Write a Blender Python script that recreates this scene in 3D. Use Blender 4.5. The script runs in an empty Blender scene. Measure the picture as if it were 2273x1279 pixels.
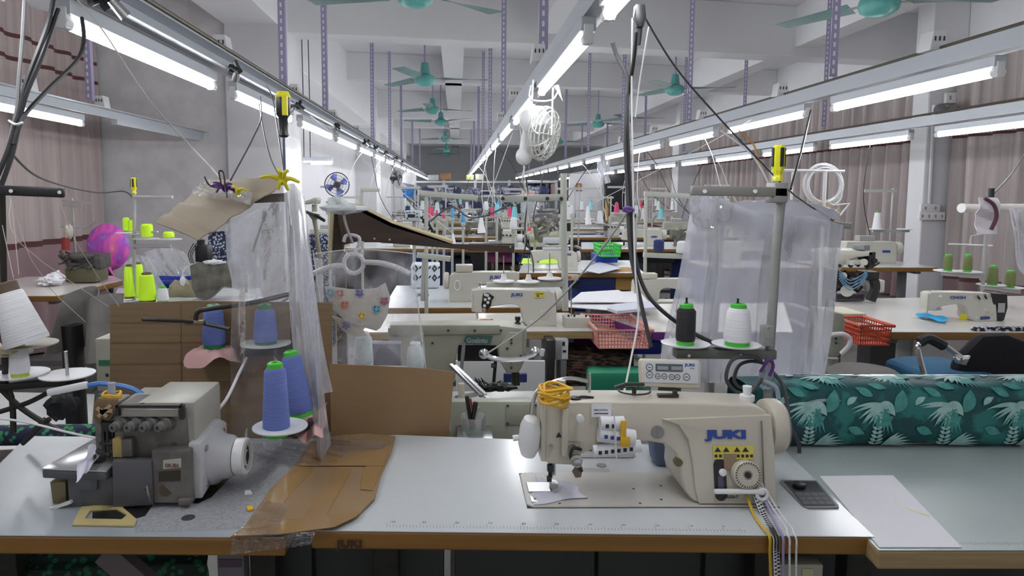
import bpy, bmesh, math, random
from mathutils import Vector, Matrix
rnd = random.Random(7)
SC = bpy.context.scene; COL = SC.collection
# ---------------- camera, world, exposure ----------------
FPX = 1550.0; PITCH = math.radians(5.5); CX = 1013.0; CY = 425 + FPX*math.tan(PITCH); CAMZ = 1.42
cd = bpy.data.cameras.new('camera'); cam = bpy.data.objects.new('camera', cd); COL.objects.link(cam)
cam.location = (0, 0, CAMZ); cam.rotation_euler = (math.radians(90)-PITCH, 0, 0)
cd.sensor_width = 36; cd.lens = 36*FPX/2273; cd.clip_start = .02
cd.shift_x = (1136.5-CX)/2273; cd.shift_y = (CY-639.5)/2273
SC.camera = cam
wd = bpy.data.worlds.new('world'); SC.world = wd; wd.use_nodes = True
wd.node_tree.nodes['Background'].inputs[0].default_value = (.97, .98, 1, 1)
wd.node_tree.nodes['Background'].inputs[1].default_value = 0.42
SC.view_settings.view_transform = 'Standard'; SC.view_settings.look = 'None'
SC.view_settings.gamma = 1; SC.view_settings.exposure = 0.0; SC.view_settings.use_curve_mapping = False
TUBE_E = 40.0
def ray(px, py):
    a = (px-CX)/FPX; b = (CY-py)/FPX; c, s = math.cos(PITCH), math.sin(PITCH)
    return Vector((a, c+s*b, -s+c*b))
def PY(px, py, Y):
    d = ray(px, py); t = Y/d.y; return Vector((d.x*t, Y, CAMZ+d.z*t))
def PZ(px, py, z):
    d = ray(px, py); t = (z-CAMZ)/d.z; return Vector((d.x*t, d.y*t, z))
# ---------------- materials ----------------
_mats = {}
def mat(name, col, rough=.5, metal=0, noise=0, scale=8, col2=None, bump=0, spec=None, emit=None, stretch=None, coat=0, trans=0, ior=None, detail=4, contrast=.5):
    if name in _mats: return _mats[name]
    m = bpy.data.materials.new(name); m.use_nodes = True; nt = m.node_tree; b = nt.nodes['Principled BSDF']
    b.inputs['Base Color'].default_value = (*col, 1); b.inputs['Roughness'].default_value = rough; b.inputs['Metallic'].default_value = metal
    if spec is not None: b.inputs['Specular IOR Level'].default_value = spec
    if coat: b.inputs['Coat Weight'].default_value = coat; b.inputs['Coat Roughness'].default_value = .15
    if trans: b.inputs['Transmission Weight'].default_value = trans
    if emit: b.inputs['Emission Color'].default_value = (*emit[0], 1); b.inputs['Emission Strength'].default_value = emit[1]
    if col2 or noise or bump:
        tc = nt.nodes.new('ShaderNodeTexCoord'); mp = nt.nodes.new('ShaderNodeMapping'); n = nt.nodes.new('ShaderNodeTexNoise')
        nt.links.new(tc.outputs['Object'], mp.inputs[0]); nt.links.new(mp.outputs[0], n.inputs['Vector'])
        if stretch: mp.inputs['Scale'].default_value = stretch
        n.inputs['Scale'].default_value = scale; n.inputs['Detail'].default_value = detail
        if col2 or noise:
            r = nt.nodes.new('ShaderNodeValToRGB'); r.color_ramp.elements[0].position = .5-contrast/2; r.color_ramp.elements[1].position = .5+contrast/2
            c2 = col2 or tuple(max(0, c*(1-noise)) for c in col)
            r.color_ramp.elements[0].color = (*c2, 1); r.color_ramp.elements[1].color = (*col, 1)
            nt.links.new(n.outputs['Fac'], r.inputs[0]); nt.links.new(r.outputs[0], b.inputs['Base Color'])
        if bump:
            bp = nt.nodes.new('ShaderNodeBump'); bp.inputs['Strength'].default_value = bump; bp.inputs['Distance'].default_value = .01
            nt.links.new(n.outputs['Fac'], bp.inputs['Height']); nt.links.new(bp.outputs[0], b.inputs['Normal'])
    _mats[name] = m; return m
def film(name, col, opac, milk=.0, rough=.12, scale=14, bump=.6, streak=None):
    """thin clear plastic: transparent, a glossy skin and some milky haze in creases"""
    m = bpy.data.materials.new(name); m.use_nodes = True; nt = m.node_tree; nt.nodes.remove(nt.nodes['Principled BSDF'])
    out = nt.nodes['Material Output']
    tr = nt.nodes.new('ShaderNodeBsdfTransparent'); gl = nt.nodes.new('ShaderNodeBsdfGlossy'); df = nt.nodes.new('ShaderNodeBsdfDiffuse'); tl = nt.nodes.new('ShaderNodeBsdfTranslucent')
    gl.inputs['Roughness'].default_value = rough; df.inputs[0].default_value = (*col, 1); tl.inputs[0].default_value = (*col, 1)
    tc = nt.nodes.new('ShaderNodeTexCoord'); mp = nt.nodes.new('ShaderNodeMapping'); n = nt.nodes.new('ShaderNodeTexNoise')
    if streak: mp.inputs['Scale'].default_value = streak
    nt.links.new(tc.outputs['Object'], mp.inputs[0]); nt.links.new(mp.outputs[0], n.inputs['Vector']); n.inputs['Scale'].default_value = scale; n.inputs['Detail'].default_value = 5; n.inputs['Distortion'].default_value = .6
    bp = nt.nodes.new('ShaderNodeBump'); bp.inputs['Strength'].default_value = bump; bp.inputs['Distance'].default_value = .02
    nt.links.new(n.outputs['Fac'], bp.inputs['Height'])
    for g in (gl, df): nt.links.new(bp.outputs[0], g.inputs['Normal'])
    hz = nt.nodes.new('ShaderNodeMixShader'); hz.inputs[0].default_value = .5
    nt.links.new(df.outputs[0], hz.inputs[1]); nt.links.new(tl.outputs[0], hz.inputs[2])
    r = nt.nodes.new('ShaderNodeMapRange'); r.inputs[1].default_value = .35; r.inputs[2].default_value = .7; r.inputs[3].default_value = max(0, opac-milk); r.inputs[4].default_value = min(1, opac+milk)
    nt.links.new(n.outputs['Fac'], r.inputs[0])
    a = nt.nodes.new('ShaderNodeMixShader'); nt.links.new(r.outputs[0], a.inputs[0]); nt.links.new(tr.outputs[0], a.inputs[1]); nt.links.new(hz.outputs[0], a.inputs[2])
    fr = nt.nodes.new('ShaderNodeFresnel'); fr.inputs[0].default_value = 1.45; nt.links.new(bp.outputs[0], fr.inputs['Normal'])
    ml = nt.nodes.new('ShaderNodeMath'); ml.operation = 'MULTIPLY'; ml.inputs[1].default_value = .55; nt.links.new(fr.outputs[0], ml.inputs[0]); b = nt.nodes.new('ShaderNodeMixShader'); nt.links.new(ml.outputs[0], b.inputs[0]); nt.links.new(a.outputs[0], b.inputs[1]); nt.links.new(gl.outputs[0], b.inputs[2])
    nt.links.new(b.outputs[0], out.inputs[0]); return m
# ---------------- mesh builder ----------------
def frame_of(d):
    d = d.normalized(); u = Vector((0, 0, 1)) if abs(d.z) < .95 else Vector((1, 0, 0))
    a = d.cross(u).normalized(); return a, d.cross(a).normalized()
class M:
    def __init__(s): s.v = []; s.f = []; s.X = None
    def add(s, vs, fs):
        o = len(s.v); s.v += [Vector(p) if s.X is None else s.X @ Vector(p) for p in vs]; s.f += [tuple(i+o for i in f) for f in fs]; return s
    def box(s, c, d, rz=0, R=None):
        x, y, z = d[0]/2, d[1]/2, d[2]/2; Q = R if R else Matrix.Rotation(rz, 3, 'Z'); c = Vector(c)
        vs = [c+Q@Vector((i*x, j*y, k*z)) for k in (-1, 1) for j in (-1, 1) for i in (-1, 1)]
        return s.add(vs, [(0, 2, 3, 1), (4, 5, 7, 6), (0, 1, 5, 4), (2, 6, 7, 3), (0, 4, 6, 2), (1, 3, 7, 5)])
    def cyl(s, a, b, r, r2=None, n=12, caps=True):
        a, b = Vector(a), Vector(b); r2 = r if r2 is None else r2; u, w = frame_of(b-a); vs = []
        for p, q in ((a, r), (b, r2)):
            vs += [p+(u*math.cos(t)+w*math.sin(t))*q for t in (2*math.pi*i/n for i in range(n))]
        fs = [(i, (i+1) % n, n+(i+1) % n, n+i) for i in range(n)]
        if caps: fs += [tuple(range(n))[::-1], tuple(range(n, 2*n))]
        return s.add(vs, fs)
    def lathe(s, prof, o=(0, 0, 0), ax=(0, 0, 1), n=20, caps=True):
        o = Vector(o); ax = Vector(ax).normalized(); u, w = frame_of(ax); vs = []; k = len(prof)
        for r, h in prof: vs += [o+ax*h+(u*math.cos(t)+w*math.sin(t))*r for t in (2*math.pi*i/n for i in range(n))]
        fs = [(j*n+i, j*n+(i+1) % n, (j+1)*n+(i+1) % n, (j+1)*n+i) for j in range(k-1) for i in range(n)]
        if caps: fs += [tuple(range(n))[::-1], tuple(range((k-1)*n, k*n))]
        return s.add(vs, fs)
    def tube(s, pts, r, n=6, closed=False, r2=None):
        P = [Vector(p) for p in pts]; k = len(P); vs = []; pu = None
        for i, p in enumerate(P):
            if closed: d = P[(i+1) % k]-P[i-1]
            else: d = P[min(i+1, k-1)]-P[max(i-1, 0)]
            if d.length < 1e-9: d = Vector((0, 0, 1))
            d.normalize()
            if pu is None: u, w = frame_of(d)
            else: u = pu-d*pu.dot(d); u = u.normalized() if u.length > 1e-6 else frame_of(d)[0]; w = d.cross(u)
            pu = u; q = r if r2 is None else r+(r2-r)*i/(k-1)
            vs += [p+(u*math.cos(t)+w*math.sin(t))*q for t in (2*math.pi*j/n for j in range(n))]
        m = k if closed else k-1
        fs = [(i*n+j, i*n+(j+1) % n, ((i+1) % k)*n+(j+1) % n, ((i+1) % k)*n+j) for i in range(m) for j in range(n)]
        if not closed: fs += [tuple(range(n))[::-1], tuple(range((k-1)*n, k*n))]
        return s.add(vs, fs)
    def ribbon(s, pts, side, w, t=.0006):
        """flat strip following pts, width w along side"""
        sd = Vector(side).normalized(); n = len(pts); P = [Vector(p) for p in pts]; vs = []
        for i, p in enumerate(P):
            d = P[min(i+1, n-1)]-P[max(i-1, 0)]; nn = d.cross(sd).normalized()
            vs += [p-sd*w/2-nn*t/2, p+sd*w/2-nn*t/2, p+sd*w/2+nn*t/2, p-sd*w/2+nn*t/2]
        fs = [(i*4+j, i*4+(j+1) % 4, i*4+4+(j+1) % 4, i*4+4+j) for i in range(n-1) for j in range(4)]+[(3, 2, 1, 0), (4*n-4, 4*n-3, 4*n-2, 4*n-1)]
        return s.add(vs, fs)
    def prism(s, poly, a, b, pl='xz'):
        n = len(poly); F = {'xz': lambda p, h: (p[0], h, p[1]), 'xy': lambda p, h: (p[0], p[1], h), 'yz': lambda p, h: (h, p[0], p[1])}[pl]
        vs = [F(p, a) for p in poly]+[F(p, b) for p in poly]
        fs = [(i, (i+1) % n, n+(i+1) % n, n+i) for i in range(n)]+[tuple(range(n))[::-1], tuple(range(n, 2*n))]
        return s.add(vs, fs)
    def grid(s, fn, nu, nv, closeu=False):
        vs = [fn(i/(nu-(0 if closeu else 1)), j/(nv-1)) for j in range(nv) for i in range(nu)]
        fs = [(j*nu+i, j*nu+(i+1) % nu, (j+1)*nu+(i+1) % nu, (j+1)*nu+i) for j in range(nv-1) for i in range(nu if closeu else nu-1)]
        return s.add(vs, fs)
    def blob(s, c, r, seed=0, amp=.2, n=14, m=9, fq=3.0):
        c = Vector(c); q = random.Random(seed); ph = [q.uniform(0, 6.28) for _ in range(8)]
        r = Vector(r) if hasattr(r, '__len__') else Vector((r, r, r))
        def fn(u, v):
            t = u*2*math.pi; p = (v-.5)*math.pi; d = Vector((math.cos(t)*math.cos(p), math.sin(t)*math.cos(p), math.sin(p)))
            k = 1+amp*(math.sin(fq*d.x*2+ph[0])*math.cos(fq*d.y*2+ph[1])+.5*math.sin(fq*4*d.z+ph[2]+3*d.x*fq)+.3*math.sin(fq*6*d.y+ph[3]))
            return c+Vector((d.x*r.x, d.y*r.y, d.z*r.z))*k
        return s.grid(fn, n, m, True)
    def obj(s, name, m, parent=None, smooth=40, bev=0, seg=2, solid=0, flip=False):
        me = bpy.data.meshes.new(name); me.from_pydata([tuple(p) for p in s.v], [], s.f); 
        bm = bmesh.new(); bm.from_mesh(me); bmesh.ops.recalc_face_normals(bm, faces=bm.faces)
        if bev:
            es = [e for e in bm.edges if len(e.link_faces) == 2 and e.calc_face_angle(0) > .6]
            bmesh.ops.bevel(bm, geom=es, offset=bev, segments=seg, affect='EDGES', profile=.5, clamp_overlap=True)
        if solid:
            bmesh.ops.solidify(bm, geom=bm.faces[:], thickness=solid)
        bm.to_mesh(me); bm.free()
        if smooth:
            me.shade_smooth(); me.set_sharp_from_angle(angle=math.radians(smooth))
        for k in (m if isinstance(m, (list, tuple)) else [m]): me.materials.append(k)
        o = bpy.data.objects.new(name, me); COL.objects.link(o)
        if parent is not None: o.parent = parent
        return o
def tag(o, label=None, cat=None, group=None, kind=None):
    if label: o['label'] = label
    if cat: o['category'] = cat
    if group: o['group'] = group
    if kind: o['kind'] = kind
    return o
def thing(name, label, cat, loc=(0, 0, 0), rz=0, group=None):
    o = bpy.data.objects.new(name, None); COL.objects.link(o); o.empty_display_size = .05
    o.location = loc; o.rotation_euler = (0, 0, rz); return tag(o, label, cat, group)
def dup(root, loc=None, rz=None, label=None, group=None, scale=None, swap=None):
    r = root.copy(); COL.objects.link(r)
    if loc is not None: r.location = loc
    if rz is not None: r.rotation_euler = (0, 0, rz)
    if scale: r.scale = scale if hasattr(scale, '__len__') else (scale,)*3
    if label: r['label'] = label
    if group: r['group'] = group
    def rec(a, b):
        for ch in a.children:
            c = ch.copy(); COL.objects.link(c); c.parent = b
            if swap and c.data and c.name.split('.')[0] in swap:
                c.data = c.data.copy(); c.data.materials[0] = swap[c.name.split('.')[0]]
            rec(ch, c)
    rec(root, r)
    return r
def struct(o): o['kind'] = 'structure'; return o
def smoothpts(P, k=6):
    P = [Vector(p) for p in P]
    if len(P) < 3: return P
    out = []
    for i in range(len(P)-1):
        a, b, c, d = P[max(i-1, 0)], P[i], P[i+1], P[min(i+2, len(P)-1)]
        for j in range(k):
            t = j/k; out.append(.5*((2*b)+(c-a)*t+(2*a-5*b+4*c-d)*t*t+(3*b-a-3*c+d)*t*t*t))
    return out+[P[-1]]
def cord(name, pts, r, m, label, cat='cord', group=None, n=6, k=6):
    return tag(M().tube(smoothpts(pts, k), r, n).obj(name, m), label, cat, group)
def text(name, body, size, m, parent, loc, rot=(math.radians(90), 0, 0), ext=.0004, off=0, sx=1, align='LEFT'):
    c = bpy.data.curves.new(name, 'FONT'); c.body = body; c.size = size; c.extrude = ext; c.offset = off; c.align_x = align; c.resolution_u = 2
    o = bpy.data.objects.new(name, c); COL.objects.link(o); bpy.context.view_layer.update()
    me = bpy.data.meshes.new_from_object(o.evaluated_get(bpy.context.evaluated_depsgraph_get()))
    bpy.data.objects.remove(o); bpy.data.curves.remove(c)
    me.materials.clear(); me.materials.append(m)
    t = bpy.data.objects.new(name, me); COL.objects.link(t); t.location = loc; t.rotation_euler = rot; t.scale = (sx, 1, 1)
    if parent is not None: t.parent = parent
    return t
ORD = ['first', 'second', 'third', 'fourth', 'fifth', 'sixth', 'seventh', 'eighth', 'ninth', 'tenth', 'eleventh', 'twelfth', 'thirteenth', 'fourteenth', 'fifteenth', 'sixteenth', 'seventeenth', 'eighteenth', 'nineteenth', 'twentieth', 'twenty-first', 'twenty-second', 'twenty-third', 'twenty-fourth']
# shared materials
LAML = mat('worn_grey_laminate', (.36, .40, .43), .3, col2=(.27, .30, .33), scale=4, coat=.1, detail=7)
LAMR = mat('stained_green_grey_laminate', (.42, .47, .47), .3, col2=(.33, .38, .38), scale=3, coat=.1, detail=6)
WALL = mat('painted_wall', (.74, .74, .765), .75, noise=.10, scale=1.5, bump=.05)
CEIL = mat('painted_ceiling', (.76, .76, .78), .8, noise=.06, scale=.8)
DIRTY = mat('stained_wall', (.80, .79, .80), .8, noise=.14, scale=5, bump=.1, contrast=.25, detail=8)
LAM = mat('laminate_top', (.56, .59, .61), .22, noise=.05, scale=3, coat=.2)
LAMW = mat('laminate_warm', (.66, .64, .60), .25, noise=.06, scale=3, coat=.2)
EDGE = mat('varnished_edge', (.31, .155, .035), .4, col2=(.15, .07, .015), scale=2.2, stretch=(.8, 6, 22), contrast=.7)
EDGEP = mat('pale_plywood_edge', (.42, .30, .15), .6, col2=(.25, .17, .08), scale=3, stretch=(1, 6, 30))
CREAM = mat('cream_enamel', (.55, .51, .43), .32, noise=.07, scale=6, coat=.15)
CREAMD = mat('aged_cream_enamel', (.42, .42, .34), .42, noise=.25, scale=9, contrast=.4)
BEDG = mat('bed_enamel', (.52, .50, .46), .3, noise=.05, scale=5)
GREYM = mat('grey_enamel', (.20, .20, .205), .45, noise=.2, scale=14)
DARKM = mat('dark_oily_metal', (.05, .048, .045), .4, .4, noise=.4, scale=30)
STEEL = mat('steel', (.55, .55, .56), .28, 1)
DULL = mat('dull_galvanised', (.36, .36, .35), .5, .6, noise=.15, scale=20)
CHROME = mat('chrome', (.8, .8, .82), .1, 1)
BLACK = mat('black_plastic', (.012, .012, .013), .4)
BLACKR = mat('black_rubber', (.02, .02, .022), .6)
WHITEP = mat('white_plastic', (.75, .75, .76), .35)
CREAMP = mat('cream_plastic', (.62, .57, .47), .4)
PAPER = mat('white_paper', (.78, .78, .82), .7)
BLUEINK = mat('blue_ink', (.02, .06, .30), .4)
BLACKINK = mat('black_ink', (.02, .02, .02), .5)
CARD = mat('cardboard', (.27, .17, .085), .75, noise=.14, scale=5, bump=.05)
CARDD = mat('dark_cardboard', (.23, .14, .07), .75, noise=.15, scale=5, bump=.05)
NEON = mat('neon_thread', (.60, .95, .02), .7, bump=.25, scale=3, stretch=(2, 2, 160))
def thread(name, c): return mat(name, c, .7, col2=tuple(x*.72 for x in c), bump=.3, scale=3, stretch=(2, 2, 170))
THW = thread('white_thread', (.80, .80, .84)); THB = thread('blue_thread', (.13, .18, .48)); THK = thread('black_thread', (.012, .012, .014))
THN = thread('navy_thread', (.02, .03, .14)); THO = thread('olive_thread', (.16, .20, .06)); THG = NEON
THP = thread('pink_thread', (.75, .08, .2)); THC = thread('sky_thread', (.1, .42, .75)); THT = thread('turquoise_thread', (.25, .68, .75)); THA = thread('pale_aqua_thread', (.62, .74, .75))
GREENP = mat('green_plastic', (.06, .45, .04), .4); LIMEP = mat('lime_plastic', (.45, .55, .05), .4); DGREENP = mat('dark_green_plastic', (.01, .16, .05), .45)
# ---------------- room shell ----------------
KX = .22
def slab(name, x0, x1, y0, y1, z0, z1, m, k=None, bev=0):
    """box whose front and back faces follow the skew of the building"""
    k = KX if k is None else k
    vs = [(x, y+k*x, z) for z in (z0, z1) for y in (y0, y1) for x in (x0, x1)]
    a = M().add(vs, [(0, 2, 3, 1), (4, 5, 7, 6), (0, 1, 5, 4), (2, 6, 7, 3), (0, 4, 6, 2), (1, 3, 7, 5)])
    return struct(a.obj(name, m, smooth=0, bev=bev))
FLOORM = mat('worn_concrete_floor', (.20, .195, .185), .45, noise=.35, scale=2.5, detail=8)
slab('floor', -4.2, 6.4, -1.2, 31, -.1, 0, FLOORM)
slab('ceiling', -4.2, 6.4, -1.2, 31, 3.70, 3.8, CEIL)
slab('wall_left', -3.95, -3.8, -1, 8.3, 0, 3.7, WALL, k=0)
slab('wall_alcove', -3.8, -2.25, 7.3, 7.42, 0, 3.7, DIRTY, k=0)
slab('wall_left_back', -2.4, -2.25, 8.0, 30.5, 0, 3.7, WALL, k=0)
slab('wall_right', 6.05, 6.2, -1, 33, 0, 3.7, WALL, k=0)
slab('wall_end', -2.6, 6.2, 30, 30.15, 0, 3.7, mat('dull_grey_wall', (.66, .67, .68), .8, noise=.06, scale=.5))
n = 0
for y in (7.25, 15.7, 24.2):
    slab('column_left', -2.36, -1.78, y, y+.85, 0, 3.7, WALL, k=0, bev=.015)
for y in (8.45, 17.3, 25.8):
    slab('column_right', 5.62 if y < 9 else 5.45, 6.05, y, y+(.3 if y < 9 else .5), 0, 3.7, WALL, k=0, bev=.015)
for y in (7.95, 16.4, 24.8): slab('beam_cross', -2.25, 6.05, y, y+.35, 3.09, 3.7, CEIL, bev=.01)
for y in (12.1, 20.6, 28.8): slab('beam_cross', -2.25, 6.05, y, y+.28, 3.25, 3.7, CEIL, bev=.01)
slab('beam_long_left', -2.25, -1.8, 8.0, 30, 2.82, 3.7, CEIL, k=0, bev=.01)
slab('beam_long_left', -3.8, -2.35, 3.4, 3.75, 3.05, 3.7, CEIL, bev=.01)
slab('beam_long_left', -2.35, -1.8, 2.0, 7.3, 3.1, 3.7, CEIL, k=0, bev=.01)
slab('beam_long_middle', -.2, .1, 8.2, 30, 3.25, 3.7, CEIL, k=0, bev=.01)
slab('beam_long_middle', .9, 1.3, 2.0, 7.9, 3.15, 3.7, CEIL, k=0, bev=.01)
slab('beam_long_right', 4.2, 4.5, 2.0, 30, 3.2, 3.7, CEIL, k=0, bev=.01)
# curtains
def curtain_mat(name, c1, c2, lines):
    m = mat(name, c1, .85, col2=c2, scale=2.2, stretch=(1, 7, .15), contrast=.5)
    nt = m.node_tree; b = nt.nodes['Principled BSDF']; src = b.inputs['Base Color'].links[0].from_socket
    tc = nt.nodes.new('ShaderNodeTexCoord'); sp = nt.nodes.new('ShaderNodeSeparateXYZ'); nt.links.new(tc.outputs['Object'], sp.inputs[0])
    for z, h, col in lines:
        a = nt.nodes.new('ShaderNodeMath'); a.operation = 'COMPARE'; a.inputs[1].default_value = z; a.inputs[2].default_value = h
        nt.links.new(sp.outputs[2], a.inputs[0])
        x = nt.nodes.new('ShaderNodeMix'); x.data_type = 'RGBA'; nt.links.new(a.outputs[0], x.inputs[0]); nt.links.new(src, x.inputs[6]); x.inputs[7].default_value = (*col, 1)
        src = x.outputs[2]
    nt.links.new(src, b.inputs['Base Color']); return m
mar = (.10, .035, .035)
CURL = curtain_mat('taupe_curtain_fabric', (.52, .44, .42), (.33, .27, .26), [(2.70, .018, mar), (2.51, .018, mar), (.97, .025, mar), (.46, .485, (.30, .20, .215))])
CURR = curtain_mat('grey_taupe_curtain_fabric', (.54, .48, .47), (.25, .21, .21), [(2.32, .016, mar), (2.06, .016, mar), (.40, .025, mar), (.19, .185, (.22, .15, .155))])
def curtain(x, y0, y1, z0, z1, m, label, amp=.07, wl=.19, seed=1, sgn=1):
    q = random.Random(seed); ph = [q.uniform(0, 6) for _ in range(5)]; nu = int((y1-y0)/.03); 
    def fn(u, v):
        y = y0+u*(y1-y0); z = z0+v*(z1-z0)
        w = math.sin(y*2*math.pi/wl+ph[0]+1.6*math.sin(y*2.1+ph[1])+.5*(1-v)*math.sin(y*3.7+ph[2]))
        w = math.copysign(abs(w)**.7, w)
        return Vector((x+sgn*(amp*w*(.55+.45*(1-v))+.03*math.sin(y*1.7+ph[3])), y+.03*math.sin(z*2+y*5+ph[4])*(1-v), z))
    return tag(M().grid(fn, nu, 14).obj('curtain', m, smooth=180), label, 'curtain')
curtain(-3.66, 1.6, 7.22, .02, 3.0, CURL, 'taupe curtain with maroon bands on the left wall, above the orange-edged table', .05, .3, 3)
curtain(5.92, 2.6, 6.0, .03, 2.95, CURR, 'grey taupe curtain at the right edge, nearest the camera', .09, .32, 5)
curtain(5.92, 6.05, 8.38, .03, 2.95, CURR, 'grey taupe curtain just right of the white column with wall sockets', .08, .30, 6)
curtain(5.90, 8.85, 17.2, .03, 2.95, CURR, 'long grey taupe curtain between the two right-hand columns', .11, .27, 9)
curtain(5.92, 17.95, 25.7, .03, 2.95, CURR, 'far grey taupe curtain beyond the second right-hand column', .07, .2, 11)
# ---------------- lamp rows ----------------
TUBE = mat('lit_tube', (1, 1, 1), .5, emit=((.97, .98, 1), TUBE_E))
TRAY = mat('zinc_tray', (.50, .53, .57), .35, .35)
PURP = mat('lavender_painted_steel', (.34, .31, .48), .5)
PIPEM = mat('olive_steel_pipe', (.13, .12, .085), .45, .5)
def tube_fixture(first=[None]):
    t = thing('tube_light', 'x', 'light')
    M().cyl((0, 0, 0), (0, 1.16, 0), .0165, n=12).obj('tube', TUBE, t)
    M().box((0, .58, .045), (.05, 1.22, .045)).obj('batten', TRAY, t, smooth=0, bev=.004)
    for y in (-.02, 1.18):
        M().box((0, y, .012), (.03, .035, .06)).cyl((0, y-.02, 0), (0, y+.02, 0), .02, n=10).obj('lamp_holder', WHITEP, t, bev=.002)
    return t
rows = [('left', -1.11, 1.895, .55, 18, 1.5), ('middle', .415, 1.90, .78, 17, 1.5), ('right', 2.15, 1.89, 2.85, 15, 1.52), ('far right', 3.72, 1.855, 2.75, 15, 1.53)]
proto = tube_fixture(); used = False
def holes_bar(L, w=.04, t=.003):
    a = M(); a.box((0, 0, L/2), (w, t, L)); a.box((w/2, w/2, L/2), (t, w, L)); return a
def hanger(x, y, z0, z1, label, group):
    t = thing('perforated_hanger', label, 'hanger', (x, y, z0), 0, group); L = z1-z0
    M().box((0, 0, L/2), (.045, .003, L)).box((.0215, .02, L/2), (.003, .04, L)).obj('angle_bar', PURP, t, smooth=0)
    h = M()
    for i in range(int(L/.05)):
        if y < 12: h.box((-.002, -.002, .03+i*.05), (.012, .002, .026))
    if y < 12: tag(h.obj('slot', WHITEP, t, smooth=0), kind='stuff')
    return t
for rn, (nm, x, z, y0, cnt, step) in enumerate(rows):
    L = cnt*step
    r = thing('lamp_rail', 'long zinc cable tray carrying the %s row of tube lights' % nm, 'rail', (x, y0-.2, z+.075))
    M().box((0, L/2, .045), (.012, L, .075)).box((.035, L/2, .078), (.07, L, .006)).box((.035, L/2, .012), (.07, L, .006)).obj('tray', TRAY, r, smooth=0)
    M().tube([(.05, 0, .105), (.05, L, .105)], .009, 8).obj('conduit_pipe', PIPEM, r)
    for i in range(cnt):
        lb = 'lit white tube light, %s from the camera in the %s row' % (ORD[i], nm)
        y = y0+i*step; loc = (x, y, z)
        if not used: o = proto; o.location = loc; o['label'] = lb; o['group'] = 'lit tube lights'; used = True
        else: dup(proto, loc, 0, lb, 'lit tube lights')
# second left row, one lit, one empty fixture ending on the alcove wall
dup(proto, (-2.62, 3.88, 1.90), math.radians(3), 'lit white tube light low on the far left, above the pink tie-dye fan cover', 'lit tube lights')
dup(proto, (-2.64, 2.38, 1.90), 0, 'added lit white tube light at the far left, outside the left picture edge', 'lit tube lights')  # unseen tube continuing the row, added to brighten the alcove wall
e = thing('lamp_rail', 'short zinc lamp tray on the far left ending at the stained alcove wall', 'rail', (-2.62, 2.2, 1.97))
M().box((0, 2.55, .03), (.012, 5.1, .06)).box((.03, 2.55, .058), (.06, 5.1, .005)).obj('tray', TRAY, e, smooth=0)
M().box((0, 4.1, -.02), (.045, 1.75, .04)).obj('batten', TRAY, e, smooth=0)
hs = [(-1.11, 4.6, 'left'), (-1.08, 5.9, 'left'), (.45, 3.6, 'middle'), (.45, 6.6, 'middle'), (2.18, 4.1, 'right'), (2.18, 6.6, 'right'), (3.75, 7.2, 'far right'), (-2.6, 5.05, 'far left')]
cntr = {}
for (x, y, nm) in hs+[(rx, ry, nn) for ry in (9.2, 11.6, 14, 17.5, 21) for rx, nn in ((-1.08, 'left'), (.45, 'middle'), (2.18, 'right'), (3.75, 'far right'))]:
    cntr[nm] = cntr.get(nm, 0)+1
    hanger(x-.012, y, 2.068 if nm == 'far left' else 2.078, 3.68, 'lavender perforated steel hanger, %s from the camera above the %s lamp row' % (ORD[cntr[nm]-1], nm), 'perforated hangers')
# white ballast boxes on trays
bx = None
def ballast(x, y, z, lb, g='ballast boxes'):
    global bx
    if bx is None:
        bx = thing('ballast_box', lb, 'box', (x, y, z), 0, g)
        M().prism([(-.04, 0), (.04, 0), (.028, .085), (-.028, .085)], -.045, .045).obj('housing', WHITEP, bx, smooth=0, bev=.002)
        s = M(); [s.box((-.02+.02*i, -.047, .05), (.006, .002, .02)) for i in range(3)]; s.obj('socket_slots', BLACKINK, bx, smooth=0)
        return bx
    return dup(bx, (x, y, z), 0, lb, g)
for nm, x, z, y0, cnt, step in rows[:3]:
    for i in range(9 if nm == 'left' else 5):
        ballast(x+(.0 if nm != 'right' else .04), y0+i*step-.16+(0 if nm != 'right' else .6), z+.17, 'small white socket box on the %s lamp tray, %s from the camera' % (nm, ORD[i]))
ballast(-2.62, 4.35, 2.035, 'white socket box on the far left lamp tray, above the lit tube')
ballast(-2.62, 5.25, 2.035, 'white socket box on the far left lamp tray, beside the empty channel')
# ---------------- ceiling fans ----------------
TEAL = mat('teal_enamel', (.10, .36, .33), .35, noise=.12, scale=10)
TEALB = mat('teal_fan_blade', (.20, .33, .32), .45, noise=.2, scale=4)
def fan(loc, rz, hub_z, label, blades=3):
    t = thing('ceiling_fan', label, 'fan', loc, rz, 'teal ceiling fans')
    H = 3.69-loc[2]
    M().cyl((0, 0, .1), (0, 0, H), .012, n=8).obj('rod', PURP, t)
    M().lathe([(.02, .2), (.045, .19), (.055, .1), (.06, .06)], n=16).obj('motor_canopy', TEAL, t)
    M().lathe([(.02, -.085), (.07, -.08), (.115, -.05), (.13, -.01), (.12, .03), (.06, .06)], n=24).obj('motor_housing', TEAL, t)
    for k in range(3):
        a = 2*math.pi*k/3; c, s = math.cos(a), math.sin(a); b = M(); b.X = Matrix.Rotation(a, 4, 'Z')
        b.grid(lambda u, v: Vector((.2+.57*u, (v-.5)*(.10+.05*u), .012+(v-.5)*.04*(1.2-u)+.0*u)), 6, 4)
        o = b.obj('blade', TEALB, t, solid=.004)
        h = M(); h.X = Matrix.Rotation(a, 4, 'Z'); h.box((.16, 0, .01), (.12, .035, .008)).obj('blade_arm', DULL, o, smooth=0)
    return t
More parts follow.
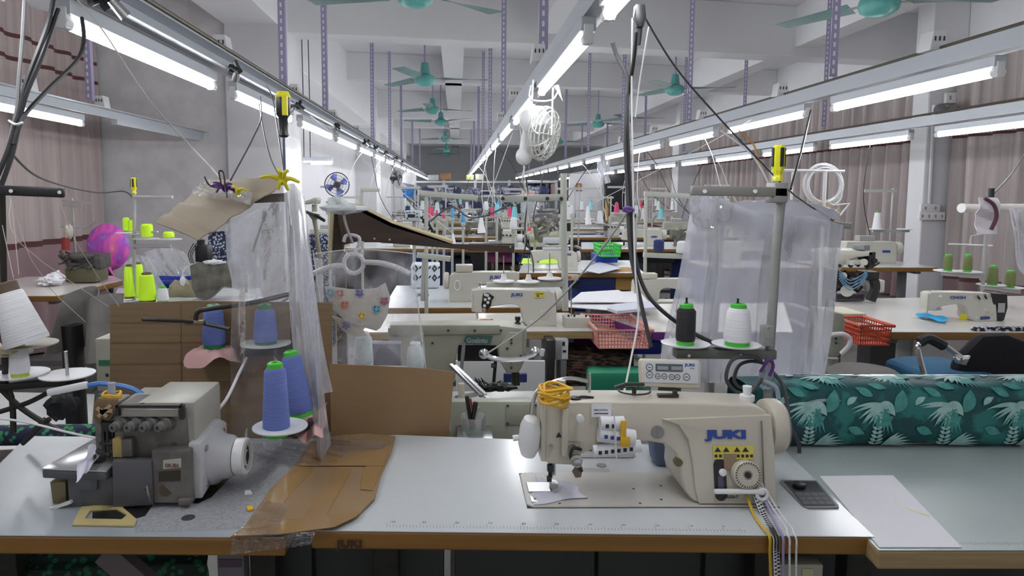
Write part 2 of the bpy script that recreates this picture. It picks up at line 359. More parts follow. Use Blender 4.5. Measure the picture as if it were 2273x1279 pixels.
f0 = fan((-.27, 4.75, 2.715), math.radians(43), 0, 'nearest teal ceiling fan at the top of the picture, left of the middle lamp row')
fans = [((-.38, 8.6, 2.77), 10, 'teal ceiling fan, second from the camera left of the middle lamp row'), ((-.42, 12.5, 2.86), 25, 'teal ceiling fan, third from the camera left of the middle lamp row'),
 ((-.32, 14.6, 2.85), 75, 'teal ceiling fan, fourth from the camera left of the middle lamp row'), ((-.3, 19, 2.83), 30, 'teal ceiling fan, fifth from the camera left of the middle lamp row'),
 ((-.33, 23.5, 2.8), 5, 'teal ceiling fan, sixth from the camera left of the middle lamp row'), ((-.36, 27, 2.85), 50, 'teal ceiling fan, farthest in the line left of the middle lamp row'),
 ((2.85, 4.85, 2.68), -4, 'big teal ceiling fan at the top right, cut by the picture edge'), ((2.92, 9.5, 2.78), -8, 'teal ceiling fan, second from the camera above the right lamp row'),
 ((2.9, 14.5, 2.8), 20, 'teal ceiling fan, third from the camera above the right lamp row'), ((3.6, 14.9, 2.95), 0, 'teal ceiling fan behind the long black power cords'), ((2.9, 20, 2.82), 0, 'far teal ceiling fan half hidden behind the hanging white fan')]
for loc, a, lb in fans: dup(f0, loc, math.radians(a), lb)
# ---------------- builders for the work stations ----------------
def table(label, corners, z=.76, th=.038, top=LAM, edge=EDGE, legs=True, group=None, name='sewing_table', legm=None, undershelf=False):
    """corners: four or more world xy points, counter-clockwise from front left"""
    P = [Vector((c[0], c[1])) for c in corners]; c0 = sum(P, Vector((0, 0)))/len(P)
    t = thing(name, label, 'table', (c0.x, c0.y, 0), 0, group); L = [(p-c0) for p in P]
    M().prism([(p.x, p.y) for p in L], z-th, z-.0015, 'xy').obj('table_board', edge, t, smooth=0, bev=.004)
    M().prism([(p.x*.998, p.y*.998) for p in L], z-.0015, z, 'xy').obj('laminate_top', top, t, smooth=0)
    if legs:
        lm = legm or GREYM; xs = [p.x for p in L]; ys = [p.y for p in L]; x0, x1, y0, y1 = min(xs)+.12, max(xs)-.12, min(ys)+.08, max(ys)-.08
        for x in (x0, x1):
            M().box((x, (y0+y1)/2, .02), (.05, y1-y0, .04)).obj('foot_bar', lm, t, smooth=0, bev=.004)
            M().box((x, (y0+y1)/2, (z-th)/2), (.06, .05, z-th-.02)).box((x, (y0+y1)/2, z-th-.015), (.05, y1-y0, .028)).obj('leg', lm, t, smooth=0, bev=.004)
        M().box(((x0+x1)/2, (y0+y1)/2+.05, .18), (x1-x0, .03, .04)).obj('crossbar', lm, t, smooth=0)
    return t
def V2(v): return (v.x, v.y)
def cone_mesh(t, h, rb, rt, m, tube=GREENP, core=True, k=.0):
    M().lathe([(rb*.96, .012), (rb, .02), (rb*.97+rt*.03, .03), (rt+.0015, h-.012), (rt*.8, h-.004), (rt*.55, h-.003)], n=20).obj('yarn', m, t)
    if core:
        M().lathe([(rb*.9, 0), (rb*.92, .004), (rb*.85, .014)], n=16).obj('base_ring', tube, t)
        M().lathe([(rt*.8, h-.006), (rt*.75, h+.005), (rt*.55, h+.008), (rt*.3, h+.008), (rt*.28, h-.01)], n=14, caps=False).obj('core', tube, t)
def cone(px, pyb, pyt, wb, wt, Y, m, label, tube=GREENP, tilt=(0, 0), group=None, core=True):
    b = PY(px, pyb, Y); tt = PY(px, pyt, Y); h = tt.z-b.z; s = Y/FPX*.99
    t = thing('thread_cone', label, 'thread', b, 0, group); t.rotation_euler = (tilt[0], tilt[1], 0)
    cone_mesh(t, h, wb*s/2, wt*s/2, m, tube, core); return t
def bar(a, b, w, h, m=None):
    """rectangular bar from a to b"""
    a, b = Vector(a), Vector(b); d = b-a; L = d.length; q = d.to_track_quat('X', 'Z').to_matrix()
    return ((a+b)/2, (L, w, h), q)
FONT_ROT = (math.radians(90), 0, 0)
WARN = mat('warning_yellow', (.66, .56, .10), .4)
def machine(label, loc, rz=0, enamel=None, detail=1, brand=None, brandm=None, group=None, style='arm', scale=1):
    E = enamel or CREAM; t = thing('sewing_machine', label, 'sewing machine', loc, rz, group)
    if scale != 1: t.scale = (scale,)*3
    # origin: front left corner of the bed; x right, y back
    M().prism([(.012, 0), (.53, 0), (.53, .178), (.012, .178), (0, .166), (0, .012)], -.03, .004, 'xy').obj('bed', BEDG if E is CREAM else E, t, smooth=0, bev=.002)
    out = [(.045, .078), (.112, .074), (.12, .100), (.15, .111), (.2, .120), (.262, .127), (.298, .121), (.318, .105), (.328, .08), (.331, .05), (.338, .025), (.352, .008), (.37, .004), (.527, .004), (.529, .08), (.525, .17), (.512, .193), (.49, .204), (.30, .212), (.11, .213), (.06, .211), (.048, .205), (.045, .195)]
    a = M(); n = len(out)
    def yf(x, z):
        k = max(0, min(1, (x-.30)/.06)); return .042-.036*k*max(0, 1-z/.19)
    front = [(x, yf(x, z)+(.010 if z > .2 else 0), z) for x, z in out]; back = [(x, .142+(.02*max(0, 1-z/.15) if x > .33 else 0), z) for x, z in out]
    a.add(front+back, [(i, (i+1) % n, n+(i+1) % n, n+i) for i in range(n)]+[tuple(range(n))[::-1], tuple(range(n, 2*n))])
    bod = a.obj('arm_body', E, t, bev=.006 if detail > 1 else .004, seg=3 if detail > 1 else 1, smooth=35)
    # handwheel
    w = M().lathe([(.045, 0), (.058, .004), (.060, .012), (.060, .030), (.056, .036), (.04, .040), (.02, .040)], (.527, .09, .145), (1, 0, 0), n=28 if detail > 1 else 16).obj('handwheel', E, t)
    # head face plate, needle bar, foot
    M().box((.04, .09, .143), (.012, .085, .125)).obj('face_plate', E, t, bev=.003)
    M().cyl((.062, .085, .05), (.062, .085, .08), .0035, n=8).cyl((.062, .085, .008), (.062, .085, .05), .0015, n=6).obj('needle_bar', STEEL, t)
    M().cyl((.07, .10, .03), (.07, .10, .08), .004, n=8).box((.068, .088, .014), (.016, .022, .010)).box((.068, .078, .009), (.012, .03, .003)).obj('presser_foot', STEEL, t, smooth=35)
    M().box((.04, .09, .0055), (.06, .05, .003)).obj('throat_plate', STEEL, t, smooth=0, bev=.001)
    M().lathe([(.004, 0), (.004, .02), (.013, .021), (.013, .026), (.006, .027), (.009, .032), (.009, .040), (.004, .041)], (.105, .042, .095), (0, -1, 0), n=14).obj('tension_dial', STEEL, t)
    M().lathe([(.003, 0), (.003, .012), (.008, .013), (.008, .024), (.003, .025)], (.112, .042, .185), (0, -1, 0), n=12).obj('pretension_knob', WHITEP, t)
    M().lathe([(.026, 0), (.029, .003), (.029, .018), (.026, .021), (.01, .021), (.009, .018)], (.455, .033, .066), (0, -1, 0), n=24).obj('stitch_dial', E, t)
    M().box((.42, .018, .028), (.10, .008, .010)).cyl((.47, .02, .028), (.47, .03, .028), .012, n=12).obj('reverse_lever', WHITEP, t, bev=.003)
    M().cyl((.085, .1, .205), (.085, .1, .235), .004, n=8).cyl((.085, .1, .235), (.085, .1, .246), .009, n=10).obj('thread_post', STEEL, t)
    if brand:
        text('brand_lettering', brand, .026, brandm or BLUEINK, t, (.385, .0305 if detail > 1 else .018, .125), off=.0009, sx=1.42)
    if detail > 1: pass
    return t
def thread_discs(t, spots, z, r=.06, m=WHITEP, pin=.06):
    for (x, y) in spots:
        M().lathe([(r*.1, 0), (r, .006), (r*1.0, .008), (r*.1, .003)], (x, y, z), n=24).obj('spool_disc', m, t)
        M().cyl((x, y, z), (x, y, z+pin), .003, n=6).obj('spool_pin', BLACK, t)
# ---------------- foreground tables ----------------
Z = .76
c = lambda px, py, z=Z: V2(PZ(px, py, z))
TM = table('long white-topped sewing table with orange wooden edge, carrying the nearest big machine', [c(690, 1178), c(1943, 1192), c(1741, 998), c(790, 962)], legm=DARKM)  # dark leg colour on the front tables stands in for under-table shade
TL = table('worn grey-topped sewing table at the lower left carrying the grey overlock machine', [c(-160, 1188), c(632, 1194), c(742, 975), c(60, 968)], top=LAML, legm=DARKM)
TR = table('grey-white sewing table at the lower right with a print roll across its back', [c(1950, 1222, .756), c(2520, 1222, .756), c(2260, 985, .756), c(1720, 985, .756)], .756, edge=EDGEP, top=LAMR, legm=DARKM)
# ruler print, lettering on the edge
y0 = PZ(900, 1178, Z); rl = M()
PXa, PXb = PZ(858, 1170, Z), PZ(1655, 1181, Z); nt_ = 106
for i in range(nt_+1):
    p = PXa.lerp(PXb, i/nt_); L = .016 if i % 10 == 0 else (.012 if i % 5 == 0 else .008)
    rl.box((p.x, p.y+L/2, Z+.0003), (.0011, L, .0005))
M2 = rl.obj('printed_ruler', mat('ruler_ink', (.25, .27, .30), .5), None, smooth=0); M2.parent = TM; M2.matrix_parent_inverse = Matrix.Translation(-TM.location); tag(M2, kind='stuff')
for i in range(0, 11):
    p = PXa.lerp(PXb, i/10.6); o = text('ruler_number', str(10*(10-i)), .009, mat('ruler_ink', (0, 0, 0)), None, (p.x+.003-TM.location.x, p.y+.018-TM.location.y, Z+.0002), (0, 0, 0)); o.parent = TM
p = PZ(762, 1180, Z); o = text('brand_stamp', 'JUKI', .021, mat('burnt_brown_stamp', (.05, .022, .01), .6), None, (p.x-.012-TM.location.x, p.y-.004-TM.location.y, Z-.031), off=.0009, sx=1.25); o.parent = TM
# inner table fittings
p = PZ(1795, 1098, Z)
t = thing('bobbin_winder_tray', 'black recessed tray with grey rim on the white table, right of the big machine', 'tray', (p.x, p.y, Z+.0005)); 
q = [PZ(*a, Z)-p for a in ((1733, 1068), (1812, 1069), (1861, 1124), (1862, 1130), (1795, 1131), (1782, 1126), (1731, 1073))]
M().prism([(v.x, v.y) for v in q], 0, .003, 'xy').obj('rim', mat('tray_rim', (.18, .18, .19), .4), t, smooth=0, bev=.001)
bl = lambda u, v, z: (PZ(1733+(1782-1733)*v+(1812-1733+(1862-1782-79)*v)*u, 1069+61*v, Z)-p)+Vector((0, 0, z))
M().add([bl(*a, .003) for a in ((.05, .06), (.95, .06), (.95, .94), (.05, .94))]+[bl(*a, .004) for a in ((.05, .06), (.95, .06), (.95, .94), (.05, .94))], [(0, 1, 2, 3), (4, 5, 6, 7), (0, 1, 5, 4), (1, 2, 6, 5), (2, 3, 7, 6), (3, 0, 4, 7)]).obj('tray_well', BLACK, t, smooth=0)
g = M()
for i in range(4):
    for j in range(3):
        u0, u1, v0, v1 = .1+.21*i, .28+.21*i, .48+.155*j, .6+.155*j
        g.add([bl(u0, v0, .0045), bl(u1, v0, .0045), bl(u1, v1, .0045), bl(u0, v1, .0045)], [(0, 1, 2, 3)])
g.obj('compartment', mat('tray_grey', (.10, .10, .11), .5), t, smooth=0)
o_ = bl(.35, .25, 0)
M().cyl((o_.x, o_.y, .004), (o_.x, o_.y, .012), .014, n=14).obj('winder_knob', BLACK, t, bev=.002)
# ---------------- the big foreground machine ----------------
b0 = PZ(1170, 1128, Z); JM = machine('largest cream sewing machine in front, with blue brand lettering and yellow warning label', (b0.x, b0.y, Z+.0), math.radians(.3), detail=2)
def panel(name, pts, y, th, m, parent, bev=.002): return M().prism(pts, y, y-th, 'xz').obj(name, m, parent, bev=bev, smooth=35)
# raised front cover following the flare of the pillar
cov = [(.362, .006), (.355, .04), (.352, .09), (.345, .135), (.325, .165), (.29, .177), (.522, .187), (.526, .12), (.525, .006)]
cv = M(); n = len(cov)
fy = lambda x, z: .042-.036*max(0, min(1, (x-.30)/.06))*max(0, 1-z/.19)
ex = lambda i: cov[i]
tf = [(x, fy(x, z)-.004, z) for x, z in cov]; tb = [(x, fy(x, z)+.006, z) for x, z in cov]
cv.add(tf+tb, [(i, (i+1) % n, n+(i+1) % n, n+i) for i in range(n)]+[tuple(range(n))[::-1], tuple(range(n, 2*n))]).obj('front_cover', CREAM, JM, bev=.003, smooth=35)
M().box((.4985, .0165, .095), (.0014, .005, .165), R=Matrix.Rotation(-math.atan2(.036,.19), 3, 'X')).obj('panel_seam', GREYM, JM, smooth=0)
# slot, dial numbers, stickers: built flat, then laid on the slanted cover
CV = bpy.data.objects.new('cover_fittings', None); 
TL_ = math.atan2(.036, .19)
def on_cover(o):
    o.matrix_parent_inverse = Matrix.Identity(4); o.matrix_basis = Matrix.Translation((0, .0015, 0)) @ Matrix.Rotation(-TL_, 4, 'X') @ o.matrix_basis; return o
sl = M(); P = [(.013*math.cos(a)+.408, (.013*math.sin(a)+(.030 if math.sin(a) > 0 else -.030))+.056) for a in [2*math.pi*i/20 for i in range(20)]]
on_cover(sl.prism(P, .004, -.0012, 'xz').obj('oil_gauge_slot', BLACK, JM, smooth=35))
on_cover(M().cyl((.412, 0, .072), (.412, -.008, .072), .008, n=12).obj('gauge_knob', WHITEP, JM, bev=.002))
on_cover(M().box((.408, -.0015, .048), (.012, .002, .035)).obj('gauge_window', mat('violet_glass', (.08, .07, .14), .2), JM, smooth=0))
st = on_cover(M().box((.4375, -.0003, .1125), (.086, .0016, .028)).obj('warning_label', WARN, JM, smooth=0))
m_ = M()
for i in range(2):
    for k in range(2): m_.prism([(.397+i*.041+k*.018, .114), (.411+i*.041+k*.018, .114), (.404+i*.041+k*.018, .124)], -.0013, -.0018, 'xz')
for k in range(9): m_.box((.400+k*.0094, -.0014, .1055), (.006, .0008, .006))
m_.obj('label_print', BLACKINK, st, smooth=0)
on_cover(M().box((.429, -.001, .0935), (.026, .0035, .033)).obj('brown_tape', mat('brown_tape', (.28, .20, .13), .5), JM, smooth=0))
on_cover(M().box((.437, -.0005, .020), (.085, .001, .016)).obj('model_plate', mat('plate_beige', (.40, .37, .31), .5), JM, smooth=0))
on_cover(text('model_lettering', 'DDL-5550-7', .0085, BLACKINK, JM, (.40, -.0014, .0185), off=.0002))
on_cover(text('brand_lettering', 'JUKI', .0235, BLUEINK, JM, (.383, -.0006, .142), off=.0014, sx=1.9))
tk = M()
for i in range(30):
    a = 2*math.pi*i/30; tk.box((.458+.0245*math.cos(a), -.0215, .070+.0245*math.sin(a)), (.0015, .001, .004), R=Matrix.Rotation(-a+math.pi/2, 3, 'Y'))
on_cover(tk.obj('dial_marks', BLACKINK, JM, smooth=0)); on_cover(M().cyl((.458, -.0205, .070), (.458, -.0225, .070), .0065, n=14).obj('dial_centre', BLACK, JM))
for o in JM.children:
    if o.name.startswith('stitch_dial'): bpy.data.objects.remove(o)
    elif o.name.startswith('reverse_lever'): bpy.data.objects.remove(o)
on_cover(M().lathe([(.026, 0), (.029, .003), (.029, .018), (.026, .021), (.01, .021), (.009, .018)], (.458, 0, .070), (0, -1, 0), n=30).obj('stitch_dial', CREAM, JM))
on_cover(M().box((.44, -.016, .036), (.105, .010, .010)).cyl((.488, 0, .036), (.488, -.016, .036), .009, n=12).obj('reverse_lever', WHITEP, JM, bev=.003))
M().cyl((.282, .044, .148), (.282, .0405, .148), .014, n=20).box((.282, .0400, .148), (.002, .001, .026)).obj('cover_screw', DULL, JM, smooth=35)
M().cyl((.325, .043, .085), (.325, .03, .085), .009, n=10).obj('side_screw', mat('brass_dull', (.18, .15, .09), .4, .6), JM)
# head details
M().box((.083, .036, .15), (.014, .012, .105)).obj('take_up_guard', CREAM, JM, bev=.004)
M().prism([(.064, .138), (.077, .138), (.0705, .150)], .0395, .039).obj('warning_triangle', BLACKINK, JM, smooth=0)
M().cyl((.055, .042, .118), (.055, .034, .118), .004, n=10).cyl((.108, .042, .1235), (.108, .032, .1235), .004, n=8).box((.1, .038, .124), (.035, .004, .006)).obj('thread_guide', STEEL, JM)
M().tube(smoothpts([(.118, .036, .112), (.1, .028, .118), (.094, .026, .10), (.105, .022, .085), (.118, .022, .07)]), .0035, 6).obj('check_spring_lever', BLACK, JM)
M().prism([(.098, .066), (.106, .052), (.118, .054), (.121, .075), (.112, .085)], .036, .028).obj('thread_release_cover', mat('brown_metal', (.16, .12, .10), .4), JM, bev=.002)
M().cyl((.06, .085, .03), (.06, .085, .078), .005, n=10).box((.058, .08, .055), (.012, .012, .014)).box((.056, .075, .032), (.010, .01, .012)).obj('needle_clamp', DARKM, JM, bev=.001)
M().box((.02, .03, .0052), (.018, .028, .002)).obj('slide_plate', STEEL, JM, smooth=0)
M().cyl((.02, .03, .006), (.02, .03, .0068), .003, n=10).obj('slide_screw', BLACK, JM)
for x, y in ((.07, .012), (.24, .012), (.29, .03), (.245, .085), (.31, .1)): M().cyl((x, y, .0035), (x, y, .0046), .003, n=8).obj('oil_hole', BLACK, JM)
g = M(); g.prism([(.0, .0), (.53, .0), (.53, .182), (0, .182)], -.001, .0006, 'xy').obj('bed_gasket', BLACKR, JM, smooth=0).location = (0, -.002, 0)
JM.children[-1].scale = (1, 1, 1)
M().tube(smoothpts([(.10, .06, .21), (.12, .07, .217), (.15, .075, .214)]), .003).cyl((.11, .07, .208), (.11, .07, .2165), .012, n=14).obj('oil_cap', BLACK, JM)
rr = M(); rr.tube([(.245+.035*math.cos(a), .10+.03*math.sin(a), .222) for a in [2*math.pi*i/24 for i in range(24)]], .002, 6, True); rr.cyl((.245, .10, .208), (.245, .10, .232), .005, n=8).tube([(.2, .09, .232), (.225, .09, .24), (.265, .095, .238)], .004, 6)
rr.obj('bobbin_winder', DARKM, JM)
M().box((.315, .085, .216), (.045, .012, .006)).box((.33, .085, .222), (.008, .01, .008)).obj('thread_hook', DARKM, JM, smooth=0)
M().cyl((.495, .1, .2), (.495, .1, .212), .016, n=12).cyl((.495, .1, .212), (.495, .1, .232), .008, .01, n=12).obj('rear_thread_post', WHITEP, JM)
M().cyl((.150, .12, .205), (.150, .12, .255), .0035, n=8).obj('spool_pin', STEEL, JM)
M().lathe([(.02, 0), (.048, -.002), (.053, -.004), (.055, 0)], (.5665, .09, .145), (1, 0, 0), n=28).obj('handwheel_ring', GREYM, JM)
# presser foot scrap
def flat_cloth(name, pts, z, m, label, cat='fabric', th=.0012, wav=.002, group=None):
    P = [PZ(x, y, z) for x, y in pts]; a = M(); q = random.Random(len(pts)); a.prism([(p.x, p.y) for p in P], z, z+th, 'xy')
    return tag(a.obj(name, m, None, smooth=0), label, cat, group)
def cloth_patch(name, pts, z, m, label, cat='fabric', amp=.003, seed=1, n=12, th=.001):
    """four px corners, a wavy sheet"""
    A, B, C_, D = [PZ(x, y, z) for x, y in pts]; q = random.Random(seed); ph = [q.uniform(0, 6) for _ in range(4)]
    def fn(u, v):
        p = (A*(1-u)+B*u)*(1-v)+(D*(1-u)+C_*u)*v
        return Vector((p.x+.004*math.sin(v*9+ph[0]), p.y+.004*math.sin(u*8+ph[1]), z+.001+amp*(1+math.sin(u*7+v*4+ph[2])*math.sin(v*8-u*3+ph[3]))))
    return tag(M().grid(fn, n, n).obj(name, m, solid=th), label, cat)
cloth_patch('fabric_scrap', [(1180, 1122), (1300, 1105), (1270, 1072), (1192, 1058)], Z+.004, mat('lilac_white_cloth', (.66, .66, .76), .8), 'pale lilac fabric scrap under the presser foot of the big front machine', amp=.0012, seed=3)
# items on the machine
def L(p): return JM.matrix_world @ Vector(p)
bpy.context.view_layer.update()
jx, jy = b0.x, b0.y
# gooseneck lamp
t = thing('gooseneck_lamp', 'white gooseneck machine lamp at the left end of the big front machine', 'lamp', (jx+.02, jy+.10, Z+.13))
M().lathe([(.012, -.045), (.02, -.043), (.03, -.02), (.030, .02), (.022, .04), (.010, .046)], (-.01, -.03, 0), (.12, -.1, 1), n=20).obj('lamp_head', WHITEP, t).scale = (.8, 1, 1)
M().cyl((-.045, -.03, -.005), (-.03, -.03, -.003), .007, n=8).obj('switch_knob', WHITEP, t)
M().tube(smoothpts([(-.005, -.025, .042), (.0, -.02, .075), (.02, 0, .10), (.08, .03, .112), (.13, .05, .10)]), .0045, 8).obj('gooseneck', STEEL, t)
yc = M(); q = random.Random(3)
for k in range(9):
    r = .026+.006*q.random(); oz = .004*k; ox = q.uniform(-.005, .005)
    yc.tube([(ox+r*math.cos(a)*(1+.1*math.sin(3*a+k)), r*math.sin(a), oz+.004*math.sin(2*a+k*1.3)) for a in [2*math.pi*i/18 for i in range(18)]], .0032, 5, True)
YEL = mat('yellow_rubber', (.72, .42, .02), .45)
o = tag(yc.obj('yellow_cord_coil', YEL), 'yellow rubber cord wound round the thread post on top of the big front machine', 'cord'); o.location = (jx+.062, jy+.05, Z+.212)
# rolled labels and tag
lr = thing('label_rolls', 'bundle of rolled white printed fabric labels tied with string on the front machine arm', 'labels', (jx+.19, jy+.028, Z+.14)); LABM = mat('woven_label', (.72, .72, .76), .75)
for i, (x, z, r, l, a) in enumerate([(-.01, .032, .016, .05, .0), (.0, .006, .018, .075, -.15), (.002, -.022, .013, .10, .12)]):
    cyl = M().cyl((x-l/2, 0, z-a*l/2), (x+l/2, 0, z+a*l/2), r, n=14).obj('label_roll', LABM, lr)
    pr = M(); [pr.box((x-l/2+.012+k*.013, -r-.0003, z+a*(-l/2+.012+k*.013)), (.007, .0006, .008)) for k in range(int(l/.014)-1)]; pr.obj('label_print', BLUEINK if i == 1 else BLACKINK, cyl, smooth=0)
M().box((.01, -.019, .02), (.012, .004, .05)).box((.014, -.0205, .0), (.02, .003, .02)).obj('yellow_tie', YEL, lr, bev=.001)
M().tube([(-.012, -.02, .07), (-.008, -.021, .03), (-.004, -.022, -.035)], .0015, 5).obj('string', THW, lr)
hg = thing('paper_tag', 'small white printed care tag on the shoulder of the front machine', 'tag', (jx+.16, jy+.045, Z+.196))
M().box((0, -.004, 0), (.042, .001, .028)).obj('tag_card', PAPER, hg, smooth=0); text('tag_print', '100% COTTON', .0045, BLACKINK, hg, (-.017, -.0048, 0)); M().box((0, -.0047, -.006), (.03, .0004, .002)).obj('print_line', BLACKINK, hg, smooth=0)
# small controller box behind the arm
p = PZ(1348, 1018, Z); t = thing('display_box', 'small white motor display box standing behind the arm of the front machine', 'control box', (p.x, p.y+.03, Z))
M().prism([(-.068, 0), (.068, 0), (.074, .03), (.068, .06), (-.06, .062), (-.072, .04)], -.03, .03).obj('housing', WHITEP, t, bev=.006)
M().box((0, -.0315, .028), (.1, .003, .016)).obj('display', GREYM, t, smooth=0); M().box((.048, -.0335, .028), (.012, .002, .01)).obj('display_digit', PAPER, t, smooth=0)
# bed fittings behind the machine
p = PZ(1335, 1034, Z); M().cyl((p.x, p.y, Z), (p.x, p.y, Z+.002), .011, n=20); t = tag(M().lathe([(.012, 0), (.012, .002), (.003, .0025)], (p.x, p.y, Z), n=20).obj('hole_plug', DULL), 'round grey plug in the white table top behind the front machine bed', 'plug')
q = [PZ(*a, Z) for a in ((1283, 1052), (1356, 1054), (1352, 1043), (1290, 1041))]
tag(M().prism([(v.x, v.y) for v in q], Z, Z+.003, 'xy').obj('hinge_plate', DULL, smooth=0, bev=.001), 'flat grey metal hinge plate on the table behind the front machine bed', 'hinge')
# blue-grey pad behind throat
p = PZ(1490, 1045, Z); tag(M().prism([(-.03, 0), (.035, -.0), (.04, .1), (-.035, .11), (-.038, .05)], -.03, .03).obj('blue_cushion', mat('slate_blue', (.10, .14, .22), .6), bev=.01), 'slate blue plastic bag standing behind the throat of the front machine', 'bag').location = (p.x, p.y+.05, Z)
# JUKI control panel
p0 = PY(1420, 857, 1.66); s = 1.66/FPX
t = thing('display_console', 'cream JUKI operation panel with display and round buttons above the front machine'.replace('JUKI ', ''), 'control panel', (PY(1490, 860, 1.66).x, 1.66, PY(1490, 860, 1.66).z)); t.rotation_euler = (math.radians(-14), math.radians(1.5), 0)
M().prism([(-.072, 0), (.072, -.002), (.074, .06), (.069, .067), (-.069, .068), (-.074, .062)], 0, .028).obj('housing', CREAMP, t, bev=.005)
M().box((0, -.001, .036), (.132, .002, .052)).obj('face_sheet', mat('panel_face', (.60, .62, .66), .35), t, smooth=0, bev=.0008)
M().box((-.005, -.0025, .047), (.066, .002, .018)).obj('display', mat('lcd_dark', (.08, .10, .13), .2), t, smooth=0)
M().box((-.021, -.004, .046), (.026, .001, .009)).box((.013, -.004, .046), (.026, .001, .009)).obj('display_field', mat('lcd_grey', (.28, .31, .33), .3), t, smooth=0)
bt = M()
for x, z, r in ((-.053, .047, .008), (-.053, .029, .008), (-.033, .026, .0062), (-.017, .026, .0062), (.001, .025, .0062), (.015, .025, .0062), (.037, .026, .008)):
    M().tube([(x+r*math.cos(a), -.0025, z+r*math.sin(a)) for a in [2*math.pi*i/18 for i in range(18)]], .0007, 4, True).box((x, -.0025, z), (r*1.0, .0008, .0012)).obj('round_button', BLACKINK, t)
text('brand_lettering', 'JUKI', .0085, BLUEINK, t, (.034, -.0022, .052), off=.0004, sx=1.5); text('model_lettering', 'CP-18', .004, BLACKINK, t, (.046, -.0022, .045))
M().box((0, .014, -.006), (.05, .02, .014)).obj('mount_bracket', DARKM, t, smooth=0)
M().cyl((-.02, .02, -.03), (-.02, .02, 0), .006, n=8).obj('mount_post', DARKM, t)
# tape measure, ribbons hanging over the lever and table edge
def pt(px, py, Y): return PY(px, py, Y)
def hang(name, pts, w, m, label, side=(1, 0, 0), cat='tape', t=.0007): return tag(M().ribbon(smoothpts([pt(*a) for a in pts], 8), side, w, t).obj(name, m), label, cat)
TAPEW = mat('tape_measure_white', (.72, .72, .76), .5); TAPEY = mat('tape_yellow', (.62, .40, .03), .5)
EY = PZ(1720, 1190, Z).y
def over(pts_air, pts_table, x_edge, x_end, w=.002):
    """px points in the air, px points lying on the table, then over the front edge"""
    o = [pt(*a) for a in pts_air]+[PZ(*a, Z+w+.0012) for a in pts_table]
    e = PY(x_edge, 1190, EY); o += [Vector((e.x, EY+.004, Z+w+.0012)), Vector((e.x, EY-.007, Z-.004)), Vector((e.x, EY-.009, Z-.03)), Vector((PY(x_end, 1260, EY).x, EY-.009, Z-.09)), Vector((PY(x_end, 1300, EY).x, EY-.009, Z-.16))]
    return smoothpts(o, 8)
tm = thing('tape_measure', 'white tape measure with black marks hanging from the front machine lever over the table edge', 'tape measure', (0, 0, 0))
sm = over([(1660, 1068, 1.432), (1672, 1085, 1.42)], [(1694, 1140), (1712, 1172)], 1720, 1722); M().ribbon(sm, (1, .25, 0), .014, .0007).obj('tape', TAPEW, tm)
mk = M()
for i in range(2, len(sm)-1, 1):
    for f in (.2, .65):
        p = sm[i].lerp(sm[i+1], f) if i+1 < len(sm) else sm[i]; d = (sm[min(i+1, len(sm)-1)]-sm[i-1]).normalized(); nn = d.cross(Vector((1, .25, 0)).normalized()).normalized()
        if nn.y > 0: nn = -nn
        if nn.z < 0 and abs(nn.z) > .5: nn = -nn
        mk.box(p+nn*.0008+Vector((.003*(1 if f < .5 else -1), 0, 0)), (.005, .0007, .0035), R=nn.to_track_quat('-Y', 'Z').to_matrix())
mk.obj('tape_marks', BLACKINK, tm, smooth=0)
tag(M().ribbon(over([(1652, 1080, 1.43)], [(1672, 1140), (1694, 1172)], 1706, 1708, .004), (1, .6, 0), .008, .0007).obj('yellow_tape', TAPEY), 'yellow tape measure strip beside the white one at the front table edge', 'tape')
tag(M().ribbon(over([(1690, 1092, 1.42)], [(1712, 1140), (1728, 1172)], 1735, 1735, .006), (1, .4, 0), .006, .0007).obj('lilac_ribbon', mat('lilac_ribbon', (.33, .28, .48), .6)), 'narrow lilac ribbon hanging next to the white tape measure', 'ribbon')
tag(M().tube(over([(1684, 1078, 1.42)], [(1722, 1140), (1744, 1172)], 1749, 1749, .001), .0021).obj('white_drawstring', THW), 'white drawstring over the front table edge, left of the pair', 'string')
tag(M().tube(over([(1690, 1072, 1.42)], [(1732, 1140), (1757, 1172)], 1764, 1763, .001), .0019).obj('white_drawstring', THW), 'white drawstring over the front table edge, right of the pair', 'string')
M().tube([(.488+.011*math.cos(a), -.008, .032+.011*math.sin(a)) for a in [2*math.pi*i/20 for i in range(20)]], .004, 6, True).obj('lever_ring', WHITEP, JM)
# ---------------- right: thread stand with two cones ----------------
Ys = 1.74; base = PZ(1705, 1000, Z)
st_ = thing('thread_stand', 'tall grey steel thread stand right of centre with yellow screwdriver on top', 'thread stand', (PY(1703, 1000, Ys).x, Ys, Z))
def sl_(px, py, Y=Ys): return PY(px, py, Y)-st_.location
M().tube([sl_(1703, 905), sl_(1708, 790), sl_(1722, 560), sl_(1735, 430)], .0115, 12).obj('pole', DULL, st_)
M().box(*bar(sl_(1528, 423)+Vector((0, -.02, 0)), sl_(1738, 427)+Vector((0, -.02, 0)), .02, .024)[:2], R=bar(sl_(1528, 423), sl_(1738, 427), 1, 1)[2]).obj('top_arm', mat('grey_arm', (.22, .215, .205), .45, .2), st_, bev=.003)
M().box(sl_(1722, 428)+Vector((0, -.005, 0)), (.035, .05, .05)).obj('top_clamp', DULL, st_, bev=.004)
for x in (1554, 1664): M().cyl(sl_(x, 425)+Vector((0, -.031, 0)), sl_(x, 425)+Vector((0, -.034, 0)), .005, n=10).obj('thread_eyelet', WHITEP, st_)
c1, c2, q1 = bar(sl_(1497, 783), sl_(1718, 785), .035, .024); M().box(c1, c2, R=q1).obj('lower_arm', mat('dark_grey_arm', (.13, .13, .12), .4, .3), st_, bev=.003)
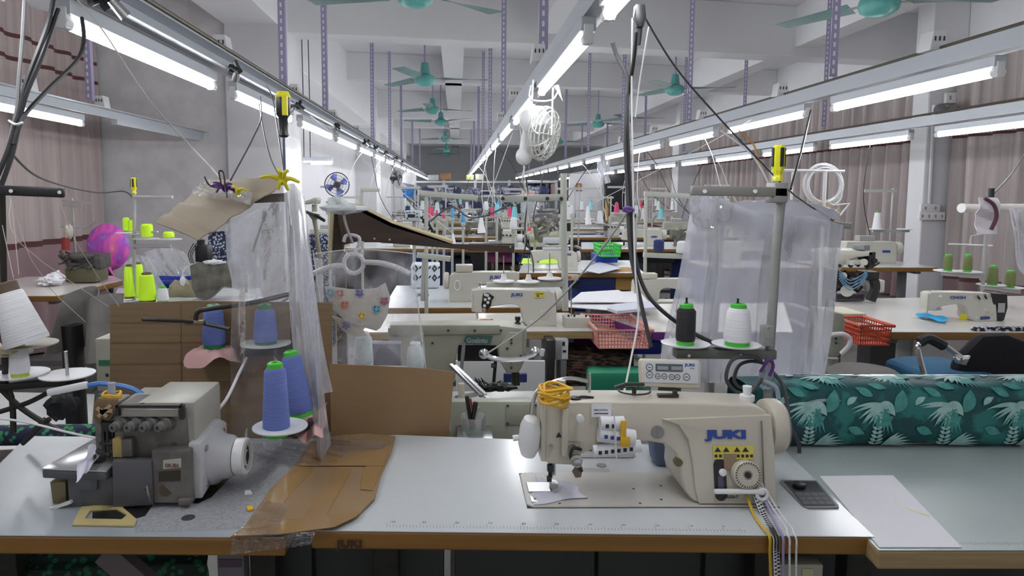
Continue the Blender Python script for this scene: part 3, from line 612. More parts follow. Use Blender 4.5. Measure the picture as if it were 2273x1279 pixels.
for x in (1524, 1638): M().cyl(sl_(x, 786)+Vector((0, -.018, 0)), sl_(x, 786)+Vector((0, -.02, 0)), .004, n=10).obj('thread_eyelet', WHITEP, st_)
M().box(sl_(1697, 742)+Vector((0, -.012, 0)), (.024, .03, .05)).cyl(sl_(1695, 722)+Vector((0, -.03, 0)), sl_(1695, 722)+Vector((0, -.025, 0)), .004, n=8).cyl(sl_(1695, 745)+Vector((0, -.03, 0)), sl_(1695, 745)+Vector((0, -.025, 0)), .004, n=8).obj('arm_clamp', DULL, st_, bev=.002)
for x, y in ((1521, 766), (1634, 768)):
    p = sl_(x, y+3); M().lathe([(.008, 0), (.058, .006), (.060, .009), (.010, .003)], p, n=28).obj('spool_disc', mat('translucent_disc', (.62, .64, .66), .3), st_)
    M().cyl(p, p+Vector((0, 0, .125)), .003, n=8).obj('spool_pin', BLACK, st_)
cone(1521, 766, 680, 43, 40, Ys, THK, 'black thread cone with green ends on the right stand, above the front machine')
cone(1636, 767, 680, 60, 46, Ys, THW, 'white thread cone on the right stand, beside the black cone')
SCY = mat('clear_yellow_handle', (.72, .70, .02), .15, coat=.5)
def screwdriver(px, pyb, pyt, Y, label, w=1.0, flipd=False, m=SCY):
    b = PY(px, pyb, Y); h = PY(px, pyt, Y).z-b.z; t = thing('screwdriver', label, 'screwdriver', b)
    r = h*.17*w; pf = [(r*.8, 0), (r*.85, h*.08), (r*.7, h*.16), (r*.78, h*.24), (r, h*.32), (r, h*.93), (r*.75, h)]
    if flipd: pf = [(x, h-z) for x, z in pf][::-1]
    M().lathe(pf, n=8).obj('handle', m, t, smooth=25)
    g = M(); [g.box((r*.97*math.cos(a), r*.97*math.sin(a), h*(.66 if not flipd else .4)), (r*.3, r*.55, h*.52), rz=a) for a in (-1.45, .1, 1.7, 3.2)]; g.obj('grip_stripe', BLACK, t, smooth=0)
    M().cyl((0, 0, -h*.55 if flipd else -h*.2), (0, 0, h*.1), r*.22, n=8).obj('shank', STEEL, t); return t
screwdriver(1726, 402, 322, Ys, 'yellow and black screwdriver standing on top of the right thread stand')
# coil of dark cables and knot by the handwheel
for i, (a, lb) in enumerate([(0, 'left'), (1, 'right')]):
    pts = [(1690, 800, 1.72), (1660, 792, 1.7), (1625, 800, 1.68), (1612, 840, 1.68), (1632, 868, 1.68), (1665, 872, 1.68), (1690, 840, 1.70)] if i == 0 else [(1700, 808, 1.74), (1668, 802, 1.74), (1640, 812, 1.74), (1630, 845, 1.74), (1648, 862, 1.74), (1680, 855, 1.74), (1700, 828, 1.74)]
    cord('dark_cable_loop', [pt(*q) for q in pts], .0045, mat('grey_cable', (.06, .06, .065), .5), 'dark grey cable loop above the front machine handwheel, %s one' % ('outer' if i == 0 else 'inner'), 'cable')
cord('grey_power_cable', [pt(*q) for q in ((1700, 812, 1.74), (1735, 850, 1.72), (1748, 900, 1.70), (1752, 940, 1.7), (1773, 985, 1.72), (1773, 1026, 1.73))], .005, mat('grey_cable', (.06, .06, .065), .5), 'thick grey cable dropping behind the front machine handwheel to the table', 'cable')
kt = M(); kt.blob(pt(1700, 832, 1.71), (.014, .012, .02), 4, .3, 12, 8).blob(pt(1706, 858, 1.71), (.02, .014, .014), 5, .35, 12, 8).tube(smoothpts([pt(1695, 845, 1.7), pt(1722, 860, 1.69), pt(1728, 885, 1.69)]), .006)
tag(kt.obj('cloth_knot', mat('grey_blue_rag', (.30, .36, .40), .85)), 'knotted grey-white rag tied round the stand pole by the handwheel', 'rag')
tag(M().tube(smoothpts([pt(1688, 825, 1.7), pt(1706, 800, 1.69), pt(1716, 812, 1.69), pt(1708, 835, 1.69)]), .004).obj('purple_ribbon', mat('purple_ribbon', (.09, .02, .16), .7)), 'purple ribbon tied on the pole above the grey rag', 'ribbon')
# ---------------- leaf-print fabric roll ----------------
def leaf_print():
    m = bpy.data.materials.new('leaf_print_fabric'); m.use_nodes = True; nt = m.node_tree; N = nt.nodes.new; Lk = nt.links.new; b = nt.nodes['Principled BSDF']; b.inputs['Roughness'].default_value = .6
    tc = N('ShaderNodeTexCoord'); mp = N('ShaderNodeMapping'); mp.inputs['Scale'].default_value = (1, 1, 1); Lk(tc.outputs['Object'], mp.inputs[0])
    def blot(sc, off, cut):
        a = N('ShaderNodeTexNoise'); a.inputs['Scale'].default_value = sc; a.inputs['Detail'].default_value = 3
        q = N('ShaderNodeMapping'); q.inputs['Location'].default_value = off; Lk(tc.outputs['Object'], q.inputs[0]); Lk(q.outputs[0], a.inputs['Vector'])
        g = N('ShaderNodeMapRange'); g.inputs[1].default_value = cut; g.inputs[2].default_value = cut+.08; Lk(a.outputs['Fac'], g.inputs[0]); return g.outputs[0]
    mx = N('ShaderNodeMix'); mx.data_type = 'RGBA'; mx.inputs[6].default_value = (.006, .07, .075, 1); mx.inputs[7].default_value = (.02, .17, .16, 1); Lk(blot(14, (3, 1, 7), .52), mx.inputs[0])
    mx2 = N('ShaderNodeMix'); mx2.data_type = 'RGBA'; Lk(mx.outputs[2], mx2.inputs[6]); mx2.inputs[7].default_value = (.012, .04, .06, 1); Lk(blot(7, (13, 5, 2), .56), mx2.inputs[0])
    Lk(mx2.outputs[2], b.inputs['Base Color']); return m
LEAFB = leaf_print(); LEAF1 = mat('printed_leaf_pale', (.42, .62, .58), .6, col2=(.20, .42, .40), scale=60); LEAF2 = mat('printed_leaf_teal', (.08, .33, .30), .6, col2=(.03, .2, .19), scale=60)
rw = thing('fabric_roll', 'thick roll of teal leaf-print fabric lying across the back of the right table', 'fabric', (PZ(1990, 990, .756).x, PZ(1990, 990, .756).y, .756))
ra, rb_, RL, RX0 = .075, .085, 1.25, -.40
y_front = PZ(1990, 998, .756).y-rw.location.y
def _rp(a, off=0):
    k = 4.0; ca, sa = math.cos(a), math.sin(a); rr_ = (abs(ca)**k+abs(sa)**k)**(-1/k)
    return Vector((0, y_front+.075-(.075*rr_+off)*ca, .083+(.083*rr_+off)*sa))
_A = [math.radians(-52+i*2.2) for i in range(90)]; _L = [0]
for i in range(1, 90): _L.append(_L[-1]+(_rp(_A[i])-_rp(_A[i-1])).length)
def roll_xyz(x, y, off=0):
    """y: distance along the cloth from the bottom front edge"""
    y = max(0, min(_L[-1], y)); i = max(1, next((k for k in range(90) if _L[k] >= y), 89)); f = (y-_L[i-1])/(_L[i]-_L[i-1]); p = _rp(_A[i-1]+(_A[i]-_A[i-1])*f, off); p.x = x; return p
def fn(u, v):
    a = 2*math.pi*u; k = 4.0; ca, sa = math.cos(a), math.sin(a); r_ = (abs(ca)**k+abs(sa)**k)**(-1/k); x = RX0+v*RL
    w = .0025*math.sin(x*14+a*2)
    return Vector((x, y_front+.075-(.075*r_+w)*ca, .083+(.083*r_+w)*sa))
gm = M().grid(fn, 36, 24, True); o = gm.obj('rolled_fabric', LEAFB, rw, smooth=60)
def leaf_patch(M_, x0, s0, L_, W_, ang, bend=0):
    """flat leaf lying on the roll surface; x along roll, s along the section"""
    n_ = 7; vs = []
    for i in range(n_):
        t = i/(n_-1); w = W_*(math.sin(math.pi*min(1, t*1.02+.03))**.8)/2; a = ang+bend*t; x = x0+L_*t*math.cos(a); y = L_*t*math.sin(a)
        for sgn in (-1, 1):
            vs.append(roll_xyz(x-sgn*w*math.sin(a), s0+y+sgn*w*math.cos(a), .0036))
    M_.add(vs, [(2*i, 2*i+1, 2*i+3, 2*i+2) for i in range(n_-1)])
A_, B_ = M(), M(); q = random.Random(5); dg = math.radians
for k in range(8):
    for row in (0, 1):
        x = RX0+.07+k*.175+(.06 if row else 0); y = .085 if row == 0 else .20
        if x < RX0+.02 or x > RX0+RL-.12: continue
        nx, ny = x+.10, y+.035
        for j in range(8): leaf_patch(A_, nx, ny, .085-.005*j+.008*q.random(), .0075, dg(172+j*11), q.uniform(.05, .3))
        leaf_patch(A_, nx-.01, ny+.003, .05, .024, dg(-12), -.5); leaf_patch(A_, nx-.095, ny-.002, .032, .016, dg(60), -.4)
        if row == 0:
            bx_, by_ = x+.085, .012
            for j in range(5):
                for sg in (30, 150): leaf_patch(A_, bx_, by_+.011*j, .022-.002*j, .0085, dg(sg))
            for j in range(6): leaf_patch(A_, bx_+.02, by_-.004, .055+.006*j, .0085, dg(62-j*11), -.25)
        for j in range(7): leaf_patch(B_, nx+.01, ny-.012, .065, .0075, dg(205+j*11), .25)
        leaf_patch(B_, nx+.03, ny-.02, .06, .034, dg(58), .2); leaf_patch(B_, nx-.02, ny-.055, .05, .028, dg(28)); leaf_patch(B_, nx-.09, ny-.06, .045, .022, dg(-20)); leaf_patch(B_, nx-.03, ny+.02, .045, .022, dg(150))
A_.obj('printed_pale_leaves', LEAF1, rw, smooth=0)['kind'] = 'stuff'; B_.obj('printed_teal_leaves', LEAF2, rw, smooth=0)['kind'] = 'stuff'
# table behind the roll
p1, p2 = PZ(1745, 856, .8), PZ(2500, 856, .8)
table('white work table behind the leaf-print roll, only its back edge in view', [(p1.x-.25, 1.97), (p2.x, 1.97), (p2.x+.2, 2.33), (p1.x-.05, 2.33)], .80, edge=LAM)
# silver tool lying on the roll
sp = M().tube(smoothpts([pt(1752, 905, 1.76), pt(1790, 893, 1.76), pt(1850, 888, 1.76), pt(1895, 889, 1.76)]), .012, 8, r2=.006); sp.lathe([(.004, 0), (.016, .002), (.016, .006), (.004, .008)], pt(1910, 890, 1.765), (0, -1, .3), n=14)
tag(sp.obj('fabric_clip_ribbon', mat('grey_satin', (.28, .34, .38), .35)), 'smooth grey satin strip lying over the left end of the leaf-print roll', 'strip')
# paper patterns on the right table
flat_cloth('paper_pattern', [(1820, 1058), (1982, 1056), (2135, 1216), (1952, 1216)], .7568, PAPER, 'large white paper sheet lying on the right table beside the front machine table', 'paper')
tag(M().ribbon(smoothpts([PZ(1985, 1112, .76), PZ(2020, 1130, .76), PZ(2062, 1144, .76)]), (0, 1, .3), .008, .001).obj('paper_curl', mat('cream_paper', (.75, .72, .6), .6)), 'narrow cream paper sliver on the white paper sheet', 'paper')
o = M(); a, b = PZ(2120, 1207, .756), PZ(2500, 1207, .756)
for i in range(50): pp = a.lerp(b, i/49); o.box((pp.x, pp.y, .7563), (.001, .008 if i % 5 else .013, .0004))
tag(o.obj('printed_ruler', mat('ruler_ink', (0, 0, 0)), smooth=0), kind='stuff').parent = TR; COL.objects['printed_ruler.001'].matrix_parent_inverse = Matrix.Translation(-TR.location)
# ---------------- lower left: overlock, cardboard, cones, plastic ----------------
def mk(name, label, cat, px, py, Y, group=None, z=None):
    b = PY(px, py, Y) if z is None else PZ(px, py, z)
    t = thing(name, label, cat, b, 0, group)
    def loc(x, y, yy=None): return PY(x, y, b.y if yy is None else yy)-b
    return t, loc
def pb(m_, loc, x0, y0, x1, y1, d, Y=None):
    """box whose front face covers the px rectangle at depth Y, going back by d"""
    lc = (lambda x, y: loc(x, y)) if Y is None else (lambda x, y: loc(x, y, Y)); a = lc(x0, y1); b = lc(x1, y0); return m_.box(((a.x+b.x)/2, a.y+d/2, (a.z+b.z)/2), (abs(b.x-a.x), d, abs(b.z-a.z)))
def pp(m_, loc, pts, d, Y=None):
    q = [loc(x, y) if Y is None else loc(x, y, Y) for x, y in pts]; return m_.prism([(v.x, v.z) for v in q], q[0].y, q[0].y+d, 'xz')
OVG = mat('oily_grey_casting', (.21, .20, .185), .45, .15, col2=(.08, .073, .064), scale=14, contrast=.5); OVP = mat('slate_grey_cover', (.10, .10, .115), .4, noise=.15, scale=10)
OVC = mat('dirty_white_cap', (.42, .41, .36), .4, noise=.3, scale=8); OVS = mat('worn_cloth_plate', (.62, .63, .64), .2, .6, noise=.1, scale=6); OVW = mat('white_motor_casting', (.52, .52, .54), .35, noise=.12, scale=14)
BRASS = mat('brass_yellow', (.42, .32, .11), .4, .3)
YO = PZ(250, 1128, Z).y
t, l = mk('overlock_machine', 'grey oily overlock machine with white motor wheel on the lower left table', 'sewing machine', 250, 1128, YO)
OV = t
pb(M(), l, 340, 1000, 420, 1118, .15).obj('lower_casting', OVG, t, bev=.004); 
a = M(); pp(a, l, [(338, 905), (255, 905), (252, 1000), (250, 1024), (338, 1024), (342, 1120), (415, 1120), (418, 1000), (412, 905)], .10, YO+.03); a.obj('body_casting', OVG, t, bev=.004)
pb(M(), l, 152, 1060, 250, 1128, .16, YO+.004).obj('front_left_cover', OVP, t, bev=.004)
pp(M(), l, [(248, 1024), (336, 1022), (340, 1122), (250, 1128)], .02, YO-.004).obj('looper_cover', OVP, t, bev=.003)
pp(M(), l, [(170, 1062), (215, 1062), (215, 1090), (170, 1090)], .02, YO-.004).obj('cover_step', OVP, t, bev=.002)
a = M(); a.tube([l(322, 1088, YO-.010), l(326, 1080, YO-.014), l(330, 1096, YO-.014), l(333, 1112, YO-.008)], .0025, 6); a.obj('cover_lever', STEEL, t)
# left bracket
a = M(); pp(a, l, [(110, 1070), (145, 1070), (147, 1120), (118, 1128)], .10, YO+.02); a.obj('side_bracket', mat('olive_brass', (.20, .17, .09), .45, .3), t, bev=.002)
M().box(l(135, 1122, YO)+Vector((0, 0, 0)), (.05, .008, .006), R=Matrix.Rotation(-.35, 3, 'Y')).obj('chip_lever', WHITEP, t, smooth=0)
# cloth plate (white top, dark rim)
zt = .085
A = [PZ(*q, Z+zt)-t.location for q in ((92, 1040), (236, 1046), (300, 985), (296, 966), (222, 966))]
M().prism([(v.x, v.y) for v in A], zt-.022, zt-.003, 'xy').obj('cloth_plate_rim', OVP, t, bev=.004); M().prism([(v.x, v.y) for v in A], zt-.003, zt, 'xy').obj('cloth_plate', OVS, t, bev=.001)
# upper head left, tape wrapped
a = M(); pb(a, l, 212, 895, 258, 1012, .07, YO+.05); a.obj('head_casting', OVG, t, bev=.005)
a = M(); pp(a, l, [(208, 895), (215, 884), (258, 886), (260, 915), (240, 935), (225, 930), (222, 945), (206, 930)], .012, YO+.036); a.obj('brown_tape_wrap', mat('brown_packing_tape', (.20, .13, .07), .35, noise=.3, scale=30), t, bev=.003)
a = M(); 
for p, q in (((215, 905), (238, 925)), ((218, 925), (245, 900)), ((222, 912), (250, 912))): c_, d_, q_ = bar(l(*p, YO+.033), l(*q, YO+.033), .003, .008); a.box(c_, d_, R=q_)
a.obj('tape_strip', mat('tape_tan', (.42, .33, .20), .4), t, smooth=0)
M().cyl(l(248, 876, YO+.06), l(248, 850, YO+.06), .008, n=12).cyl(l(248, 886, YO+.06), l(248, 876, YO+.06), .012, n=12).obj('oil_sight_cap', mat('smoky_clear', (.35, .38, .45), .15), t)
a = M(); [a.tube([l(248, 874+3*k, YO+.06)+Vector((.018*math.cos(x), .018*math.sin(x), .002*math.sin(3*x+k))) for x in [2*math.pi*i/16 for i in range(16)]], .0028, 5, True) for k in range(4)]; a.obj('yellow_band', YEL, t)
# needle area
a = M(); q = random.Random(2)
for (x, y, x2, y2, r) in ((228, 960, 232, 1010, .004), (238, 950, 240, 1015, .003), (222, 985, 250, 985, .004), (215, 1000, 245, 1010, .005), (225, 1015, 255, 1000, .003), (210, 1010, 212, 1030, .003), (232, 1020, 205, 1035, .003), (245, 975, 262, 1010, .004)):
    a.cyl(l(x, y, YO+.035), l(x2, y2, YO+.03), r, n=7)
pb(a, l, 226, 938, 250, 978, .02, YO+.04); pb(a, l, 236, 990, 262, 1018, .02, YO+.03); a.obj('needle_mechanism', DARKM, t, smooth=35)
pb(M(), l, 250, 975, 270, 1016, .03, YO+.012).obj('presser_lever', BRASS, t, bev=.002)
pb(M(), l, 268, 975, 292, 1015, .03, YO+.012).obj('lever_block', OVG, t, bev=.003)
# tension row and frame
for x in (268, 300, 333, 366):
    M().lathe([(.014, 0), (.0145, .014), (.011, .016), (.0115, .03), (.0085, .032), (.009, .04), (.004, .041), (.0038, .036)], l(x+12, 939, YO+.032), (-.28, -1, .05), n=16).obj('tension_knob', mat('grimy_knob', (.16, .155, .15), .5, noise=.3, scale=60), t)
a = M(); pb(a, l, 256, 900, 404, 906, .012, YO+.012); pb(a, l, 256, 900, 262, 925, .012, YO+.012); pb(a, l, 398, 900, 406, 932, .012, YO+.012); a.obj('guide_frame', DARKM, t, smooth=0, bev=.001)
pb(M(), l, 270, 910, 396, 926, .01, YO+.018).obj('guide_bar', OVC, t, bev=.002)
a = M(); pb(a, l, 408, 892, 452, 1010, .0, YO)
# top cap with visible top and right side
cx0, cx1 = l(300, 905, YO+.03).x, l(414, 905, YO+.03).x
M().prism([(cx0, 0), (cx1, 0), (cx1, -.0), (cx1, .0)][:2]+[(cx1, 1), (cx0, 1)], 0, 1, 'xy') if False else None
zc = l(412, 903, YO+.03).z
M().box(((cx0+cx1)/2+.008, .118, zc-.055), (cx1-cx0+.012, .165, .125)).obj('top_cap', OVC, t, bev=.005)
M().box(((cx0+cx1)/2-.03, .122, zc-.03), (.16, .15, .05)).obj('rear_cap', OVC, t, bev=.004)
for x, y in ((320, 892), (385, 891)): 
    q_ = PZ(x, y, Z+zc+.006)-t.location; M().cyl(q_-Vector((0, 0, .004)), q_, .010, n=16).obj('cap_screw', DARKM, t)
M().cyl(l(385, 990, YO+.03), l(385, 990, YO+.024), .006, n=10).obj('side_screw', DARKM, t)
st = pp(M(), l, [(362, 1022), (402, 1018), (402, 1038), (362, 1042)], .002, YO-.0015).obj('name_plate', mat('dirty_label', (.45, .43, .38), .5), t, smooth=0)
text('plate_lettering', 'SIRUBA', .012, mat('red_brown_ink', (.15, .03, .02), .5), t, l(366, 1038, YO-.002), (math.radians(90), 0, 0), sx=.75)
pp(M(), l, [(352, 1048), (400, 1044), (400, 1068), (352, 1070)], .002, YO-.0015).obj('dark_plate', mat('dark_brown_plate', (.04, .03, .02), .4), t, smooth=0)
M().cyl(l(368, 1088, YO-.002), l(368, 1088, YO+.01), .013, .009, n=16).obj('oil_window', mat('oily_brown', (.05, .03, .015), .2), t)
pb(M(), l, 395, 1108, 422, 1124, .06, YO-.006).obj('foot', OVG, t, bev=.003)
# white motor: housing faces right, cylinder towards the camera-right
q0 = l(424, 1050, YO+.02); hx = q0.x
hz0, hz1 = l(424, 1108, YO+.02).z, l(424, 985, YO+.02).z
M().prism([(0.02, hz0), (.15, hz0+.02), (.19, hz0+.05), (.19, hz1-.01), (.15, hz1+.01), (.02, hz1)], hx-.005, hx+.022, 'yz').obj('motor_flange', OVW, t, bev=.004)
zc_ = (hz0+hz1)/2+.0
M().lathe([(.062, 0), (.060, .01), (.050, .022), (.047, .04), (.040, .048)], (hx+.02, .105, zc_), (1, 0, 0), n=28).obj('motor_housing', OVW, t)
hw = M().lathe([(.030, 0), (.040, .004), (.041, .026), (.037, .03), (.031, .030), (.030, .022), (.02, .021), (.012, .028), (.012, .018)], (hx+.066, .105, zc_), (1, 0, 0), n=30).obj('handwheel', WHITEP, t)
M().cyl((hx+.09, .105, zc_), (hx+.0945, .105, zc_), .012, n=16).obj('hub', BLACK, hw)
a = M(); [a.box((hx+.0885, .105+.024*math.cos(x), zc_+.024*math.sin(x)), (.002, .006, .015), R=Matrix.Rotation(x, 3, 'X')) for x in (.3, 1.35, 2.4, 3.45, 4.5, 5.55)]; a.obj('vent_slot', BLACK, hw, smooth=0)
for y, z in ((.05, hz0+.02), (.05, hz1-.02), (.16, hz1-.02)): M().cyl((hx+.02, y, z), (hx+.026, y, z), .006, n=10).obj('motor_bolt', STEEL, t)
# fabric bits
cloth_patch('fabric_offcut', [(165, 1075), (205, 1040), (252, 985), (200, 1000)], Z+.088, mat('lilac_white_cloth', (0, 0, 0)), 'crumpled white fabric offcut on the overlock cloth plate', amp=.008, seed=8, n=14)
# metal ring plate; flat black patches painting the dark of the table openings
def ring(name, outer, inner, z, th, m, label, cat):
    a = M(); O = [PZ(x, y, z) for x, y in outer]; I = [PZ(x, y, z) for x, y in inner]; n = len(O)
    vs = [p+Vector((0, 0, h)) for h in (0, th) for p in O+I]
    fs = []
    for i in range(n):
        j = (i+1) % n; fs += [(i, j, n+j, n+i), (2*n+i, 2*n+j, 3*n+j, 3*n+i), (i, j, 2*n+j, 2*n+i), (n+i, n+j, 3*n+j, 3*n+i)]
    return tag(a.add(vs, fs).obj(name, m, None, smooth=0, bev=0), label, cat)
ring('machine_frame_plate', [(160, 1168), (298, 1170), (304, 1156), (262, 1120), (180, 1128)], [(188, 1154), (270, 1156), (282, 1146), (258, 1132), (200, 1136)], Z+.001, .003, mat('pale_brass', (.52, .43, .20), .4), 'yellow metal frame plate on the table under the overlock machine', 'frame')
for nm, pts in (('cutout_dark_patch', [(205, 1134), (340, 1120), (322, 1146), (292, 1154), (205, 1154)]), ('cutout_dark_patch', [(400, 1116), (520, 1016), (552, 1018), (470, 1104), (440, 1118)])):
    o = M().prism([V2(PZ(x, y, Z)-TL.location) for x, y in pts], Z-.002, Z+.0006, 'xy').obj(nm, BLACK, TL, smooth=0)
p = PZ(418, 1150, Z); M().cyl(p-TL.location, p-TL.location+Vector((0, 0, .001)), .0135, n=20).obj('oil_grommet', mat('grommet', (.05, .05, .06), .4), TL)
# grey felt sheet over the table
FELT = mat('grey_lint_felt', (.36, .36, .38), .9, col2=(.22, .22, .24), scale=160, bump=.2)
o = M().prism([V2(PZ(x, y, Z)-TL.location) for x, y in [(300, 1172), (345, 1120), (450, 1118), (540, 1020), (560, 985), (700, 985), (660, 1035), (530, 1175), (300, 1182)]], Z-.0005, Z+.0004, 'xy').obj('felt_sheet', FELT, TL, smooth=0)
for pts, m_, nm, lb in (([(544, 1092), (556, 1092), (560, 1098), (543, 1100)], PAPER, 'paper_scrap', 'tiny white paper scrap on the grey table right of the overlock'), ([(548, 1128), (560, 1126), (563, 1134), (550, 1137)], YEL, 'yellow_scrap', 'tiny yellow scrap on the table by the taped cardboard')):
    flat_cloth(nm, pts, Z+.001, m_, lb, 'scrap', .004)
# ---------------- cardboard ----------------
TAPEB = mat('clear_brown_tape', (.30, .185, .08), .15, noise=.1, scale=10)
t = thing('cardboard_sheet', 'flat taped cardboard sheet bridging the two front tables', 'cardboard', PZ(700, 1080, Z+.004))
pts = [(512, 1196), (545, 1170), (600, 1090), (655, 1035), (690, 985), (740, 958), (878, 972), (868, 1010), (845, 1060), (832, 1110), (790, 1150), (742, 1172), (690, 1180), (620, 1188), (545, 1194)]
Q = [PZ(x, y, Z+.004)-t.location for x, y in pts]
M().prism([(v.x, v.y) for v in Q], 0, .0045, 'xy').obj('board', CARD, t, smooth=0)
for tp in ([(545, 1170), (612, 1088), (640, 1050), (668, 1034), (700, 1040), (650, 1090), (590, 1168)], [(672, 1150), (745, 1040), (782, 1040), (722, 1150)], [(800, 1088), (806, 1042), (866, 982), (862, 1005), (836, 1070), (826, 1090)], [(520, 1192), (548, 1166), (806, 1135), (788, 1150), (742, 1172), (620, 1188)], [(662, 1036), (694, 1000), (862, 1003), (852, 1036)]):
    KZ = globals().get('KZ', 0)+.0004
    R_ = [PZ(x, y, Z+.0088)-t.location for x, y in tp]; M().prism([(v.x, v.y) for v in R_], .0046+KZ, .0049+KZ, 'xy').obj('packing_tape', TAPEB, t, smooth=0)
# upright cardboard screens
def screen(label, pts, Y, th=.004, m=CARD, creases=(), name='cardboard_screen', bend=0):
    t = thing(name, label, 'cardboard', (PY(pts[0][0], pts[0][1], Y).x, Y, PY(pts[0][0], pts[0][1], Y).z)); l_ = lambda x, y, yy: PY(x, y, yy)-t.location
    q = [l_(x, y, Y+bend*(x-pts[0][0])) for x, y in pts]; n = len(q)
    M().add([v for v in q]+[v+Vector((0, th, 0)) for v in q], [(i, (i+1) % n, n+(i+1) % n, n+i) for i in range(n)]+[tuple(range(n))[::-1], tuple(range(n, 2*n))]).obj('board', m, t, smooth=0)
    for (x0, y0, x1, y1) in creases:
        ya = Y+bend*((x0+x1)/2-pts[0][0]); c_, d_, q_ = bar(l_(x0, y0, ya-.001), l_(x1, y1, ya-.001), .002, .0035); M().box(c_, d_, R=q_).obj('crease', CARDD, t, smooth=0)
    return t
YB = PZ(500, 962, Z).y+.04
CORR = mat('corrugated_cardboard', (.25, .165, .09), .75, noise=.25, scale=6, stretch=(.3, 1, 12))
cs = screen('tall cardboard screen standing behind the overlock machine and blue cones', [(244, 675), (244, 900), (330, 1000), (735, 985), (738, 672), (420, 668)], YB, m=CORR, creases=[(247, 760, 500, 758), (247, 807, 505, 805), (400, 676, 402, 880), (405, 770, 500, 768), (402, 850, 520, 848), (250, 715, 398, 714)])
screen('smaller plain cardboard screen on the left end of the front white table', [(732, 808), (735, 968), (996, 978), (1008, 826), (940, 818), (880, 815)], PZ(870, 974, Z).y, m=CARD, bend=.0002)
# cardboard roof tied with yellow band
def quadsheet(name, A, B, C_, D, m, label, cat, amp=.004, n=14, solid=.003, fq=9, seed=0):
    q = random.Random(seed); ph = [q.uniform(0, 6) for _ in range(3)]
    nn = (B-A).cross(D-A).normalized()
    fn = lambda u, v: ((A*(1-u)+B*u)*(1-v)+(D*(1-u)+C_*u)*v)+nn*amp*(math.sin(fq*v+ph[0]+u)+.5*math.sin(fq*2.3*v+ph[1]+u*4))
    return tag(M().grid(fn, n, n).obj(name, m, solid=solid), label, cat)
Ya = 1.72
quadsheet('cardboard_canopy', PY(345, 492, Ya), PY(440, 534, Ya-.03), PY(650, 392, Ya+.10), PY(466, 402, Ya+.2), mat('grey_brown_cardboard', (.33, .27, .20), .6, noise=.2, scale=7, stretch=(1, 1, 1)), 'crumpled cardboard canopy wrapped in clear film above the left machine', 'cardboard', amp=.004, n=20, fq=22, seed=2)
FILM = film('clear_crinkled_film', (.75, .75, .80), .13, .10, .1, 12, .5); FILMM = film('milky_film', (.72, .73, .80), .6, .15, .25, 9, .35, (3, 3, .6)); FILMH = film('hazy_bag_film', (.70, .71, .78), .66, .16, .18, 6, .5)
quadsheet('canopy_film', PY(425, 425, Ya+.06), PY(555, 452, Ya-.01), PY(560, 430, Ya+.03), PY(460, 400, Ya+.17), film('canopy_film', (.8, .8, .84), .25, .2, .08, 30, .9), 'crinkled clear film over the top of the cardboard canopy', 'film', amp=.006, n=20, fq=30, solid=0, seed=5)
tag(M().box(*bar(PY(560, 442, 1.83), PY(640, 438, 1.83), .03, .022)[:2], R=bar(PY(560, 442, 1.83), PY(640, 438, 1.83), .03, .022)[2]).obj('stand_arm', mat('brown_grey_arm', (.10, .085, .075), .5)), 'dark metal arm end under the cardboard canopy, right of the column', 'arm')
def star_tie(px, py, Y, r, m, name, label, n=6, seed=0, th=.006):
    q = random.Random(seed); c_ = PY(px, py, Y); a = M()
    for i in range(n):
        an = 2*math.pi*i/n+q.uniform(-.4, .4); L_ = r*q.uniform(.7, 1.2); d = Vector((math.cos(an), q.uniform(-.5, .2), math.sin(an)*.55))
        a.tube(smoothpts([c_, c_+d*L_*.5+Vector((0, -.01, .006)), c_+d*L_], 4), th, 6, r2=th*.5)
    a.blob(c_, th*2, seed, .3, 8, 6); return tag(a.obj(name, m), label, 'ribbon')
star_tie(628, 400, 1.70, .045, mat('yellow_ribbon', (.62, .55, .02), .5), 'yellow_ribbon_knot', 'yellow ribbon knot on the top corner of the cardboard canopy', 6, 3, .007)
star_tie(500, 418, 1.72, .035, mat('purple_ribbon', (0, 0, 0)), 'purple_ribbon_knot', 'purple ribbon knot on the cardboard canopy', 6, 4, .004)
star_tie(530, 424, 1.71, .03, mat('yellow_ribbon', (0, 0, 0)), 'yellow_ribbon_knot', 'small yellow ribbon tail right of the purple knot', 3, 9, .004)
cord('black_wire_tie', [pt(*a) for a in ((454, 392, 1.72), (466, 412, 1.72), (490, 414, 1.71), (486, 382, 1.71), (496, 384, 1.71), (500, 415, 1.71), (504, 438, 1.70))], .0022, BLACK, 'black wire twisted through the purple knot on the canopy', 'wire')
# clear hanging sheet
def hang_sheet(name, top, bot, Y, m, label, folds=5, amp=.02, nu=40, nv=24, edge=None, seed=0, Yb=None):
    """top and bot: px polylines (left to right) sampled evenly; hangs between them"""
    q = random.Random(seed); ph = [q.uniform(0, 6) for _ in range(6)]; Yb = Y if Yb is None else Yb
    def along(P, u):
        k = u*(len(P)-1); i = min(int(k), len(P)-2); f = k-i; return (P[i][0]*(1-f)+P[i+1][0]*f, P[i][1]*(1-f)+P[i+1][1]*f)
    def fn(u, v):
        a = along(top, u); b = along(bot, u); e = v
        px = a[0]*(1-e)+b[0]*e; py = a[1]*(1-v)+b[1]*v; Yv = Y*(1-v)+Yb*v
        px += 4*math.sin(v*7+u*5+ph[3])*v
        return PY(px, py, Yv+amp*(math.sin(2*math.pi*folds*u+ph[0]+1.2*v)+.5*math.sin(2*math.pi*folds*2.3*u+ph[1]-2*v))*(.4+.6*v)+.01*math.sin(v*9+ph[2]+u*6))
    return tag(M().grid(fn, nu, nv).obj(name, m, smooth=180), label, 'plastic sheet')
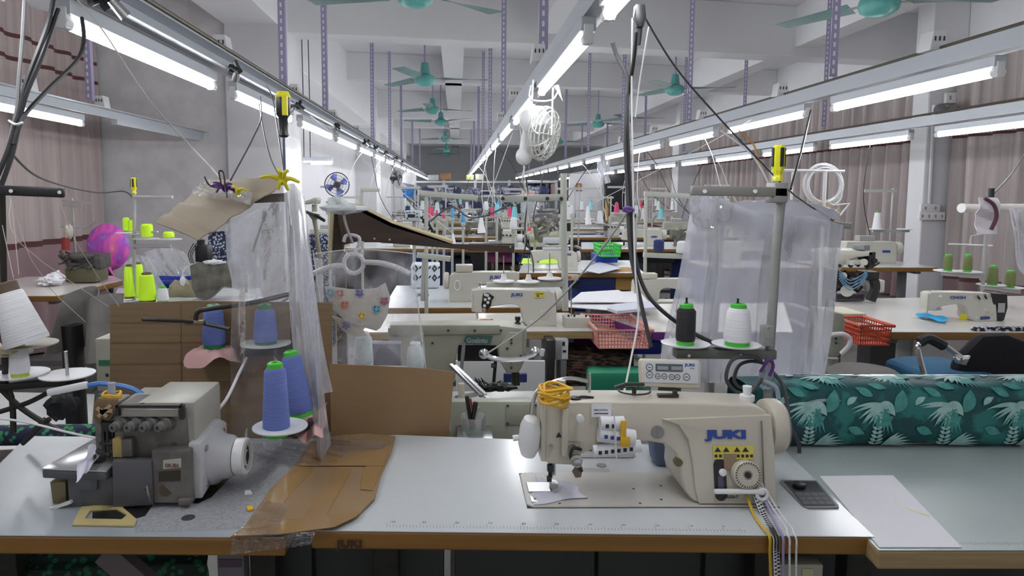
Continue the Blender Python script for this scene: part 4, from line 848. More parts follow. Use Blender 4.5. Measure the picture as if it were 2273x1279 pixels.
hang_sheet('clear_plastic_sheet', [(520, 505), (570, 470), (640, 425)], [(508, 985), (600, 992), (690, 985)], 1.82, FILM, 'thin clear plastic sheet hanging between the canopy and the blue thread cones', 2, .006, 40, 30, seed=1, Yb=1.70)
hang_sheet('milky_plastic_strip', [(636, 408), (652, 408), (676, 436)], [(706, 1035), (716, 1036), (735, 985)], 1.74, FILMM, 'gathered milky plastic strip hanging from the yellow knot down to the cardboard', 1.5, .006, 30, 50, seed=2, Yb=1.64)
hang_sheet('milky_plastic_strip', [(630, 430), (645, 420), (662, 424)], [(655, 860), (690, 880), (738, 870)], 1.76, FILMM, 'wider milky plastic fold behind the gathered strip, right of the blue cones', 1.5, .006, 30, 50, seed=12, Yb=1.68)
hang_sheet('clear_plastic_sheet', [(498, 500), (560, 470), (640, 440)], [(512, 640), (590, 660), (655, 640)], 1.95, film('thin_film_b', (.66, .68, .76), .42, .15, .1, 5, .4), 'hazy plastic sheet behind the canopy in front of the left column', 2, .006, 30, 20, seed=6)
quadsheet('crumpled_film', PZ(560, 1010, Z+.01), PZ(690, 1040, Z+.012), PZ(870, 985, Z+.014), PZ(700, 960, Z+.02), film('floor_film', (.8, .8, .84), .10, .1, .06, 40, 1.0), 'crumpled clear film spread over the cardboard between the front tables', 'film', amp=.006, n=26, fq=40, solid=0, seed=7)
quadsheet('crumpled_film', PZ(515, 1192, Z+.012), PZ(610, 1188, Z+.012), PZ(640, 1120, Z+.012), PZ(590, 1110, Z+.012), film('floor_film_b', (.8, .8, .84), .10, .1, .06, 60, 1.0), 'crinkled tape film at the front corner of the taped cardboard', 'film', amp=.003, n=20, fq=40, solid=0, seed=8)
quadsheet('crumpled_film', PY(520, 1185, 1.275), PY(700, 1180, 1.275), PY(690, 1210, 1.27), PY(508, 1235, 1.27), film('edge_film', (.8, .8, .84), .08, .08, .06, 60, 1.0), 'clear film hanging over the front edges where the two tables meet', 'film', amp=.002, n=16, fq=30, solid=0, seed=9)
# ---------------- thread stand with four blue cones ----------------
YC = 1.50; YD = 1.86
st = thing('thread_stand', 'dark thread stand behind the overlock carrying four blue cones', 'thread stand', (PY(655, 900, 1.9).x, 1.9, Z))
sl_ = lambda px, py, Y: PY(px, py, Y)-st.location
DK = mat('dark_iron', (.035, .033, .03), .45, .5)
M().tube([sl_(655, 985, 1.9), sl_(650, 640, 1.9), sl_(640, 440, 1.9)], .008, 8).obj('pole', DK, st)
M().tube(smoothpts([sl_(655, 650, 1.9), sl_(560, 672, 1.84), sl_(470, 685, 1.80), sl_(440, 692, 1.8), sl_(434, 712, 1.8)]), .0065, 8).obj('upper_rod', DK, st)
M().tube([sl_(315, 709, 1.7), sl_(400, 712, 1.76), sl_(440, 716, 1.8), sl_(510, 731, 1.78)], .005, 8).obj('cross_rod', DK, st)
M().box(sl_(433, 716, 1.795), (.05, .02, .012)).obj('rod_clamp', mat('brass_dull', (0, 0, 0)), st, bev=.003)
c_, d_, q_ = bar(sl_(530, 782, 1.86), sl_(655, 778, 1.88), .04, .018); M().box(c_, d_, R=q_).obj('disc_arm', DK, st)
c_, d_, q_ = bar(sl_(640, 962, 1.52), sl_(700, 930, 1.8), .03, .016); M().box(c_, d_, R=q_).obj('disc_arm', DK, st)
PINK = mat('pink_cloth', (.55, .33, .32), .85)
discs = [(590, 766, 56, 1.86), (622, 952, 62, YC)]
for x, y, r, Y in discs:
    M().lathe([(.006, 0), (r*Y/FPX, .004), (r*Y/FPX, .0065), (.01, .003)], sl_(x, y, Y), n=32).obj('spool_disc', mat('translucent_disc', (0, 0, 0)), st)
B = 'blue thread cone '
cone(476, 772, 682, 52, 40, YD, THB, B+'on the pink cloth, leftmost of the four behind the overlock', DGREENP)
cone(590, 766, 682, 54, 42, YD, THB, B+'on the white disc of the upper arm, right of the pink cloth', DGREENP)
cone(614, 966, 812, 62, 46, YC, THB, B+'nearest the camera, on the large white disc')
cone(668, 922, 784, 62, 42, 1.66, THB, B+'leaning right behind the nearest blue cone', tilt=(0, math.radians(-8)))
def ruffle(name, px, py, Y, r, m, label, seed=0, drop=.04):
    c_ = PY(px, py, Y); q = random.Random(seed); ph = q.uniform(0, 6)
    def fn(u, v):
        a = 2*math.pi*u; rr_ = r*v*(1+.10*math.sin(5*a+ph)*v); return c_+Vector((rr_*math.cos(a), rr_*math.sin(a), .004-drop*max(0, v-.7)/.3*(.7+.4*math.sin(3*a+ph))-.004*math.sin(7*a)*v))
    return tag(M().grid(fn, 36, 12, True).obj(name, m, solid=.001), label, 'fabric')
ruffle('pink_cloth', 474, 776, YD-.005, .072, PINK, 'pink cloth draped over the disc under the leftmost blue cone', 3)
cloth_patch('pink_cloth', [(650, 990), (720, 985), (725, 910), (660, 925)], Z+.06, PINK, 'pink cloth lump behind the milky plastic strip', amp=.02, seed=5, n=12)
# ---------------- threads, cords in the left foreground ----------------
WC = mat('white_cable', (.68, .68, .70), .45)
cord('white_cable', [pt(*a) for a in ((455, 940, 1.62), (500, 890, 1.65), (530, 830, 1.75), (550, 790, 1.86), (556, 776, 1.9))], .004, WC, 'white cable curving from the overlock up to the blue cones', 'cable')
cord('blue_air_hose', [pt(*a) for a in ((195, 856, 1.55), (230, 852, 1.56), (290, 862, 1.56), (335, 888, 1.55))], .0058, mat('blue_hose', (.03, .16, .50), .35), 'blue air hose behind the overlock, with a white grip', 'hose')
tag(M().box(*bar(pt(105, 872, 1.54), pt(196, 854, 1.55), .012, .016)[:2], R=bar(pt(105, 872, 1.54), pt(196, 854, 1.55), 1, 1)[2]).obj('air_gun_grip', WHITEP, bev=.004), 'flat white grip at the end of the blue air hose', 'tool')
tag(M().blob(pt(140, 902, 1.75), (.042, .035, .034), 3, .25, 16, 10).tube([pt(100, 930, 1.75), pt(60, 975, 1.75)], .006).obj('black_rag_bundle', mat('black_cloth', (.02, .02, .022), .8)), 'bundle of black cloth on a rod left of the overlock', 'rag')
# stand at the far left
ls = thing('thread_stand', 'black thread stand at the left picture edge with white discs and white cones', 'thread stand', (PY(20, 980, 1.6).x, 1.6, Z)); sl_ = lambda px, py, Y=1.6: PY(px, py, Y)-ls.location
c_, d_, q_ = bar(sl_(-60, 862), sl_(155, 846), .03, .016); M().box(c_, d_, R=q_).obj('lower_arm', DK, ls, bev=.002)
c_, d_, q_ = bar(sl_(-60, 420, 1.55), sl_(143, 428, 1.55), .012, .022); M().box(c_, d_, R=q_).obj('top_arm', BLACK, ls, bev=.004)
for x in (24, 132): M().cyl(sl_(x, 424+(x > 100)*3, 1.54), sl_(x, 424+(x > 100)*3, 1.53), .0042, n=8).obj('eyelet', WHITEP, ls)
for pts in ([(-20, 840), (40, 900), (100, 940), (140, 960)], [(0, 845), (25, 880), (30, 960)], [(-20, 920), (60, 895), (110, 870)], [(50, 985), (110, 930)]): M().tube(smoothpts([sl_(*a) for a in pts]), .0065, 6).obj('stand_rod', DK, ls)
M().tube([sl_(12, 860), sl_(10, 700), sl_(5, 430, 1.58)], .007, 8).obj('pole', DK, ls)
for x, y, r in ((45, 834, 60), (150, 836, 58), (30, 788, 40), (62, 768, 62)): M().lathe([(.006, 0), (r*1.6/FPX, .004), (r*1.6/FPX, .0065), (.01, .003)], sl_(x, y), n=28).obj('spool_disc', mat('translucent_disc', (0, 0, 0)) if y > 800 else mat('beige_disc', (.40, .36, .30), .5), ls)
M().cyl(sl_(150, 834), sl_(146, 780), .004, n=8).obj('spool_pin', STEEL, ls)
cone(45, 838, 765, 42, 34, 1.58, THW, 'small white thread cone with lime ends at the left edge, on a white disc', LIMEP)
t = thing('thread_cone', 'large leaning white thread cone with brown paper core at the left edge', 'thread', PY(62, 765, 1.56)); t.rotation_euler = (0, math.radians(-17), 0)
M().lathe([(.046, .004), (.047, .01), (.029, .122), (.026, .125)], n=24).obj('yarn', THW, t); BRN = mat('brown_paper_tube', (.12, .085, .055), .7)
M().lathe([(.024, .12), (.0235, .146), (.019, .149), (.0135, .147), (.013, .12)], n=20, caps=False).obj('core', BRN, t)
tag(M().box(pt(22, 775, 1.56), (.03, .03, .02)).obj('beige_cube', mat('beige_block', (.45, .38, .25), .5), bev=.003), 'beige yarn block under the leaning white cone', 'block')
TH = mat('loose_thread', (.66, .64, .60), .6)
for i, (pts, lb) in enumerate([([(25, 436, 1.55), (45, 540, 1.55), (240, 680, 1.85)], 'slanting to the cardboard corner'), ([(5, 500, 1.55), (20, 570, 1.55), (30, 618, 1.55)], 'dropping to the leaning white cone'), ([(25, 436, 1.55), (35, 540, 1.55), (42, 610, 1.55)], 'just right of the leaning cone'), ([(132, 440, 1.55), (160, 520, 1.6), (225, 625, 1.8), (265, 680, 1.85)], 'from the right end of the black arm'), ([(25, 436, 1.55), (62, 560, 1.6), (98, 618, 1.7), (120, 650, 1.8), (190, 715, 1.9)], 'sagging towards the small white table')]):
    cord('thread_strand', [pt(*a) for a in pts], .0009, TH, 'thin white thread at far left, '+lb, 'thread', n=4, k=4)
cord('lying_string', [pt(*a) for a in ((-10, 928, 1.45), (60, 938, 1.45), (160, 962, 1.45), (212, 972, 1.44))], .0025, WC, 'white cord lying from the left edge to the overlock cloth plate', 'cord')
# dark blue printed cloth along the back of the left table
def dots_cloth(name, c0_, c1_):
    m = mat(name, c0_, .7); nt = m.node_tree; b = nt.nodes['Principled BSDF']; tc = nt.nodes.new('ShaderNodeTexCoord'); v = nt.nodes.new('ShaderNodeTexVoronoi'); v.inputs['Scale'].default_value = 55
    g = nt.nodes.new('ShaderNodeMath'); g.operation = 'LESS_THAN'; g.inputs[1].default_value = .42; x = nt.nodes.new('ShaderNodeMix'); x.data_type = 'RGBA'; x.inputs[6].default_value = (*c0_, 1); x.inputs[7].default_value = (*c1_, 1)
    nt.links.new(tc.outputs['Object'], v.inputs['Vector']); nt.links.new(v.outputs['Distance'], g.inputs[0]); nt.links.new(g.outputs[0], x.inputs[0]); nt.links.new(x.outputs[2], b.inputs['Base Color']); return m
BLOT = dots_cloth('navy_green_blot_print', (.008, .012, .05), (.03, .24, .09))
t = thing('fabric_roll', 'navy roll with green blots behind the lower left table', 'fabric', PY(100, 972, 1.98))
M().tube([(-.75, 0, .0), (.28, 0, .012)], .03, 14).obj('rolled_fabric', BLOT, t)
quadsheet('green_print_cloth', PY(70, 1228, 1.6), PY(460, 1232, 1.6), PY(470, 1330, 1.55), PY(60, 1330, 1.55), dots_cloth('black_green_print', (.002, .02, .012), (.01, .12, .06)), 'black cloth with green print stored under the left front table', 'fabric', amp=.006, fq=8, seed=3)
for a0, lb in (((225, 1220), (330, 1300)), 'a'), : 
    c_, d_, q_ = bar(PY(235, 1222, 1.42), PY(360, 1330, 1.42), .03, .05); tag(M().box(c_, d_, R=q_).obj('slanted_brace', mat('mauve_steel', (.14, .12, .13), .5), smooth=0), 'slanted grey steel brace under the left front table', 'brace')
t = thing('switch_box', 'grey switch box with printed label under the left front table', 'switch box', PY(520, 1290, 1.36)); M().box((0, 0, .01), (.055, .04, .12)).obj('housing', mat('grey_switch', (.13, .12, .13), .5), t, bev=.004); M().box((0, -.0215, .05), (.046, .002, .016)).obj('label_frame', mat('mauve_label', (.08, .05, .08), .5), t, smooth=0)
t = thing('motor_switch', 'greenish beige motor box with pale label under the right end of the front table', 'switch box', PY(1765, 1262, 1.36)); M().box((0, 0, .0), (.09, .05, .045)).obj('housing', CREAMD, t, bev=.005); M().box((.012, -.026, .003), (.022, .002, .022)).obj('label', mat('pale_label', (.5, .5, .3), .5), t, smooth=0)
# dark panels added to stand in for shade under the front tables
UND = mat('under_table_black', (.012, .012, .013), .6)
for x0, x1, lb in ((-120, 60, 'far left'), (560, 690, 'second'), (700, 985, 'third'), (1010, 1320, 'fourth'), (1330, 1560, 'fifth'), (1570, 1900, 'sixth'), (1910, 2400, 'far right')):
    a, b = PY(x0, 1220, 1.62), PY(x1, 1220, 1.62); tag(M().box(((a.x+b.x)/2, 1.66, .38), (b.x-a.x, .06, .66)).obj('under_table_shade_panel', mat('shade_grey_panel', (.035, .037, .038), .5), bev=.004), 'added dark panel for shade under the front tables, %s from the left' % lb if lb[0] != 'f' or lb in ('fourth', 'fifth') else 'added dark panel for shade under the front tables, %s one' % lb, 'panel')
# ---------------- left background ----------------
T7 = table('left wall work table with orange wooden edge, below the taupe curtain', [V2(PZ(*a, Z)) for a in ((-120, 657), (128, 657), (272, 622))]+[V2(PZ(250, 612, Z)), V2(PZ(60, 614, Z)), V2(PZ(-60, 640, Z))], top=LAMW)
def mid_cone(px, pyb, pyt, wb, wt, Y, m, label, tube=GREENP, g=None, core=True): return cone(px, pyb, pyt, wb, wt, Y, m, label, tube, group=g, core=core)
Y7 = PZ(190, 630, Z).y
t, l = mk('overlock_machine', 'old dark overlock machine covered in lint on the left wall table', 'sewing machine', 190, 627, Y7)
pb(M(), l, 145, 596, 212, 627, .18).obj('oil_pan', mat('olive_brown_base', (.13, .115, .06), .5, noise=.3, scale=20), t, bev=.008)
LINT = mat('linty_iron', (.10, .095, .085), .7, col2=(.04, .038, .034), scale=30, bump=.5)
pb(M(), l, 150, 565, 222, 598, .16, Y7+.01).obj('machine_casting', LINT, t, bev=.01)
a = M(); q = random.Random(4)
for k in range(16): a.cyl(l(q.uniform(120, 225), q.uniform(565, 600), Y7-.02), l(q.uniform(130, 225), q.uniform(556, 592), Y7+.06), q.uniform(.006, .014), n=8)
a.blob(l(185, 570, Y7+.02), (.1, .06, .03), 5, .3, 14, 8); a.obj('linkage', LINT, t)
a = M(); a.cyl(l(168, 575, Y7+.1), l(160, 440, Y7+.1), .008, n=8).tube([l(135, 503), l(190, 506), l(215, 490)], .005, 6); c_, d_, q_ = bar(l(140, 446, Y7+.1), l(205, 452, Y7+.1), .02, .02); a.box(c_, d_, R=q_); c_, d_, q_ = bar(l(142, 456, Y7+.1), l(182, 459, Y7+.1), .02, .012); a.box(c_, d_, R=q_); a.obj('thread_post', DULL, t)
M().cyl(l(146, 555, Y7-.02), l(146, 528, Y7-.02), .028, n=14).obj('red_thread_cone', mat('red_thread', (.22, .02, .015), .7), t)
M().blob(l(152, 515, Y7-.02), (.03, .03, .05), 2, .2, 12, 8).obj('lamp_glass', mat('dirty_glass', (.45, .42, .36), .3), t)
tag(M().blob(PY(112, 624, Y7-.12), (.09, .06, .03), 9, .35, 18, 12, 2.2).blob(PY(125, 614, Y7-.08), (.05, .05, .035), 3, .4, 14, 10).obj('tissue', PAPER), 'crumpled white tissue on the left wall table', 'tissue')
# tie-dye fan cover
def tiedye():
    m = bpy.data.materials.new('tie_dye_fabric'); m.use_nodes = True; nt = m.node_tree; b = nt.nodes['Principled BSDF']; b.inputs['Roughness'].default_value = .7
    tc = nt.nodes.new('ShaderNodeTexCoord'); n = nt.nodes.new('ShaderNodeTexNoise'); n.inputs['Scale'].default_value = 4.5; n.inputs['Detail'].default_value = 2; n.inputs['Distortion'].default_value = 1.2
    r = nt.nodes.new('ShaderNodeValToRGB'); e = r.color_ramp.elements; e[0].position = .3; e[0].color = (.30, .30, .75, 1); e[1].position = .72; e[1].color = (.95, .45, .30, 1)
    for p_, c_ in ((.4, (.45, .08, .55, 1)), (.5, (.75, .12, .55, 1)), (.6, (.85, .2, .4, 1)), (.66, (.9, .55, .35, 1))): x = e.new(p_); x.color = c_
    nt.links.new(tc.outputs['Object'], n.inputs['Vector']); nt.links.new(n.outputs['Fac'], r.inputs[0]); nt.links.new(r.outputs[0], b.inputs['Base Color']); return m
t, l = mk('covered_fan', 'standing fan wrapped in pink and purple tie-dye cloth by the left wall', 'fan', 240, 600, 5.85)
c_ = l(240, 548); R0 = 46*5.85/FPX
def fn(u, v):
    a = 2*math.pi*u; p = (v-.5)*math.pi; k = 1+.05*math.sin(a*11+3*p)*(1-v)
    return c_+Vector((R0*1.0*math.sin(a)*math.cos(p)*k, .09*math.cos(a)*math.cos(p), R0*1.12*math.sin(p)*k))
M().grid(fn, 56, 16, True).obj('cloth_cover', tiedye(), t)
a = M(); [a.tube(smoothpts([l(240, 590, 5.75), l(235+x, 598, 5.75), l(235+x*2, 610+abs(x)*.3, 5.75)]), .02, 6, r2=.005) for x in (-6, 2, 9)]; a.obj('gathered_tail', bpy.data.materials['tie_dye_fabric'], t)
M().cyl(l(245, 590), Vector((0, 0, -t.location.z)), .02, n=10).obj('stand_pole', BLACK, t); M().cyl(Vector((0, 0, -t.location.z)), Vector((0, 0, -t.location.z+.04)), .2, n=20).obj('stand_base', BLACK, t)
# neon cone stand
YN = 4.15
TN = table('white-topped table behind the tall cardboard screen, under the neon cones', [V2(PZ(*a, Z)) for a in ((235, 690), (600, 690), (575, 640), (262, 640))], edge=LAM)
t = thing('thread_stand', 'white steel thread stand carrying neon yellow cones left of the canopy', 'thread stand', (PY(299, 670, YN).x, YN, PY(299, 670, YN).z)); l = lambda x, y, Y=YN: PY(x, y, Y)-t.location
SG = mat('stand_grey_white', (.42, .42, .42), .4, .3)
M().cyl(l(298, 672), l(298, 432), .010, n=10).obj('pole', SG, t)
for y, x1, h in ((437, 383, .018), (546, 380, .022), (514, 350, .01)): c_, d_, q_ = bar(l(296, y), l(x1, y+1), .03, h); M().box(c_, d_, R=q_).obj('arm', SG, t, bev=.002)
for x, y, r in ((325, 531, 28), (377, 532, 26), (280, 518, 22), (292, 520, 20), (325, 671, 35), (288, 668, 25)): M().lathe([(.006, 0), (r*YN/FPX, .004), (r*YN/FPX, .007), (.01, .003)], l(x, y+1), n=20).obj('spool_disc', WHITEP, t)
for x, yb, yt, wb, wt, lb in ((327, 530, 496, 26, 24, 'on the middle arm, right of the pole'), (375, 531, 513, 24, 22, 'at the right end of the middle arm'), (281, 516, 482, 14, 13, 'left of the pole, upper'), (291, 518, 488, 12, 11, 'close behind the stand pole')):
    cone(x, yb, yt, wb, wt, YN, NEON, 'small neon yellow thread cone '+lb, LIMEP, core=False)
for x, yb, yt, wb, wt, dy, lb in ((289, 662, 590, 26, 18, 0, 'at left below'), (308, 664, 585, 34, 20, .18, 'behind'), (328, 670, 608, 38, 28, -.05, 'front and largest')):
    o = cone(x, yb, yt, wb, wt, YN+dy, NEON, 'big neon yellow thread cone behind the cardboard screen, '+lb, BRN)
cone(362, 671, 638, 26, 18, 4.1, THW, 'white thread cone standing right of the big neon cones')
screwdriver(298, 430, 394, YN, 'small yellow and black screwdriver on top of the neon cone stand')
hp = mat('bag_haze', (0, 0, 0)) if False else FILMH
hang_sheet('clear_plastic_sheet', [(275, 585), (300, 565), (330, 570)], [(285, 668), (330, 668), (385, 668)], 4.45, hp, 'hazy plastic cover behind the neon yellow cones', 2, .01, seed=21)
hang_sheet('clear_plastic_sheet', [(320, 560), (370, 545), (410, 560)], [(350, 612), (400, 614), (450, 612)], 4.6, hp, 'hazy plastic bag lining the blue bin beside the neon cones', 2, .015, seed=22)
t, l = mk('blue_bin', 'dark blue plastic bin behind the old machine on the left', 'bin', 410, 672, 5.1)
BLUEP = mat('blue_plastic_bin', (.012, .035, .28), .35)
M().lathe([(.22, -.62), (.26, .17), (.285, .175), (.285, .195), (.255, .195), (.24, .0), (.21, -.6)], (0, 0, 0), n=28).obj('bin_body', BLUEP, t)
# old machine with black motor column
t, l = mk('sewing_machine', 'oily old cream machine with black motor block above it, left of the column', 'sewing machine', 450, 678, 4.0)
OLDM = mat('oil_stained_enamel', (.22, .21, .17), .5, col2=(.05, .048, .04), scale=16, contrast=.5, detail=8)
pp(M(), l, [(420, 590), (440, 583), (520, 585), (525, 640), (490, 636), (478, 650), (462, 665), (436, 662), (425, 640)], .10).obj('arm_head', OLDM, t, bev=.008)
pb(M(), l, 433, 545, 460, 582, .09, 4.02).obj('motor_block', BLACK, t, bev=.006); M().cyl(l(446, 545, 4.05), l(446, 532, 4.05), .022, n=10).obj('motor_cap', BLACK, t)
M().cyl(l(448, 662, 4.05), l(448, 676, 4.05), .018, n=10).cyl(l(455, 660, 4.05), l(455, 676, 4.05), .01, n=8).obj('needle_bar', STEEL, t)
pb(M(), l, 405, 674, 540, 678, .3, 3.9).obj('bed_plate', LAM, t, bev=.003)
a = M().tube(smoothpts([l(418, 590), l(408, 600), l(405, 612), l(406, 618)]), .004); a.blob(l(406, 624), (.018, .015, .028), 1, .1, 12, 8); a.obj('machine_lamp', WHITEP, t)
a = M().blob(l(475, 582), (.05, .02, .014), 4, .3, 12, 8); a.obj('lint_cap', WHITEP, t)
for i in range(3): M().tube(smoothpts([l(430+6*i, 540), l(418+4*i, 565), l(424+3*i, 585)]), .0025, 5).obj('wire', BLACK, t)
tag(M().blob(PY(415, 650, 4.4), (.11, .08, .08), 6, .25, 14, 10).obj('beige_sack', mat('beige_sack', (.24, .21, .14), .8)), 'beige padded sack under the old stained machine', 'sack')
NAVYP = dots_cloth('navy_mosaic_print', (.01, .015, .05), (.35, .38, .45))
quadsheet('navy_print_cloth', PY(462, 580, 5.0), PY(512, 580, 5.0), PY(512, 512, 5.0), PY(462, 515, 5.0), NAVYP, 'dark navy mosaic print cloth hanging behind the old machine', 'fabric', seed=5)
# covered machine, small white table and overlock behind the cardboard
t, l = mk('covered_machine', 'grey cloth cover draped over something under the left wall table', 'cover', 130, 790, 2.6)
GC = mat('grey_dust_cloth', (.17, .165, .15), .9, col2=(.09, .085, .075), scale=10)
M().grid(lambda u, v: Vector((l(70+145*u+(12*v if u > .5 else -12*v), 0).x*(1), .14*math.sin(math.pi*u*2)+.1-.12*v*abs(math.cos(u*math.pi)), l(0, 665, 2.6).z+(l(0, 790, 2.6).z-l(0, 665, 2.6).z)*v+.02*math.sin(u*9)*(1-v))), 30, 16).obj('cloth', GC, t, solid=.003); M().cyl((0, .1, .1), (0, .1, -t.location.z), .04, n=10).obj('stand_post', BLACK, t)
TS = table('small white table corner sticking out left of the tall cardboard screen', [V2(PZ(*a, .72)) for a in ((188, 740), (330, 738), (330, 704), (244, 702))], .72, .03, edge=LAM)
t, l = mk('cabinet_machine', 'cream machine body with green badge half hidden left of the cardboard screen', 'sewing machine', 228, 880, 2.15)
pb(M(), l, 215, 752, 262, 870, .12).obj('machine_body', CREAMD, t, bev=.006); pb(M(), l, 219, 800, 250, 812, .003, 2.147).obj('green_badge', mat('badge_green', (.02, .16, .08), .4), t, smooth=0)
M().box((0, .06, -t.location.z/2), (.05, .08, t.location.z)).obj('pedestal', GREYM, t, smooth=0); M().cyl(l(238, 833, 2.148), l(238, 833, 2.15), .006, n=8).obj('screw', BLACK, t)
quadsheet('floor_panel', PZ(-60, 1000, .3), PZ(200, 990, .3), PZ(210, 875, .3), PZ(-40, 870, .3), mat('whitish_panel', (.62, .63, .62), .6), 'large whitish board lying low between the left tables', 'board', amp=.001, n=4)
# ---------------- wood trough, hanger, bag ----------------
WD = mat('dark_brown_board', (.055, .032, .022), .55, col2=(.025, .015, .01), scale=5, stretch=(1, 4, 10)); WP = mat('pale_board_edge', (.42, .35, .20), .7)
t = thing('wooden_trough', 'long dark brown board trough sloping from the left down to the centre', 'board', PY(740, 560, 2.15)); l = lambda x, y, Y=2.15: PY(x, y, Y)-t.location
pp(M(), l, [(748, 470), (798, 460), (870, 496), (1005, 542), (1140, 545), (1142, 562), (1005, 552), (900, 543), (798, 535), (760, 545)], .012).obj('side_board', WD, t, smooth=0)
M().add([l(722, 448), l(800, 458), l(868, 494), l(1005, 536), l(1005, 544), l(866, 503), l(796, 468), l(745, 470)]+[v+Vector((0, .05, .004)) for v in [l(722, 448), l(800, 458), l(868, 494), l(1005, 536), l(1005, 544), l(866, 503), l(796, 468), l(745, 470)]], [(0, 1, 2, 3, 4, 5, 6, 7), (8, 9, 10, 11, 12, 13, 14, 15)]+[(i, (i+1) % 8, 8+(i+1) % 8, 8+i) for i in range(8)]).obj('top_edge', WP, t, smooth=0)
pp(M(), l, [(738, 475), (768, 468), (760, 580), (730, 590)], .02, 2.16).obj('upright_board', WD, t, smooth=0); pp(M(), l, [(733, 470), (740, 470), (733, 590), (727, 590)], .02, 2.14).obj('upright_edge', WP, t, smooth=0)
pp(M(), l, [(1040, 541), (1142, 541), (1142, 560), (1040, 556)], .02, 2.18).obj('end_board', WD, t, smooth=0)
M().box((.02, .02, -t.location.z/2), (.03, .02, t.location.z)).obj('support_post', WD, t, smooth=0)
for x, y in ((831, 530), (865, 532), (1133, 548)): M().cyl(l(x, y, 2.148), l(x, y, 2.144), .003, n=8).obj('rivet', STEEL, t)
t = thing('clothes_hanger', 'grey white plastic clothes hanger with round centre ring on the dark board', 'hanger', PY(785, 585, 1.98)); l = lambda x, y, Y=1.98: PY(x, y, Y)-t.location
HG = mat('hanger_plastic', (.50, .48, .50), .35)
M().tube([l(785, 585)+Vector((.028*math.cos(a), 0, .028*math.sin(a))) for a in [2*math.pi*i/28 for i in range(28)]], .0065, 8, True).obj('ring', HG, t)
M().tube(smoothpts([l(787, 562), l(796, 545), l(797, 528), l(782, 522), l(768, 524), l(763, 537)]), .005, 8).obj('hook', HG, t)
M().tube(smoothpts([l(764, 590), l(735, 592), l(700, 606), l(690, 612)]), .008, 8).tube(smoothpts([l(806, 582), l(850, 585), l(885, 596), l(910, 608)]), .008, 8).obj('arms', HG, t)
cord('hanger_strap', [pt(*a) for a in ((762, 470, 2.0), (768, 500, 1.98), (783, 540, 1.97))], .0042, mat('grey_strap', (.25, .22, .23), .6), 'grey cord tied from the board end to the clothes hanger', 'cord')
tag(M().blob(PY(762, 463, 2.0), (.05, .03, .014), 4, .35, 16, 8).blob(PY(748, 452, 2.02), (.03, .03, .02), 6, .3, 12, 8).obj('tied_white_cloth', mat('pale_rag', (.58, .62, .62), .8)), 'pale tied cloth strip on the raised end of the dark board', 'rag')
BEARM = mat('cream_jersey_cloth', (.52, .48, .42), .85)
t = thing('bagged_garment', 'cream cloth with coloured bear prints inside the clear hanging bag', 'fabric', PY(790, 690, 1.96)); l = lambda x, y, Y=1.96: PY(x, y, Y)-t.location
bp_ = [(720, 636), (760, 640), (790, 644), (835, 640), (855, 628), (866, 660), (860, 700), (845, 728), (835, 735), (810, 728), (770, 715), (735, 685)]
a = M(); pp(a, l, bp_, .006); pp(a, l, [(735, 700), (800, 725), (815, 745), (790, 748), (760, 735)], .006, 1.965); a.obj('cloth', BEARM, t, bev=.001)
for x, y, c_ in ((798, 650, (.12, .08, .35)), (836, 686, (.12, .42, .60)), (803, 702, (.75, .52, .05)), (765, 677, (.65, .18, .08)), (733, 650, (.2, .4, .5)), (754, 651, (.6, .25, .22)), (768, 722, (.10, .06, .25)), (853, 668, (.35, .05, .1))):
    a = M(); k = 1.25e-3
    for dx, dz, r in ((0, 0, 7), (-6, 5, 3.4), (6, 5, 3.4), (-7, -4, 3), (7, -4, 3), (0, -8, 3.4)): c0_ = l(x, y, 1.955)+Vector((dx*k*.9, 0, dz*k)); a.prism([(c0_.x+r*k*math.cos(q_), c0_.z+r*k*math.sin(q_)) for q_ in [2*math.pi*i/9 for i in range(9)]], c0_.y, c0_.y+.001, 'xz')
    a.obj('animal_print', mat('print_%d' % (x*y), c_, .8), t, smooth=0)
HB = hang_sheet('hanging_clear_bag', [(695, 560), (800, 552), (918, 562)], [(732, 820), (850, 842), (946, 822)], 1.93, film('bag_film', (.74, .74, .80), .24, .2, .07, 14, .8), 'clear plastic bag hanging over the bear cloth, right of the milky strip', 2, .006, 44, 40, seed=31)
sm_ = mat('bag_seam', (.70, .70, .74), .2)
for k, P in enumerate(([(732, 820), (790, 832), (850, 842), (900, 832), (946, 822)], [(918, 562), (925, 650), (935, 740), (946, 822)], [(695, 560), (708, 650), (722, 740), (732, 820)], [(700, 563), (800, 553), (918, 563)])): M().tube(smoothpts([PY(x, y, 1.925) for x, y in P]), .0013, 5).obj('seam', sm_, HB)
for x, y0_, y1_, w, lb in ((808, 820, 742, 44, 'left'), (922, 822, 765, 40, 'right')): cone(x, y0_, y1_, w, w*.8, 2.08, THA, 'pale aqua thread cone seen through the clear hanging bag, %s one' % lb, WHITEP)
tag(M().box(PY(850, 780, 2.2)+Vector((0, 0, -.42)), (.12, .05, .90)).obj('grey_violet_box', mat('grey_violet', (.17, .16, .20), .5), bev=.006), 'grey violet machine post behind the clear hanging bag', 'box')
